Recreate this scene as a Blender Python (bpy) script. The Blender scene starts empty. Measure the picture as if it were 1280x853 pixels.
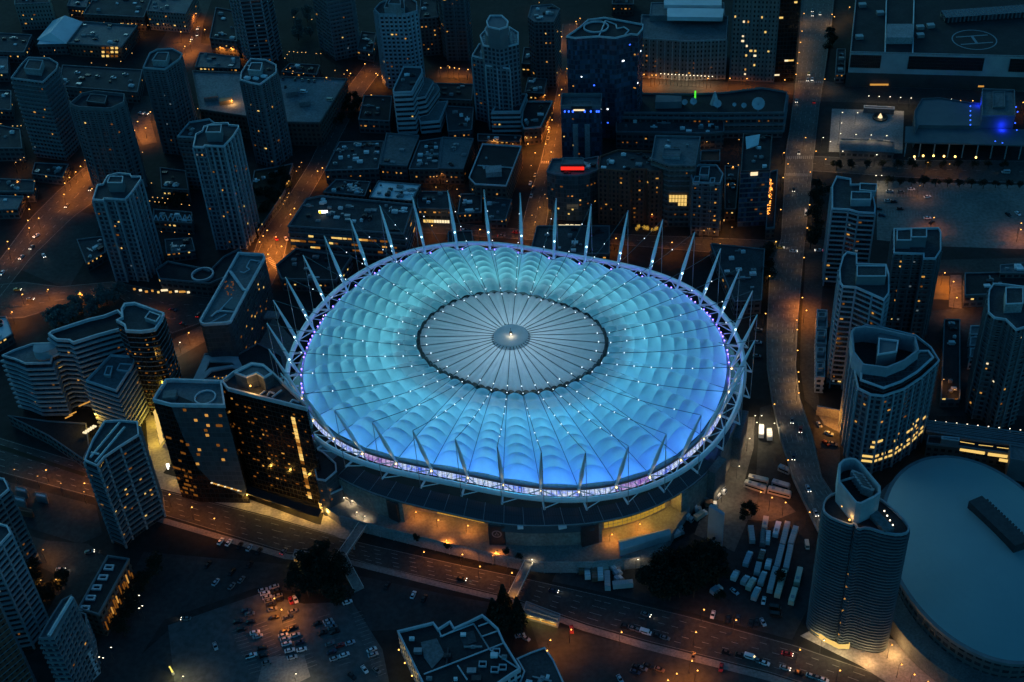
import bpy, bmesh, math, random
from mathutils import Vector, Matrix
random.seed(7)
PI = math.pi
sc = bpy.context.scene
COL = sc.collection
# ------------------------------------------------------------------ camera
F, PITCH, ROLL, DIST = 1650.0, math.radians(39), math.radians(4), 655.0
FWD = Vector((0, math.cos(PITCH), -math.sin(PITCH)))
_R0 = Vector((1, 0, 0)); _U0 = Vector((0, math.sin(PITCH), math.cos(PITCH)))
CR = _R0*math.cos(ROLL) - _U0*math.sin(ROLL)
CU = _R0*math.sin(ROLL) + _U0*math.cos(ROLL)
def ray(x, y): return FWD + CR*((x-640)/F) - CU*((y-426.5)/F)
CAM = Vector((0, 0, 33)) - ray(641, 452).normalized()*DIST
def at(x, y, z=0.0):
    d = ray(x, y); t = (z-CAM.z)/d.z
    p = CAM + d*t
    return Vector((p.x, p.y, z))
def a2(x, y, z=0.0):
    p = at(x, y, z); return (p.x, p.y)
def proj(P):
    v = Vector(P)-CAM; w = v.dot(FWD)
    return (640+F*v.dot(CR)/w, 426.5-F*v.dot(CU)/w)
def hsolve(px, py, base_y):
    """height of a roof corner seen at (px,py) whose foot is seen at row base_y"""
    lo, hi = 0.5, 200.0
    for _ in range(50):
        m = (lo+hi)/2
        p = at(px, py, m)
        if proj((p.x, p.y, 0))[1] < base_y: lo = m
        else: hi = m
    return lo
cd = bpy.data.cameras.new('camera'); cam = bpy.data.objects.new('camera', cd); COL.objects.link(cam)
M = Matrix((CR, CU, -FWD)).transposed().to_4x4(); M.translation = CAM
cam.matrix_world = M
cd.sensor_width = 36; cd.lens = 36*F/1280; cd.clip_end = 12000; cd.clip_start = 1
sc.camera = cam
# ------------------------------------------------------------------ materials
MATS = {}
class NT:
    def __init__(s, name):
        s.m = bpy.data.materials.new(name); s.m.use_nodes = True
        s.t = s.m.node_tree; s.t.nodes.clear()
        s.out = s.n('ShaderNodeOutputMaterial')
    def n(s, typ, **kw):
        x = s.t.nodes.new(typ)
        for k, v in kw.items(): setattr(x, k, v)
        return x
    def l(s, a, b): s.t.links.new(a, b)
    def math(s, op, a, b=None, c=None):
        x = s.n('ShaderNodeMath', operation=op)
        for i, v in enumerate((a, b, c)):
            if v is None: continue
            if isinstance(v, (int, float)): x.inputs[i].default_value = v
            else: s.l(v, x.inputs[i])
        return x.outputs[0]
    def mix(s, f, a, b):
        x = s.n('ShaderNodeMix', data_type='RGBA')
        for i, v in ((0, f), (6, a), (7, b)):
            if isinstance(v, tuple): x.inputs[i].default_value = (*v[:3], 1)
            elif isinstance(v, (int, float)): x.inputs[i].default_value = v
            else: s.l(v, x.inputs[i])
        return x.outputs[2]
    def noise(s, scale, detail=3, vec=None, rough=.6):
        x = s.n('ShaderNodeTexNoise'); x.inputs['Scale'].default_value = scale
        x.inputs['Detail'].default_value = detail; x.inputs['Roughness'].default_value = rough
        if vec is None: vec = s.n('ShaderNodeNewGeometry').outputs['Position']
        s.l(vec, x.inputs['Vector']); return x.outputs['Fac']
    def ramp(s, f, lo, hi):
        x = s.n('ShaderNodeMapRange'); s.l(f, x.inputs[0])
        x.inputs[1].default_value = lo; x.inputs[2].default_value = hi
        return x.outputs[0]
    def bsdf(s, col, rough=.7, metal=0.0, spec=.4):
        b = s.n('ShaderNodeBsdfPrincipled')
        if isinstance(col, tuple): b.inputs['Base Color'].default_value = (*col[:3], 1)
        else: s.l(col, b.inputs['Base Color'])
        if isinstance(rough, (int, float)): b.inputs['Roughness'].default_value = rough
        else: s.l(rough, b.inputs['Roughness'])
        b.inputs['Metallic'].default_value = metal
        b.inputs['Specular IOR Level'].default_value = spec
        s.l(b.outputs[0], s.out.inputs[0]); return b
def mottled(name, c1, c2, scale=.15, rough=.85, metal=0.0, detail=4, spec=.3, fine=None):
    if name in MATS: return MATS[name]
    t = NT(name); f = t.ramp(t.noise(scale, detail), .3, .7)
    col = t.mix(f, c1, c2)
    if fine:
        g = t.ramp(t.noise(fine, 2), .35, .65)
        k = t.n('ShaderNodeMix', data_type='RGBA', blend_type='MULTIPLY'); k.inputs[0].default_value = 1
        t.l(col, k.inputs[6]); t.l(t.mix(g, (.75, .75, .75), (1.15, 1.15, 1.15)), k.inputs[7]); col = k.outputs[2]
    t.bsdf(col, rough, metal, spec)
    MATS[name] = t.m; return t.m
def emit(name, col, st, sample=False):
    if name in MATS: return MATS[name]
    t = NT(name); e = t.n('ShaderNodeEmission'); e.inputs[0].default_value = (*col, 1); e.inputs[1].default_value = st
    t.l(e.outputs[0], t.out.inputs[0])
    t.m.cycles.emission_sampling = 'AUTO' if sample else 'NONE'
    MATS[name] = t.m; return t.m
def facade(name, wall, glass, bay=3.0, floor=3.1, wf=.7, hf=.6, grough=.15, wall2=None, vary=.6, warm=0.0):
    """window grid on UV metres: wall between panes of dark glass, each pane a little different"""
    if name in MATS: return MATS[name]
    wall = tuple(c*1.15 for c in wall); glass = tuple(c*1.1 for c in glass)
    t = NT(name)
    uv = t.n('ShaderNodeUVMap').outputs[0]
    sp = t.n('ShaderNodeSeparateXYZ'); t.l(uv, sp.inputs[0])
    u = t.math('DIVIDE', sp.outputs[0], bay); v = t.math('DIVIDE', sp.outputs[1], floor)
    fu = t.math('FRACT', u); fv = t.math('FRACT', v)
    mu = t.math('LESS_THAN', t.math('ABSOLUTE', t.math('SUBTRACT', fu, .5)), wf/2)
    mv = t.math('LESS_THAN', t.math('ABSOLUTE', t.math('SUBTRACT', fv, .55)), hf/2)
    mask = t.math('MULTIPLY', mu, mv)
    cv = t.n('ShaderNodeCombineXYZ'); t.l(t.math('FLOOR', u), cv.inputs[0]); t.l(t.math('FLOOR', v), cv.inputs[1])
    oi = t.n('ShaderNodeObjectInfo'); t.l(oi.outputs['Random'], cv.inputs[2])
    wn = t.n('ShaderNodeTexWhiteNoise'); t.l(cv.outputs[0], wn.inputs[0])
    rnd = wn.outputs[0]
    g2 = tuple(min(1, c*(1+2.2*vary)+.01*vary) for c in glass)
    gcol = t.mix(t.math('POWER', rnd, 2.0), glass, g2)
    n = t.ramp(t.noise(.08, 4), .3, .7)
    w2 = wall2 or tuple(c*.72 for c in wall)
    wcol = t.mix(n, w2, wall)
    col = t.mix(mask, wcol, gcol)
    rg = t.math('MULTIPLY_ADD', mask, grough-.8, .8)
    b = t.bsdf(col, rg, 0, .5)
    MATS[name] = t.m; return t.m
WHITE_BAND = mottled('pale_concrete', (.30, .33, .36), (.42, .45, .48), .2)
CONC = mottled('concrete', (.20, .21, .22), (.30, .31, .32), .12, fine=1.2)
CONC_D = mottled('dark_concrete', (.09, .095, .10), (.15, .155, .16), .12, fine=1.1)
EDGE = mottled('parapet_metal', (.34, .38, .42), (.50, .54, .58), .3, .5)
ROOF = mottled('roof_gravel', (.028, .034, .04), (.065, .072, .078), .09, .95, fine=.9)
ROOF_P = mottled('roof_pale', (.16, .17, .18), (.25, .26, .27), .07, .9, fine=.8)
ROOF_T = mottled('roof_membrane_grey', (.09, .105, .115), (.15, .165, .175), .06, .8, fine=.7)
ROOF_W = mottled('roof_white', (.6, .62, .64), (.74, .76, .78), .1, .7)
ROOF_K = mottled('roof_dark_bitumen', (.014, .017, .02), (.03, .034, .038), .1, .9, fine=1.0)
METAL = mottled('grey_metal', (.22, .24, .26), (.32, .34, .36), .5, .45, .6)
DARK = mottled('dark_metal', (.03, .03, .034), (.05, .05, .055), .5, .5, .3)
STEEL = mottled('white_steel', (.66, .70, .74), (.76, .80, .83), .4, .4)
BRICK = mottled('red_brick', (.10, .04, .028), (.17, .065, .045), .5)
AMBER = emit('amber_window', (1, .46, .09), .62)
YELLOW = emit('yellow_window', (1, .64, .18), .95)
DIMAMB = emit('dim_amber_window', (1, .34, .05), .17)
WARMW = emit('warm_white_window', (1, .80, .48), 1.1)
COOLW = emit('cool_white_lamp', (.85, .93, 1), 3.0)
LAMP_A = emit('sodium_lamp', (1, .46, .09), 4.0)
LAMP_W = emit('white_lamp', (1, .84, .58), 4.0)
LAMP_C = emit('cool_lamp', (.8, .9, 1), 10.0)
REDL = emit('red_light', (1, .03, .02), 3.0)
BLUEL = emit('blue_light', (.03, .12, 1), 2.6)
BLUEG = emit('blue_wash', (.01, .03, 1), .8)
# ------------------------------------------------------------------ mesh builder
class MB:
    def __init__(s): s.v = []; s.f = []; s.uv = []; s.mi = []; s.sm = []
    def face(s, pts, uv=None, mi=0, smooth=False):
        i = len(s.v); s.v += [tuple(p) for p in pts]; s.f.append(tuple(range(i, i+len(pts))))
        s.uv.append(uv or [(p[0], p[1]) for p in pts]); s.mi.append(mi); s.sm.append(smooth)
    def prism(s, poly, z0, z1, top=True, bot=False, mi=0, mtop=None, vz=None):
        """poly counter-clockwise; z1/z0 may be lists"""
        n = len(poly); Z0 = z0 if isinstance(z0, (list, tuple)) else [z0]*n; Z1 = z1 if isinstance(z1, (list, tuple)) else [z1]*n
        u = 0.0
        for i in range(n):
            j = (i+1) % n; p, q = poly[i], poly[j]; L = math.hypot(q[0]-p[0], q[1]-p[1])
            s.face([(*p[:2], Z0[i]), (*q[:2], Z0[j]), (*q[:2], Z1[j]), (*p[:2], Z1[i])],
                   [(u, Z0[i]), (u+L, Z0[j]), (u+L, Z1[j]), (u, Z1[i])], mi)
            u += L
        if top: s.face([(*poly[i][:2], Z1[i]) for i in range(n)], mi=mi if mtop is None else mtop)
        if bot: s.face([(*poly[i][:2], Z0[i]) for i in reversed(range(n))], mi=mi)
    def ring(s, out, inn, z0, z1, mi=0, bottom=True):
        n = len(out); u = 0
        for i in range(n):
            j = (i+1) % n; a, b, c, d = out[i], out[j], inn[j], inn[i]
            L = math.hypot(b[0]-a[0], b[1]-a[1])
            s.face([(*a, z0), (*b, z0), (*b, z1), (*a, z1)], [(u, z0), (u+L, z0), (u+L, z1), (u, z1)], mi)
            s.face([(*c, z0), (*d, z0), (*d, z1), (*c, z1)], mi=mi)
            s.face([(*a, z1), (*b, z1), (*c, z1), (*d, z1)], mi=mi)
            if bottom: s.face([(*a, z0), (*d, z0), (*c, z0), (*b, z0)], mi=mi)
            u += L
    def box(s, c, sz, rz=0.0, mi=0, taper=1.0):
        ca, sa = math.cos(rz), math.sin(rz); hx, hy, hz = sz[0]/2, sz[1]/2, sz[2]/2
        def P(x, y, z, k=1): 
            x *= k; y *= k
            return (c[0]+x*ca-y*sa, c[1]+x*sa+y*ca, c[2]+z)
        b = [P(-hx, -hy, -hz), P(hx, -hy, -hz), P(hx, hy, -hz), P(-hx, hy, -hz)]
        t = [P(-hx, -hy, hz, taper), P(hx, -hy, hz, taper), P(hx, hy, hz, taper), P(-hx, hy, hz, taper)]
        s.face(t, mi=mi); s.face(b[::-1], mi=mi)
        for i in range(4):
            j = (i+1) % 4; s.face([b[i], b[j], t[j], t[i]], mi=mi)
    def tube(s, p, q, r0, r1=None, n=8, mi=0, cap=True):
        r1 = r0 if r1 is None else r1
        p = Vector(p); q = Vector(q); d = (q-p).normalized()
        a = d.cross(Vector((0, 0, 1)) if abs(d.z) < .95 else Vector((1, 0, 0))).normalized(); b = d.cross(a)
        A = [p+(a*math.cos(2*PI*i/n)+b*math.sin(2*PI*i/n))*r0 for i in range(n)]
        B = [q+(a*math.cos(2*PI*i/n)+b*math.sin(2*PI*i/n))*r1 for i in range(n)]
        for i in range(n):
            j = (i+1) % n; s.face([A[j], A[i], B[i], B[j]], mi=mi, smooth=True)
        if cap: s.face(A, mi=mi); s.face(B[::-1], mi=mi)
    def ball(s, c, r, mi=0, n=6, m=4, sz=1.0):
        c = Vector(c)
        for i in range(m):
            t0, t1 = PI*i/m, PI*(i+1)/m
            for j in range(n):
                f0, f1 = 2*PI*j/n, 2*PI*(j+1)/n
                P = lambda t, f: (c.x+r*math.sin(t)*math.cos(f), c.y+r*math.sin(t)*math.sin(f), c.z+r*sz*math.cos(t))
                q = [P(t0, f0), P(t1, f0), P(t1, f1), P(t0, f1)]
                if i == 0: q = q[1:] if False else [q[0], q[1], q[2]]
                elif i == m-1: q = [q[0], q[1], q[3]]
                s.face(q, mi=mi, smooth=True)
    def mesh(s, name, mats):
        me = bpy.data.meshes.new(name); me.from_pydata(s.v, [], s.f)
        ul = me.uv_layers.new(name='UVMap')
        flat = [c for fu in s.uv for p in fu for c in p]
        ul.data.foreach_set('uv', flat)
        for m in (mats if isinstance(mats, (list, tuple)) else [mats]): me.materials.append(m)
        me.polygons.foreach_set('material_index', s.mi)
        me.polygons.foreach_set('use_smooth', s.sm)
        me.update(); return me
    def build(s, name, mats, parent=None, label=None):
        o = bpy.data.objects.new(name, s.mesh(name, mats)); COL.objects.link(o)
        if parent is not None: put(o, parent)
        if label: o['label'] = label
        return o
def put(o, parent):
    o.parent = parent
    o.matrix_parent_inverse = Matrix.Translation(-parent.location) if parent.rotation_euler.z == 0 else (Matrix.LocRotScale(parent.location, parent.rotation_euler, None)).inverted()
def thing(name, label, cat, loc=(0, 0, 0), group=None, rz=0.0):
    o = bpy.data.objects.new(name, None); o.location = loc; o.rotation_euler.z = rz; COL.objects.link(o)
    return tag(o, label, cat, group)
def tag(o, label, cat, group=None):
    o['label'] = label; o['category'] = cat
    if group: o['group'] = group
    return o
def struct(o, kind='structure'):
    o['kind'] = kind; return o
def inst(me, name, loc, rz=0.0, scale=None, parent=None):
    o = bpy.data.objects.new(name, me); o.location = loc; o.rotation_euler.z = rz
    if scale: o.scale = scale
    COL.objects.link(o)
    if parent is not None: put(o, parent)
    return o
# polygons
def area(p): return sum(p[i][0]*p[(i+1) % len(p)][1]-p[(i+1) % len(p)][0]*p[i][1] for i in range(len(p)))/2
def ccw(p): return list(p) if area(p) > 0 else list(reversed(p))
def offset(p, d):
    """outward offset of a ccw polygon (mitre limited)"""
    n = len(p); r = []
    for i in range(n):
        a, b, c = Vector(p[i-1]), Vector(p[i]), Vector(p[(i+1) % n])
        e1 = (b-a).normalized(); e2 = (c-b).normalized()
        n1 = Vector((e1.y, -e1.x)); n2 = Vector((e2.y, -e2.x)); m = n1+n2
        if m.length < 1e-4: m = n1.copy()
        m.normalize(); k = 1/max(.5, m.dot(n1))
        q = b+m*d*k; r.append((q.x, q.y))
    return r
def cen(p): return (sum(q[0] for q in p)/len(p), sum(q[1] for q in p)/len(p))
def smooth_poly(p, it=2):
    for _ in range(it):
        r = []
        for i in range(len(p)):
            a, b = p[i], p[(i+1) % len(p)]
            r.append((a[0]*.75+b[0]*.25, a[1]*.75+b[1]*.25)); r.append((a[0]*.25+b[0]*.75, a[1]*.25+b[1]*.75))
        p = r
    return p
ORD = ['first', 'second', 'third', 'fourth', 'fifth', 'sixth', 'seventh', 'eighth', 'ninth', 'tenth', 'eleventh', 'twelfth',
       'thirteenth', 'fourteenth', 'fifteenth', 'sixteenth', 'seventeenth', 'eighteenth', 'nineteenth', 'twentieth']+['twenty-%s' % w for w in ('first', 'second', 'third', 'fourth', 'fifth', 'sixth', 'seventh', 'eighth', 'ninth')]

def ranked(pts):
    """for each picture point its place in its row, in words"""
    xs = [p[0] for p in pts]; ys = [p[1] for p in pts]; k = 0 if max(xs)-min(xs) >= max(ys)-min(ys) else 1
    order = sorted(range(len(pts)), key=lambda i: pts[i][k]); r = [None]*len(pts)
    for n, i in enumerate(order): r[i] = (ORD[n] if n < len(ORD) else '')+(' from left' if k == 0 else ' from top')
    return r
# ================================================================== stadium
def pl(name, loc, power, col, r=1.0, spot=None, aim=None):
    ld = bpy.data.lights.new(name, 'SPOT' if spot else 'POINT'); ld.energy = power; ld.color = col; ld.shadow_soft_size = r
    o = bpy.data.objects.new(name, ld); o.location = loc; COL.objects.link(o)
    if spot:
        ld.spot_size = math.radians(spot); ld.spot_blend = .6
        d = Vector(aim or (0, 0, -1)); o.rotation_euler = d.to_track_quat('-Z', 'Y').to_euler()
    ld.use_shadow = True
    return o
SC = Vector((0, 2, 0))
def Re(t): return 96.57+7.79*math.cos(2*t)-8.19*math.sin(2*t)+.26*math.cos(3*t)-.7*math.sin(3*t)-.27*math.cos(4*t)+3.13*math.sin(4*t)
def Ri(t): return 41.64+3.27*math.cos(2*t)-3.71*math.sin(2*t)+.3*math.cos(3*t)+.7*math.cos(4*t)
def rim(t, off, z): r = Re(t)+off; return Vector((SC.x+r*math.cos(t), SC.y+r*math.sin(t), z))
MA = [190.5, 180.6, 171.5, 162.1, 152.4, 143.1, 133.6, 124.3, 115.0, 105.2, 95.0, 84.1, 72.2, 60.3, 48.4, 37.6, 27.3, 17.7, 8.4, -1.1,
      -10.2, -19.5, -29.0, -38.3, -47.7, -57.2, -65.9, -75.1, -84.8, -95.3, -106.4, -118.2, -129.3, -139.9, -150.0, -159.8]
MA = [math.radians(a) for a in reversed(MA)]            # ascending
NB = 36
def bay(k): return MA[k % NB] + (2*PI if k >= NB else 0)
ZE, ZI, ZH = 35.0, 43.5, 46.0
stad = thing('stadium', 'huge oval stadium with a glowing blue cushion roof and a crown of leaning white masts', 'stadium', SC)
def membrane(name, w_tr, coltop, rough=.55):
    t = NT(name)
    n = t.ramp(t.noise(.25, 3), .3, .7)
    uv = t.n('ShaderNodeUVMap').outputs[0]; sp = t.n('ShaderNodeSeparateXYZ'); t.l(uv, sp.inputs[0])
    seam = t.math('LESS_THAN', t.math('ABSOLUTE', t.math('SUBTRACT', t.math('FRACT', t.math('ADD', sp.outputs[1], .5)), .5)), .035)
    oi = t.n('ShaderNodeObjectInfo').outputs['Random']
    c0 = t.mix(oi, t.mix(n, tuple(c*.80 for c in coltop), tuple(c*.93 for c in coltop)), t.mix(n, tuple(c*.92 for c in coltop), coltop))
    col = t.mix(t.math('MULTIPLY', seam, .18), c0, (.3, .36, .4))
    b = t.n('ShaderNodeBsdfPrincipled'); t.l(col, b.inputs['Base Color']); b.inputs['Roughness'].default_value = rough
    b.inputs['Specular IOR Level'].default_value = .25
    tr = t.n('ShaderNodeBsdfTranslucent'); t.l(col, tr.inputs[0])
    mx = t.n('ShaderNodeMixShader'); mx.inputs[0].default_value = w_tr
    t.l(b.outputs[0], mx.inputs[1]); t.l(tr.outputs[0], mx.inputs[2]); t.l(mx.outputs[0], t.out.inputs[0])
    return t.m
MEM = membrane('roof_membrane', .5, (.80, .84, .86))
MEMC = membrane('centre_membrane', .55, (.66, .69, .72))
def surf_mb(fn, ns, nv, uvs=1.0):
    mb = MB(); P = [[fn(i/ns, j/nv) for i in range(ns+1)] for j in range(nv+1)]
    mb.v = [tuple(p) for row in P for p in row]
    for j in range(nv):
        for i in range(ns):
            a = j*(ns+1)+i
            mb.f.append((a, a+1, a+ns+2, a+ns+1)); mb.mi.append(0); mb.sm.append(True)
            mb.uv.append([(i/ns, j/nv*uvs), ((i+1)/ns, j/nv*uvs), ((i+1)/ns, (j+1)/nv*uvs), (i/ns, (j+1)/nv*uvs)])
    return mb
NP = 9
for k in range(NB):
    t0, t1 = bay(k), bay(k+1)
    def fn(s, v):
        t = t0+(t1-t0)*s; r = Ri(t)+1.1+(Re(t)-Ri(t)-1.1)*v
        a = 4*s*(1-s)
        z = ZI+(ZE-ZI)*v + math.sin(PI*v)*1.0
        z += (2.2+4.0*v)*a**1.05*(1-max(0, (v-.80)/.20)**2*.86)
        z += (.65+.85*v)*abs(math.sin(NP*PI*v))**.8*a**1.15
        return (SC.x+r*math.cos(t), SC.y+r*math.sin(t), z)
    big = MB()
    for w in range(NP):
        m_ = surf_mb(lambda s_, v_: fn(s_, (w+v_)/NP), 10, 6, 1); n0 = len(big.v)
        big.v += m_.v; big.f += [tuple(i+n0 for i in f) for f in m_.f]; big.uv += m_.uv; big.mi += m_.mi; big.sm += m_.sm
    big.build('roof_panel', MEM, stad)
    def fc(s, v):
        t = t0+(t1-t0)*s; r = 8.6+(Ri(t)-.8-8.6)*v; a = 4*s*(1-s)
        z = ZH+.2+(ZI+1.2-ZH-.2)*v + (.2+.9*v)*abs(math.sin(2*PI*s))**.8
        return (SC.x+r*math.cos(t), SC.y+r*math.sin(t), z)
    surf_mb(fc, 12, 12, 1).build('centre_roof_panel', MEMC, stad)
ND = 144
TH = [2*PI*i/ND for i in range(ND)]
def loop(fr, z=None): return [(SC.x+fr(t)*math.cos(t), SC.y+fr(t)*math.sin(t)) for t in TH]
CATW = mottled('catwalk', (.10, .095, .085), (.24, .21, .17), .4)
mb = MB(); mb.ring(loop(lambda t: Ri(t)+1.0), loop(lambda t: Ri(t)-.7), ZI-.9, ZI+.15)
for k in range(NB*2):
    t = (bay(k//2)+bay(k//2+1))/2 if k % 2 else bay(k//2)
    for d in (-.6, .9):
        mb.box((SC.x+(Ri(t)+d)*math.cos(t), SC.y+(Ri(t)+d)*math.sin(t), ZI+.6), (.25, 2.2, 1.0), t)
mb.build('tension_ring', CATW, stad)
HUBM = mottled('hub_cladding', (.70, .75, .79), (.80, .84, .87), .3)
hub = MB(); c = [(SC.x+8.5*math.cos(2*PI*i/40), SC.y+8.5*math.sin(2*PI*i/40)) for i in range(40)]
c2 = offset(c, .7)
hub.prism(c2, ZH-1, ZH+.3); hub.prism(c, ZH+.3, ZH+2.2); ho = hub.build('hub', MEM, stad)
m = MB(); m.box((SC.x, SC.y+.6, ZH+2.9), (1.4, 1.0, 1.4)); m.tube((SC.x, SC.y+.6, ZH+3.6), (SC.x, SC.y+.6, ZH+6), .12); m.build('beacon_housing', DARK, ho)
m = MB(); m.ball((SC.x, SC.y-.6, ZH+3.1), .42); m.build('lamp', LAMP_W, ho)
# cables with small lamps
CAB = mottled('cable_sheath', (.07, .09, .10), (.12, .14, .15), .5, .5)
CLIT = emit('cable_lamp', (.75, .88, 1), 2.6)
for k in range(NB):
    t = MA[k]; mb = MB()
    tip = rim(t, 12.7, 66.8); ri = Vector((SC.x+Ri(t)*math.cos(t), SC.y+Ri(t)*math.sin(t), ZI+2.2)); hb = Vector((SC.x+8.5*math.cos(t), SC.y+8.5*math.sin(t), ZH+1.6))
    pts = []
    for i in range(9):
        f = i/8; p = tip.lerp(ri, f); p.z -= 2.2*math.sin(PI*f); pts.append(p)
    for i in range(8): mb.tube(pts[i], pts[i+1], .15, n=5, cap=False)
    mb.tube(ri, hb, .21, n=5, cap=False)
    # valley cable lying in the membrane
    q0 = Vector((SC.x+(Ri(t)+1.6)*math.cos(t), SC.y+(Ri(t)+1.6)*math.sin(t), ZI+.25)); prev = q0
    for i in range(1, 9):
        v = i/8; r = Ri(t)+1.6+(Re(t)-Ri(t)-1.6)*v
        p = Vector((SC.x+r*math.cos(t), SC.y+r*math.sin(t), ZI+(ZE-ZI)*v+math.sin(PI*v)+.25)); mb.tube(prev, p, .13, n=5, cap=False); prev = p
    for f in (.20, .34, .48, .62, .74, .86, .97):
        if random.random() < .25: continue
        p = tip.lerp(ri, f); p.z -= 2.2*math.sin(PI*f); mb.ball(p, .28, 1, 5, 4)
    p = ri.lerp(hb, .1); mb.ball(p+Vector((0, 0, .4)), .27, 1, 5, 4)
    mb.build('cable', [CAB, CLIT], stad)
# rings
RINGP = STEEL
mb = MB(); mb.ring(loop(lambda t: Re(t)+1.5), loop(lambda t: Re(t)+.15), 33.2, 34.6); mb.build('compression_ring', METAL, stad)
mb = MB()
for i in range(ND):
    mb.tube(rim(TH[i], 8.4, 34), rim(TH[(i+1) % ND], 8.4, 34), 1.3, n=8, cap=False)
mb.build('outer_ring', RINGP, stad)
DOT = emit('ring_led', (.20, .13, 1), 7.0)
DOTM = None
def led_mat(name, a, b, c, st):
    t = NT(name); uv = t.n('ShaderNodeUVMap').outputs[0]; sp = t.n('ShaderNodeSeparateXYZ'); t.l(uv, sp.inputs[0])
    n = t.ramp(t.noise(.09, 2), .38, .62); n2 = t.ramp(t.noise(.35, 1), .35, .65)
    col = t.mix(n2, t.mix(n, a, b), c)
    row = t.math('GREATER_THAN', t.math('FRACT', t.math('MULTIPLY', sp.outputs[1], 1.15)), .16)
    cl = t.math('GREATER_THAN', t.math('FRACT', t.math('MULTIPLY', sp.outputs[0], .45)), .12)
    e = t.n('ShaderNodeEmission'); t.l(col, e.inputs[0]); t.l(t.math('MULTIPLY', t.math('MULTIPLY', row, cl), st), e.inputs[1])
    t.l(e.outputs[0], t.out.inputs[0]); t.m.cycles.emission_sampling = 'FRONT'; return t.m
LED = led_mat('led_display', (.42, .55, 1), (.06, .16, 1), (.7, .82, 1), 1.05)
LEDP = led_mat('led_display_purple', (.55, .35, .9), (.25, .10, .6), (.8, .6, 1), .8)
for k in range(NB):
    t0, t1 = bay(k), bay(k+1); mb = MB(); n = 6; u = 0
    for i in range(n):
        ta, tb = t0+(t1-t0)*(i/n+.004), t0+(t1-t0)*((i+1)/n-.004)
        a, b = rim(ta, 1.6, 0), rim(tb, 1.6, 0); L = (b-a).length
        a2_, b2_ = rim(ta, 2.1, 0), rim(tb, 2.1, 0)
        mb.face([(a2_.x, a2_.y, 29.9), (b2_.x, b2_.y, 29.9), (b.x, b.y, 33.1), (a.x, a.y, 33.1)], [(u, 0), (u+L, 0), (u+L, 3.2), (u, 3.2)]); u += L
    mb.build('led_display', LEDP if k % 7 == 2 else LED, stad)
    if math.sin((t0+t1)/2) > -.35: L = pl('ring_wash', rim((t0+t1)/2, 1.7, 36.0), 330 if math.cos((t0+t1)/2) > 0 else 170, (.16, .09, 1), .3); put(L, stad)
    # LED fittings on the ring, brightest along the far rim
    far = math.sin((t0+t1)/2)
    nd = 5 if far > -.1 else 0
    if nd:
        if DOTM is None: q = MB(); q.ball((0, 0, 0), .42, 0, 5, 4); DOTM = q.mesh('ring_lamp', DOT)
        for i in range(nd):
            if random.random() < .12: continue
            inst(DOTM, 'ring_lamp', rim(t0+(t1-t0)*(i+.7)/(nd+.4), 1.2, 35.1), 0, None, stad)
# outer wall: below the LED band, then the glazed canopy ring, then the concourse wall with deep lit entrances
WALLU = mottled('upper_wall', (.05, .04, .04), (.08, .064, .06), .1)
def band(o0, z0, o1, z1, ts, mat, name, parent, thick=None, closed=True):
    mb = MB(); n = len(ts); u = 0
    for i in range(n if closed else n-1):
        a, b = ts[i], ts[(i+1) % n]
        p, q, r, s_ = rim(a, o0, z0), rim(b, o0, z0), rim(b, o1, z1), rim(a, o1, z1); L = (q-p).length
        h = math.hypot(o1-o0, z1-z0)
        mb.face([p, q, r, s_], [(u, 0), (u+L, 0), (u+L, h), (u, h)])
        u += L
    return mb.build(name, mat, parent)
COT = [(-180, 8), (-151, 9.6), (-140, 10.5), (-124, 12.0), (-113, 12.5), (-98, 13.0), (-89, 11.3), (-82, 9.4), (-71, 8.0), (-60, 7.4), (-50, 7.2), (-36, 7.6), (0, 8), (180, 8)]
def co(t):
    d = math.degrees((t+PI) % (2*PI)-PI)
    for (a, x), (b, y) in zip(COT, COT[1:]):
        if a <= d <= b: return x+(y-x)*(d-a)/(b-a)
    return 8.0
def ci_(t): return max(1.6, co(t)-7.6)
mb = MB(); u = 0
for i in range(ND):
    a, b = TH[i], TH[(i+1) % ND]; p, q, r, s_ = rim(a, ci_(a)+.1, 22.3), rim(b, ci_(b)+.1, 22.3), rim(b, 2.1, 29.95), rim(a, 2.1, 29.95); L = (q-p).length
    mb.face([p, q, r, s_], [(u, 0), (u+L, 0), (u+L, 6), (u, 6)]); u += L
mb.build('upper_wall', WALLU, stad)
t = NT('canopy_glazing'); uv = t.n('ShaderNodeUVMap').outputs[0]; sp = t.n('ShaderNodeSeparateXYZ'); t.l(uv, sp.inputs[0])
mul = t.math('LESS_THAN', t.math('FRACT', t.math('MULTIPLY', sp.outputs[0], 1/1.15)), .14)
hor = t.math('LESS_THAN', t.math('FRACT', t.math('MULTIPLY', sp.outputs[1], 1/4.6)), .05)
t.bsdf(t.mix(t.math('MAXIMUM', mul, hor), (.030, .042, .055), (.012, .015, .02)), .35, 0, .5); CANG = t.m
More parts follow.
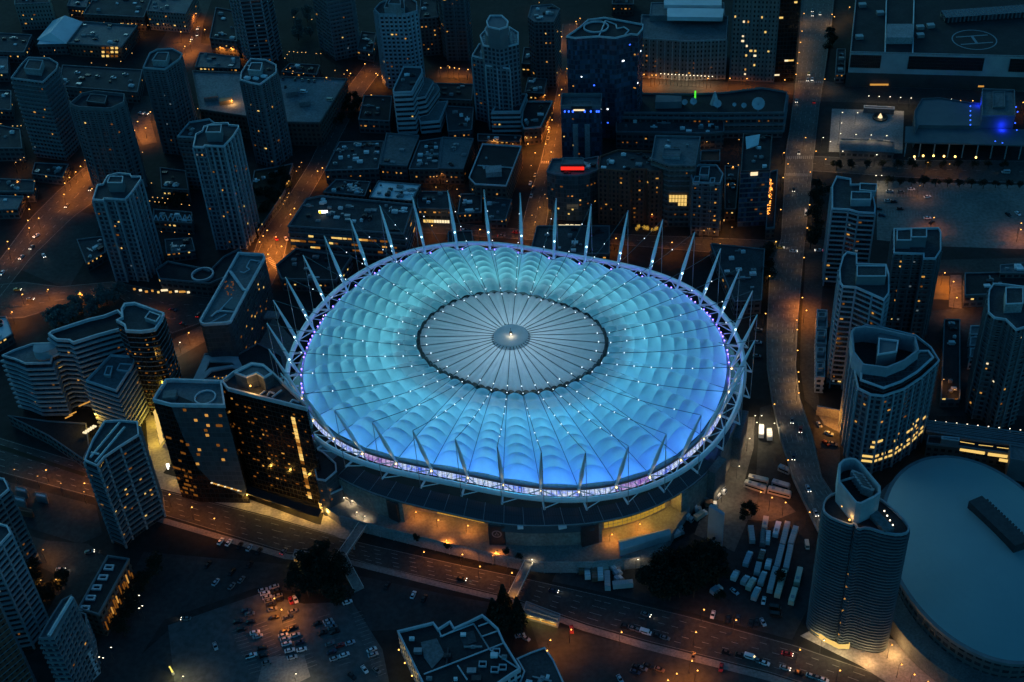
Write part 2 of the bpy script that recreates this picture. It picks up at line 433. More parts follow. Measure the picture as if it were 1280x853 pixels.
for k in range(NB):
    t0, t1 = bay(k), bay(k+1); n = 4
    if not (-151 < math.degrees((t0+t1)/2) < -36): continue
    ts = [t0+(t1-t0)*i/n for i in range(n+1)]
    mb = MB(); u = 0
    for i in range(n):
        a, b = ts[i], ts[i+1]
        p, q, r, s_ = rim(a, co(a), 19.0), rim(b, co(b), 19.0), rim(b, ci_(b), 22.5), rim(a, ci_(a), 22.5); L = (q-p).length
        mb.face([p, q, r, s_], [(u, .3), (u+L, .3), (u+L, 8.8), (u, 8.8)], 0)
        dz = Vector((0, 0, -.9))
        mb.face([p+dz, q+dz, q, p], mi=1); mb.face([s_+dz, r+dz, q+dz, p+dz], mi=1); u += L
    for tt in (t0, (t0+t1)/2):
        mb.tube(rim(tt, ci_(tt), 22.7), rim(tt, co(tt)+.2, 19.1), .16, n=5, mi=1)
    tm = (t0+t1)/2; mb.tube(rim(t0, co(t0)+.1, 19.0), rim(tm, co(tm)+.1, 19), .24, n=5, mi=1); mb.tube(rim(tm, co(tm)+.1, 19.0), rim(t1, co(t1)+.1, 19), .24, n=5, mi=1)
    mb.build('canopy_panel', [CANG, METAL], stad)
# concourse wall: recess where the lit entrances are (angle ranges)
NICHE = [(math.radians(-124.5), math.radians(-99.5), 3.6), (math.radians(-71), math.radians(-50), 1.3)]
def woff(t):
    t = (t+PI) % (2*PI)-PI
    for a, b, d in NICHE:
        if a < t < b: return d
    return co(t)+.5 if -151 < math.degrees(t) < -36 else 8.2
ts = sorted(set([i*2*PI/288-PI for i in range(288)] + [x+e for a, b, d in NICHE for x in (a, b) for e in (-.0005, .0005)]))
CWALL = mottled('concourse_concrete', (.16, .15, .14), (.24, .23, .21), .12, fine=.7)
mb = MB(); u = 0
for i in range(len(ts)):
    a, b = ts[i], ts[(i+1) % len(ts)]; p, q = rim(a, woff(a), 0), rim(b, woff(b), 0); L = (q-p).length; zt = 18.4 if woff(a) != 8.2 or woff(b) != 8.2 else 22.7
    mb.face([p, q, q+Vector((0, 0, zt)), p+Vector((0, 0, zt))], [(u, 0), (u+L, 0), (u+L, zt), (u, zt)]); u += L
mb.build('concourse_wall', CWALL, stad)
CT = [math.radians(-151+115*i/60) for i in range(61)]
mb = MB()
for a, b in zip(CT, CT[1:]): mb.face([rim(a, .9, 18.9), rim(b, .9, 18.9), rim(b, co(b)+.2, 18.1), rim(a, co(a)+.2, 18.1)])
mb.build('soffit', DARK, stad)
# glazing and lit concourse fronts inside the two entrances facing the boulevard
for (a, b, off, z0, z1, mat) in ((-117.5, -102, 3.9, 7.0, 10.6, 'amb'), (-69, -52, 1.6, 7.4, 11.0, 'yel')):
    mb = MB(); n = 14
    for i in range(n):
        ta, tb = math.radians(a+(b-a)*(i+.06)/n), math.radians(a+(b-a)*(i+.94)/n)
        for zz0, zz1 in ((z0, (z0+z1)/2-.15), ((z0+z1)/2+.15, z1)):
            mb.face([rim(ta, off, zz0), rim(tb, off, zz0), rim(tb, off, zz1), rim(ta, off, zz1)])
    mb.build('entrance_glazing', emit('entrance_amber', (1, .52, .08), .5) if mat == 'amb' else emit('entrance_yellow', (1, .58, .07), .38), stad)
# dark gate towers that flank the entrances; one carries a round emblem
def wallbox(deg, o, w, d, z0, z1, mat, name, parent=stad):
    t = math.radians(deg); p = rim(t, o, (z0+z1)/2); mb = MB(); mb.box(p, (d, w, z1-z0), t); return mb.build(name, mat, parent)
g = wallbox(-97.3, 13.0, 7.4, 2.4, 5.9, 18.0, DARK, 'gate_tower')
tt = math.radians(-97.3); er = Vector((math.cos(tt), math.sin(tt), 0)); et = Vector((-er.y, er.x, 0)); c0 = rim(tt, 14.28, 13.2)
mb = MB()
for i in range(20):
    a, b = 2*PI*i/20, 2*PI*(i+1)/20
    f = lambda x, r: c0+et*r*math.cos(x)+Vector((0, 0, r*math.sin(x)))
    mb.face([f(a, 1.7), f(b, 1.7), f(b, 2.3), f(a, 2.3)])
for a in (90, 210, 330):
    x = math.radians(a); f = c0+et*.7*math.cos(x)+Vector((0, 0, .7*math.sin(x)))
    mb.face([f+et*.5+Vector((0, 0, -.4)), f+Vector((0, 0, .7)), f-et*.5+Vector((0, 0, -.4))][::-1])
mb.build('emblem', METAL, g)
wallbox(-74, 8.6, 8, 2.4, 5.9, 18.0, DARK, 'gate_tower'); wallbox(-127.5, 11.8, 6, 2.4, 5.9, 18, DARK, 'gate_tower')
for dg, w in ((-91, 2.6), (-80.5, 3.6)):
    wallbox(dg, co(math.radians(dg))+.6, w, 1.5, 17.6, 18.9, ROOF_W, 'roof_hatch')
mb = MB(); FT = [math.radians(-96+23*i/14) for i in range(15)]
for a, b in zip(FT, FT[1:]): mb.face([rim(a, co(a)+1.6, 15.4), rim(b, co(b)+1.6, 15.4), rim(b, co(b)+.35, 18.7), rim(a, co(a)+.35, 18.7)])
mb.build('fascia', mottled('teal_fascia', (.04, .06, .075), (.065, .085, .10), .2), stad)
wallbox(-22.5, 9.5, 20, 4, 0, 19.5, CONC_D, 'stair_tower'); wallbox(-38, 9.5, 11, 4, 0, 20, CONC_D, 'stair_tower')
# masts
MLIT = emit('mast_lamp', (.55, .95, 1), 7.0); MFOOT = emit('mast_foot_lamp', (1, .62, .2), 9.0)
MTIP = emit('mast_tip_lamp', (1, .75, .3), 5)
for k in range(NB):
    t = MA[k]; foot = rim(t, 2.2, 33.6); tip = rim(t, 12.7, 66.8); end = rim(t, 12.6, 31.6)
    mb = MB(); mid = foot.lerp(tip, .45)
    mb.tube(foot, mid, .55, 1.0, 8); mb.tube(mid, tip, 1.0, .28, 8); mo = mb.build('mast', STEEL, stad)
    mb = MB(); mb.tube(rim(t, 1.4, 34.2), end, .6, .5, 8); mb.build('strut', STEEL, mo)
    mb = MB(); mb.tube(tip, end, .16, n=5); mb.build('tie_rod', METAL, mo)
    mb = MB(); back = math.sin(t) > -.15
    if back: mb.ball(foot.lerp(tip, .32)+Vector((0, -.9, 0)), .42, 0, 6, 4)
    else: mb.ball(foot+Vector((0, -1.3, .4)), .34, 1, 6, 4)
    mb.build('lamp', [MLIT, MFOOT], mo)
    L = pl('mast_wash', foot.lerp(tip, .22)+Vector((1.6*math.cos(t), 1.6*math.sin(t)-1.2, 0)), 130 if back else 70, (.55, .88, 1) if back else (1, .75, .4), .3); put(L, mo)
    # lattice between the rings
    t2 = bay(k+1); tm = (t+t2)/2
    mb = MB()
    mb.tube(rim(t, 2.6, 33.9), rim(tm, 8.0, 33.9), .28, n=6); mb.tube(rim(t2, 2.6, 33.9), rim(tm, 8.0, 33.9), .28, n=6)
    mb.tube(rim(tm, 2.6, 33.9), rim(tm, 8.0, 33.9), .22, n=6)
    mb.tube(rim(t, 12.2, 32.0), rim(tm, 8.4, 33.6), .25, n=6)
    mb.build('ring_brace', STEEL, stad)
# stair gantry and the dark bowl inside, lit from below the fabric
band(0.0, 0.3, -60.0, 0.3, TH, DARK, 'pitch_edge', stad)
KF = .53
for k in range(NB):
    t = (bay(k)+bay(k+1))/2; far = .5+.5*math.sin(t-.25)
    col = (.05+.13*far, .58+.27*far, 1-.08*far)
    p = rim(t, 0, 0); r = Re(t)
    
    sp_ = Vector((SC.x+r*.415*math.cos(t), SC.y+r*.415*math.sin(t), 32.5))
    L = pl('flood_light', sp_, 30000*KF, col, .8, spot=74, aim=(math.cos(t), math.sin(t), .16)); put(L, stad)
    q = Vector((SC.x+r*.60*math.cos(t), SC.y+r*.60*math.sin(t), 24)); L = pl('bowl_light', q, 3000*KF, col, 1.2); put(L, stad)
   
    q = Vector((SC.x+r*.82*math.cos(t), SC.y+r*.82*math.sin(t), 25)); L = pl('bowl_light', q, 2000*KF, (.02+.06*far, .48+.34*far, 1-.07*far), 2.0); put(L, stad)
    right = max(0, math.cos(t-.0)); front = max(0, -math.sin(t))
    q = rim(t, -6.0, 31.0); L = pl('rim_light', q, (700+2300*front**1.2+1000*right)*KF, (.01+.04*right*(1-front), .10, 1), .6); put(L, stad)
    q = rim(t, -1.2, 31.0); L = pl('rim_light', q, (500+4200*front+1800*right)*KF, (.01+.10*right*(1-front), .09, 1), .4); put(L, stad)
L = pl('bowl_light', (SC.x, SC.y, 18), 118000*KF, (.42, .62, .74), 3.0); put(L, stad)
pass
L = pl('hub_light', (SC.x, SC.y-.9, ZH+3.6), 420, (1, .80, .5), .3); put(L, ho)
# ================================================================== ground, roads
GROUND = mottled('ground_asphalt', (.010, .011, .012), (.026, .027, .027), .02, .95, fine=.25)
ASPH = mottled('road_asphalt', (.036, .036, .036), (.062, .060, .057), .05, .9, fine=.6)
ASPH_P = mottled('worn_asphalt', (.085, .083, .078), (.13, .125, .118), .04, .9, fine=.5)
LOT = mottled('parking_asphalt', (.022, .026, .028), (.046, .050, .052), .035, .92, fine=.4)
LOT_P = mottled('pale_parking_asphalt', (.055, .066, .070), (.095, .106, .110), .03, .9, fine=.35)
GRAVEL = mottled('gravel_lot', (.10, .105, .10), (.19, .19, .18), .03, .95, fine=.5)
PAVE = mottled('pavement_concrete', (.16, .155, .15), (.23, .225, .215), .08, .9, fine=.9)
PAVE_L = mottled('pale_paving', (.24, .23, .22), (.34, .325, .31), .06, .85, fine=.8)
SOIL = mottled('planted_soil', (.012, .015, .010), (.03, .032, .022), .1, 1.0)
PAINT = mottled('road_paint', (.17, .17, .16), (.28, .28, .265), .8, .7)
mb = MB(); mb.face([(-6000, -3000, 0), (6000, -3000, 0), (6000, 9000, 0), (-6000, 9000, 0)])
struct(mb.build('ground', GROUND))
def sheet(name, px, z, mat, kind='structure', thick=None):
    p = ccw([a2(x, y, z) for x, y in px]); mb = MB()
    if thick: mb.prism(p, z-thick, z)
    else: mb.face([(*q, z) for q in p])
    return struct(mb.build(name, mat), kind)
def strip(name, L, R, z, mat, marks=None, thick=0.0, kerb=None):
    """road between pixel polylines L and R (same count); z number or per-point list"""
    n = len(L); Z = z if isinstance(z, list) else [z]*n; mb = MB(); A = [at(*L[i], Z[i]) for i in range(n)]; B = [at(*R[i], Z[i]) for i in range(n)]
    for i in range(n-1):
        f = [A[i], B[i], B[i+1], A[i+1]]
        if area([(p.x, p.y) for p in f]) < 0: f.reverse()
        mb.face(f)
    if thick:
        for i in range(n-1):
            for P in (A, B):
                d = Vector((0, 0, -min(thick, max(.05, min(Z[i], Z[i+1])-.02))))
                mb.face([P[i]+d, P[i+1]+d, P[i+1]+Vector((0, 0, .9)), P[i]+Vector((0, 0, .9))], mi=1)
    o = struct(mb.build(name, [mat, CONC]))
    if marks:
        mk = MB()
        for fr, dash, w in marks:
            pts = [A[i].lerp(B[i], fr) for i in range(n)]
            for i in range(n-1):
                p, q = pts[i], pts[i+1]; Ln = (q-p).length; d = (q-p).normalized(); s = Vector((-d.y, d.x, 0)).normalized()*w/2; up = Vector((0, 0, .03))
                x = 0
                while x < Ln:
                    e = min(Ln, x+dash) if dash else Ln
                    a, b = p+d*x+up, p+d*e+up
                    f = [a-s, b-s, b+s, a+s]
                    if area([(v.x, v.y) for v in f]) < 0: f.reverse()
                    mk.face(f)
                    x = e+(dash*1.9 if dash else 1)
        struct(mk.build('road_marking', PAINT))
    return o
LN = lambda *fr: [(f, 3.0, .24) for f in fr]+[(.03, 0, .2), (.97, 0, .2)]
# boulevard along the stadium front
BT = [(-60, 520), (0, 547), (105, 579), (200, 612), (337, 646), (425, 672), (467, 682), (579, 707), (652, 722), (760, 746), (860, 770), (996, 807), (1080, 836), (1200, 880)]
BB = [(-60, 568), (0, 591), (105, 619), (207, 645), (361, 692), (439, 699), (470, 708), (560, 729), (640, 748), (734, 781), (807, 802), (960, 841), (1040, 866), (1150, 905)]
strip('boulevard', BT, BB, .06, ASPH, LN(.2, .4, .62, .8))
strip('pavement', [(200, 646), (361, 693), (439, 700), (560, 730), (640, 749), (734, 782), (807, 803), (960, 842), (1040, 867)], [(196, 652), (356, 699), (436, 706), (556, 736), (636, 755), (730, 789), (803, 811), (956, 850), (1036, 875)], .18, PAVE)
strip('pavement', [(192, 585), (205, 592), (300, 620), (395, 655), (432, 662)], [(200, 611), (212, 614), (337, 645.5), (425, 671.5), (440, 674)], .15, PAVE_L)
# the avenue running up the picture on the right, a viaduct at its near end
VL = [(1003, -30), (1000, 30), (995, 94), (987, 160), (982, 190), (976, 300), (962, 337), (958, 412), (959, 460), (965, 500), (976, 549), (991, 597), (1021, 660), (1060, 720)]
VR = [(1046, -30), (1040, 30), (1031, 94), (1025, 131), (1019, 185), (1007, 296), (1003, 337), (997, 412), (995, 460), (1000, 500), (1016, 547), (1027, 597), (1055, 640), (1095, 690)]
VZ = [.06]*6+[.5, 2, 4, 5, 6, 6.5, 6.5, 6.5]
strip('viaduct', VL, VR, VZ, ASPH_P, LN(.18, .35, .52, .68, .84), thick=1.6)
strip('side_street', [(1007, 300), (1006, 340), (1001, 412), (1000, 460), (1006, 500)], [(1036, 300), (1030, 340), (1024, 412), (1020, 470), (1026, 520)], .04, ASPH)
strip('side_street', [(1018, 520), (1018, 570), (1034, 620)], [(1048, 520), (1050, 570), (1050, 612)], .05, ASPH)
# cross streets
strip('street', [(440, 277), (540, 276), (665, 288), (760, 292), (960, 300), (1010, 303)], [(430, 292), (540, 292), (660, 300), (760, 305), (958, 322), (1004, 325)], .05, ASPH, LN(.5))
strip('street', [(703, 30), (700, 95), (690, 140), (676, 200), (660, 250), (650, 290)], [(722, 30), (716, 95), (712, 140), (703, 200), (688, 250), (682, 290)], .09, ASPH, LN(.5))
strip('street', [(548, 84), (620, 86), (716, 86)], [(546, 97), (620, 98), (716, 99)], .05, ASPH)
strip('street', [(800, 98), (905, 102), (1000, 104)], [(796, 116), (905, 117), (1000, 119)], .05, ASPH)
strip('street', [(1022, 100), (1062, 106), (1280, 113)], [(1020, 127), (1062, 128), (1280, 136)], .05, ASPH)
strip('street', [(1015, 195), (1130, 200), (1300, 201)], [(1013, 214), (1130, 222), (1300, 231)], .05, ASPH, LN(.5))
strip('street', [(1145, 330), (1175, 325), (1300, 322)], [(1140, 346), (1175, 342), (1300, 340)], .05, ASPH)
strip('street', [(1150, 390), (1220, 384), (1300, 380)], [(1142, 520), (1210, 520), (1300, 520)], .03, LOT)
strip('street', [(458, 78), (428, 118), (406, 165), (386, 205), (356, 252), (322, 300), (312, 330)], [(480, 84), (452, 122), (424, 175), (406, 214), (384, 252), (362, 292), (352, 338)], .09, ASPH, LN(.5))
strip('street', [(238, -10), (214, 30), (195, 62), (180, 85)], [(268, -10), (254, 30), (250, 62), (240, 85)], .05, ASPH)
strip('street', [(232, 52), (270, 56), (310, 62)], [(232, 66), (270, 70), (310, 76)], .075, ASPH)
strip('street', [(110, 205), (70, 240), (38, 272), (-5, 330), (-40, 380)], [(130, 225), (122, 250), (92, 272), (40, 322), (0, 372)], .06, ASPH, LN(.25, .5, .75))
strip('street', [(172, 120), (160, 150), (178, 182)], [(192, 120), (188, 150), (196, 178)], .05, ASPH)
strip('street', [(-40, 358), (30, 352), (75, 358), (140, 352), (210, 364), (262, 372), (306, 352), (326, 305)], [(-40, 402), (30, 398), (75, 384), (150, 372), (215, 418), (268, 398), (336, 366), (358, 318)], .07, ASPH, LN(.33, .66))
strip('street', [(150, 432), (215, 425), (258, 404)], [(160, 470), (220, 448), (262, 424)], .09, ASPH)
strip('rail_yard', [(60, 260), (50, 290), (20, 335)], [(130, 270), (110, 320), (85, 362)], .04, LOT)
strip('side_street', [(28, 668), (60, 676), (110, 680)], [(40, 705), (80, 722), (135, 712)], .05, ASPH)
strip('side_street', [(110, 680), (70, 745), (40, 800)], [(136, 700), (100, 750), (75, 800)], .045, LOT)
strip('arena_road', [(1100, 690), (1120, 755), (1190, 830), (1260, 900)], [(1126, 700), (1150, 760), (1215, 820), (1290, 890)], .05, ASPH, LN(.25, .5, .75))
# car parks and yards
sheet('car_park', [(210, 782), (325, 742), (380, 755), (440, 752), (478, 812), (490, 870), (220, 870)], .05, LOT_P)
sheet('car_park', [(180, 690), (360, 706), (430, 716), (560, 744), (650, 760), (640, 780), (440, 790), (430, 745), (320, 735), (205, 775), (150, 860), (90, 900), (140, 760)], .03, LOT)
sheet('car_park', [(120, 870), (225, 775), (240, 870)], .04, LOT)
sheet('pale_slab', [(330, 822), (380, 818), (388, 846), (340, 870), (318, 870)], .07, PAVE)
sheet('yard', [(660, 770), (730, 792), (820, 815), (960, 850), (1060, 880), (1060, 920), (640, 920), (690, 860)], .022, LOT)
sheet('coach_park', [(700, 705), (800, 700), (900, 650), (945, 600), (950, 510), (966, 505), (992, 600), (1024, 665), (1010, 760), (990, 800), (860, 765), (760, 742), (690, 727)], .04, LOT)
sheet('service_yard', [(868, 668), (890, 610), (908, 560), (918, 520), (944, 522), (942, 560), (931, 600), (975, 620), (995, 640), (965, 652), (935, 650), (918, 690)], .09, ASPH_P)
sheet('hotel_forecourt', [(1000, 795), (1025, 782), (1118, 800), (1180, 858), (1150, 880), (1075, 832)], .16, PAVE_L)
sheet('gravel_lot', [(1096, 226), (1290, 232), (1290, 312), (1172, 308), (1096, 300)], .04, GRAVEL)
sheet('court', [(1168, 345), (1187, 345), (1186, 375), (1164, 374)], .12, mottled('court_surface', (.10, .085, .03), (.15, .12, .045), .2))
sheet('side_street', [(1188, 344), (1202, 344), (1202, 386), (1186, 384)], .06, ASPH_P)
sheet('plaza', [(1040, 136), (1130, 139), (1128, 192), (1036, 190)], .12, PAVE_L)
sheet('paved_yard', [(270, 400), (340, 395), (372, 430), (360, 470), (300, 480), (262, 450)], .05, PAVE)
sheet('hotel_lane', [(180, 500), (200, 500), (214, 580), (196, 600), (186, 570)], .10, PAVE_L)
sheet('verge', [(0, 556), (108, 592), (106, 596), (0, 562)], .10, SOIL)
sheet('depot_yard', [(8, 602), (120, 632), (128, 668), (100, 680), (20, 655)], .05, LOT)
# painted bays in the car parks
mk = MB()
def bays(p0, p1, p2, n, z=.09):
    a, b, c = at(*p0, z), at(*p1, z), at(*p2, z); side = (c-a)
    for i in range(n+1):
        s = a.lerp(b, i/n); e = s+side; d = (e-s).normalized(); w = Vector((-d.y, d.x, 0))*.09
        f = [s-w, e-w, e+w, s+w]
        if area([(v.x, v.y) for v in f]) < 0: f.reverse()
        mk.face(f)
bays((290, 790), (312, 842), (304, 786), 12); bays((318, 782), (346, 842), (332, 777), 13); bays((352, 775), (382, 836), (366, 770), 13)
bays((398, 772), (424, 832), (412, 768), 12); bays((440, 768), (470, 846), (452, 764), 16)
bays((1100, 238), (1200, 240), (1100, 246), 26); bays((1100, 262), (1150, 264), (1100, 270), 14)
struct(mk.build('bay_marking', PAINT))
# crossings at the avenue junctions
mk = MB()
def zebra(p0, p1, n, ln, z=.12):
    a, b = at(*p0, z), at(*p1, z); d = (b-a).normalized(); s = Vector((-d.y, d.x, 0))
    for i in range(n):
        c = a.lerp(b, (i+.5)/n); w = d*((b-a).length/n*.27); f = [c-w-s*ln/2, c+w-s*ln/2, c+w+s*ln/2, c-w+s*ln/2]
        if area([(v.x, v.y) for v in f]) < 0: f.reverse()
        mk.face(f)
zebra((983, 197), (1018, 197), 14, 3.5); zebra((980, 218), (1015, 219), 14, 3.5); zebra((975, 305), (1004, 305), 12, 3.5); zebra((970, 324), (1001, 325), 12, 3.5)
zebra((997, 102), (1030, 103), 12, 3.0); zebra((335, 322), (350, 340), 10, 3); zebra((676, 203), (703, 203), 10, 3.0)
struct(mk.build('crossing_marking', PAINT))
# terrace in front of the stadium with its retaining wall
TZ = 6.0
outer = [(398, 628), (425, 647), (457, 656), (525, 673), (579, 686), (652, 702), (680, 705), (741, 705), (800, 699), (824, 694), (836, 674), (850, 652), (866, 628)]
tp = [a2(x, y, TZ) for x, y in outer]+[(70, -25), (40, 0), (-40, 0), (-84, -20)]
tp = ccw(tp)
mb = MB(); mb.prism(tp, 0, TZ, mtop=1)
struct(mb.build('terrace', [CONC, PAVE]))
par = MB(); line = [at(x, y, TZ) for x, y in outer[1:9]]
for i in range(len(line)-1):
    p, q = line[i], line[i+1]; d = (q-p).normalized(); rz = math.atan2(d.y, d.x); Ln = (q-p).length
    par.box(((p.x+q.x)/2-d.y*-.3, (p.y+q.y)/2+d.x*.35, TZ+.55), (Ln-.05, .35, 1.1), rz)
    k = int(Ln/6)
    for j in range(k+1):
        c = p.lerp(q, j/max(1, k)); par.box((c.x, c.y-.16, TZ/2+.1), (.5, .5, TZ-.1), rz)
tag(par.build('terrace_parapet', CONC), 'low concrete parapet along the stadium terrace above the boulevard', 'wall')
# forecourt ramp between hotel and stadium
sheet('hotel_plaza', [(405, 640), (430, 630), (455, 652), (442, 676), (425, 673), (400, 660)], .2, PAVE_L)
# ================================================================== buildings
PANE = MB(); PANE.box((0, 0, 0), (1, 1, 1)); 
LITM = {n: PANE.mesh('lit_pane_'+n, m) for n, m in dict(a=AMBER, y=YELLOW, d=DIMAMB, w=WARMW, b=BLUEL, c=COOLW, r=REDL, k=emit('dim_cool_window', (.55, .75, .85), .14)).items()}
NBLD = [0]
def lit_windows(root, poly, h, n, floor, rng, kinds='aaaddyw', z0=3.0, bay=3.0, off=.02, wsz=(1.05, .95), edges=None, label=None, zmax=None):
    """n lit panes on the faces the camera can see"""
    n = int(n*1.0)+1; E = []
    for i in range(len(poly)):
        p, q = Vector((*poly[i], 0)), Vector((*poly[(i+1) % len(poly)], 0)); d = q-p; L = d.length
        if L < 2.5: continue
        nr = Vector((d.y, -d.x, 0)).normalized(); m = (p+q)/2+Vector((0, 0, h*.5))
        c = nr.dot((CAM-m).normalized())
        if c > .12 and (edges is None or i in edges): E.append((L*c, p, d, L, nr))
    if not E: return
    tot = sum(e[0] for e in E); used = set()
    for _ in range(n):
        x = rng.random()*tot; k = 0
        while x > E[k][0] and k < len(E)-1: x -= E[k][0]; k += 1
        _, p, d, L, nr = E[k]
        nb = max(1, int(L/bay)); b = rng.randrange(nb); fl = rng.randrange(max(1, int(z0/floor)), max(2, int(((zmax or h)-1.5)/floor)))
        if (k, b, fl) in used: continue
        used.add((k, b, fl))
        c = p+d*((b+.5)*bay/L if (b+.5)*bay < L else .5)+nr*off; w = min(L*.8, wsz[0]*rng.choice((.8, 1, 1, 1.5)))
        o = inst(LITM[rng.choice(kinds)], 'window', (c.x, c.y, fl*floor+floor*.55), math.atan2(d.y, d.x), (w, .12, wsz[1]*rng.choice((.8, 1, 1))), root)
def building(name, label, cat, px, h=None, base=None, wall=None, roof=ROOF, edge=EDGE, floor=3.1, band=None, bandmat=None, pier=0, piermat=None,
             slab=False, pent=(), pentmat=None, lit=0, kinds='addddykkad', par=1.1, parw=.5, z0=0.0, world=None, bay=3.0, vents=0, smooth=0, group=None,
             bandw=.9, bandh=1.05, litw=(1.05, .95), skirt=None, zbands=None):
    if base is not None: h = hsolve(px[base[0]][0], px[base[0]][1], base[1])
    poly = ccw(world if world else [a2(x, y, h) for x, y in px])
    if smooth: poly = smooth_poly(poly, smooth)
    c = cen(poly); rng = random.Random(hash(round(c[0]*7+c[1]*13)) & 0xffff)
    root = thing(name, label, cat, (c[0], c[1], z0), group); NBLD[0] += 1
    mb = MB(); mb.prism(poly, z0, h, top=False); w = mb.build('wall', wall, root)
    inn = offset(poly, -parw)
    mb = MB(); mb.face([(*p, h-.25) for p in poly]); ro = mb.build('roof', roof, root)
    if par:
        mb = MB(); mb.ring(offset(poly, .12), inn, h-.05, h+par); mb.build('parapet', edge, root)
    nf = int((h-z0)/floor)
    if band:
        me = None
        for f in range(1, nf+1):
            z = z0+f*floor
            if z > h-.6: break
            if zbands and not (zbands[0] <= z <= zbands[1]): continue
            if me is None:
                mb = MB(); mb.ring(offset(poly, bandw), offset(poly, -.15), -.25, bandh-.25); me = mb.mesh('balcony', bandmat or WHITE_BAND)
            inst(me, 'balcony' if band == 'balcony' else 'floor_band', (0, 0, z), 0, None, root)
    if slab:
        mb = MB(); mb.ring(offset(poly, .22), offset(poly, -.1), -.2, .2); me = mb.mesh('slab', bandmat or CONC)
        for f in range(1, nf+1):
            z = z0+f*floor
            if z > h-.6: break
            inst(me, 'floor_band', (0, 0, z), 0, None, root)
    if pier:
        pm = None
        for i in range(len(poly)):
            p, q = Vector((*poly[i], 0)), Vector((*poly[(i+1) % len(poly)], 0)); L = (q-p).length; k = max(1, round(L/pier))
            rz = math.atan2(q.y-p.y, q.x-p.x); nr = Vector(((q-p).y, -(q-p).x, 0)).normalized()
            if nr.dot((CAM-Vector((p.x, p.y, h/2))).normalized()) < -.1: continue
            if L < 2: continue
            for j in range(k):
                if pm is None:
                    mb = MB(); mb.box((0, 0, 0), (1.0, 1.0, 1.0)); pm = mb.mesh('pier', piermat or CONC)
                e = p.lerp(q, j/k)+nr*.3
                inst(pm, 'pier', (e.x, e.y, (z0+h)/2), rz, (.8, .9, h-z0-.3), root)
    for pp in pent:
        ppx, eh = pp[0], pp[1]; pm_ = pp[2] if len(pp) > 2 else None
        pl_ = ccw([a2(x, y, h+eh) for x, y in ppx]); mb = MB()
        mb.prism(pl_, h-.2, h+eh, top=False); pe = mb.build('penthouse', pm_ or pentmat or CONC, root)
        mb = MB(); mb.face([(*p, h+eh-.1) for p in pl_]); mb.build('roof', roof, pe)
        mb = MB(); mb.ring(offset(pl_, .1), offset(pl_, -.4), h+eh-.02, h+eh+.5); mb.build('parapet', edge, pe)
    xs = [p[0] for p in poly]; ys = [p[1] for p in poly]
    def inside(x, y):
        r = False
        for i in range(len(poly)):
            (x1, y1), (x2, y2) = poly[i-1], poly[i]
            if (y1 > y) != (y2 > y) and x < (x2-x1)*(y-y1)/(y2-y1)+x1: r = not r
        return r
    pts = 0; guard = 0
    vents = int(vents*2.2)
    while pts < vents and guard < 400:
        guard += 1
        x, y = rng.uniform(min(xs), max(xs)), rng.uniform(min(ys), max(ys))
        if not all(inside(x+dx, y+dy) for dx in (-2.2, 2.2) for dy in (-2.2, 2.2)): continue
        s = rng.uniform(.9, 2.6); mb = MB(); e = Vector((*poly[1], 0))-Vector((*poly[0], 0)); rz = math.atan2(e.y, e.x)
        hh = rng.uniform(.7, 1.8)
        if pts % 5 == 4: mb.box((x, y, h+.25), (rng.uniform(4, 9), .7, .7), rz+rng.choice((0, PI/2)))
        mb.box((x, y, h-.2+hh/2), (s*1.5, s, hh), rz)
        if rng.random() < .5: mb.tube((x, y, h+hh-.25), (x, y, h+hh+.25), s*.32, n=8)
        mb.build('roof_unit', rng.choice((METAL, CONC, DARK, ROOF_W)), root); pts += 1
    if lit: lit_windows(root, offset(poly, (bandw*.0+.05)), h, lit, floor, rng, kinds, z0=z0+3, bay=bay, wsz=litw)
    root['_h'] = h
    return root, poly, h, rng
# facade materials
F_DARKBLUE = facade('facade_blue_tower', (.13, .155, .18), (.012, .02, .03), 3.0, 3.1, .62, .62)
F_PALE = facade('facade_pale_tower', (.36, .41, .46), (.012, .02, .028), 3.2, 3.1, .6, .55)
F_GREY = facade('facade_grey_tower', (.085, .095, .11), (.010, .015, .02), 2.8, 3.0, .6, .6)
F_GREYB = facade('facade_grey_brown', (.085, .080, .085), (.012, .015, .02), 3.0, 3.0, .55, .55)
F_GLASS = facade('facade_blue_glass', (.03, .045, .065), (.012, .028, .048), 1.6, 3.4, .92, .82, .1, vary=1.0)
F_TEAL = facade('facade_teal_glass', (.06, .075, .08), (.03, .045, .052), 1.8, 3.2, .9, .85, .12, vary=.4)
F_BLACK = facade('facade_black_glass', (.010, .008, .008), (.006, .005, .005), 2.2, 3.1, .9, .85, .12, vary=.35)
F_SLATE = facade('facade_slate_glass', (.055, .062, .07), (.045, .054, .062), 2.2, 3.1, .92, .86, .2, vary=.2)
F_BRICK = facade('facade_brick', (.12, .045, .03), (.012, .012, .014), 2.6, 3.2, .45, .55)
F_STONE = facade('facade_stone', (.17, .155, .145), (.012, .013, .016), 2.6, 3.4, .42, .5)
F_LOW = facade('facade_low_block', (.07, .075, .08), (.015, .02, .025), 3.6, 3.6, .7, .5)
F_LOWB = facade('facade_low_brown', (.075, .058, .05), (.014, .015, .018), 3.2, 3.4, .55, .5)
F_SHEET = mottled('grey_cladding', (.10, .115, .13), (.16, .175, .19), .1)
F_DKGLASS = facade('facade_dark_balcony_glass', (.03, .034, .04), (.010, .013, .017), 1.5, 3.1, .9, .8, .12, vary=.5)
BALC = mottled('balcony_concrete', (.22, .26, .29), (.33, .37, .40), .2)
BALC_D = mottled('balcony_grey', (.10, .12, .135), (.16, .18, .20), .2)
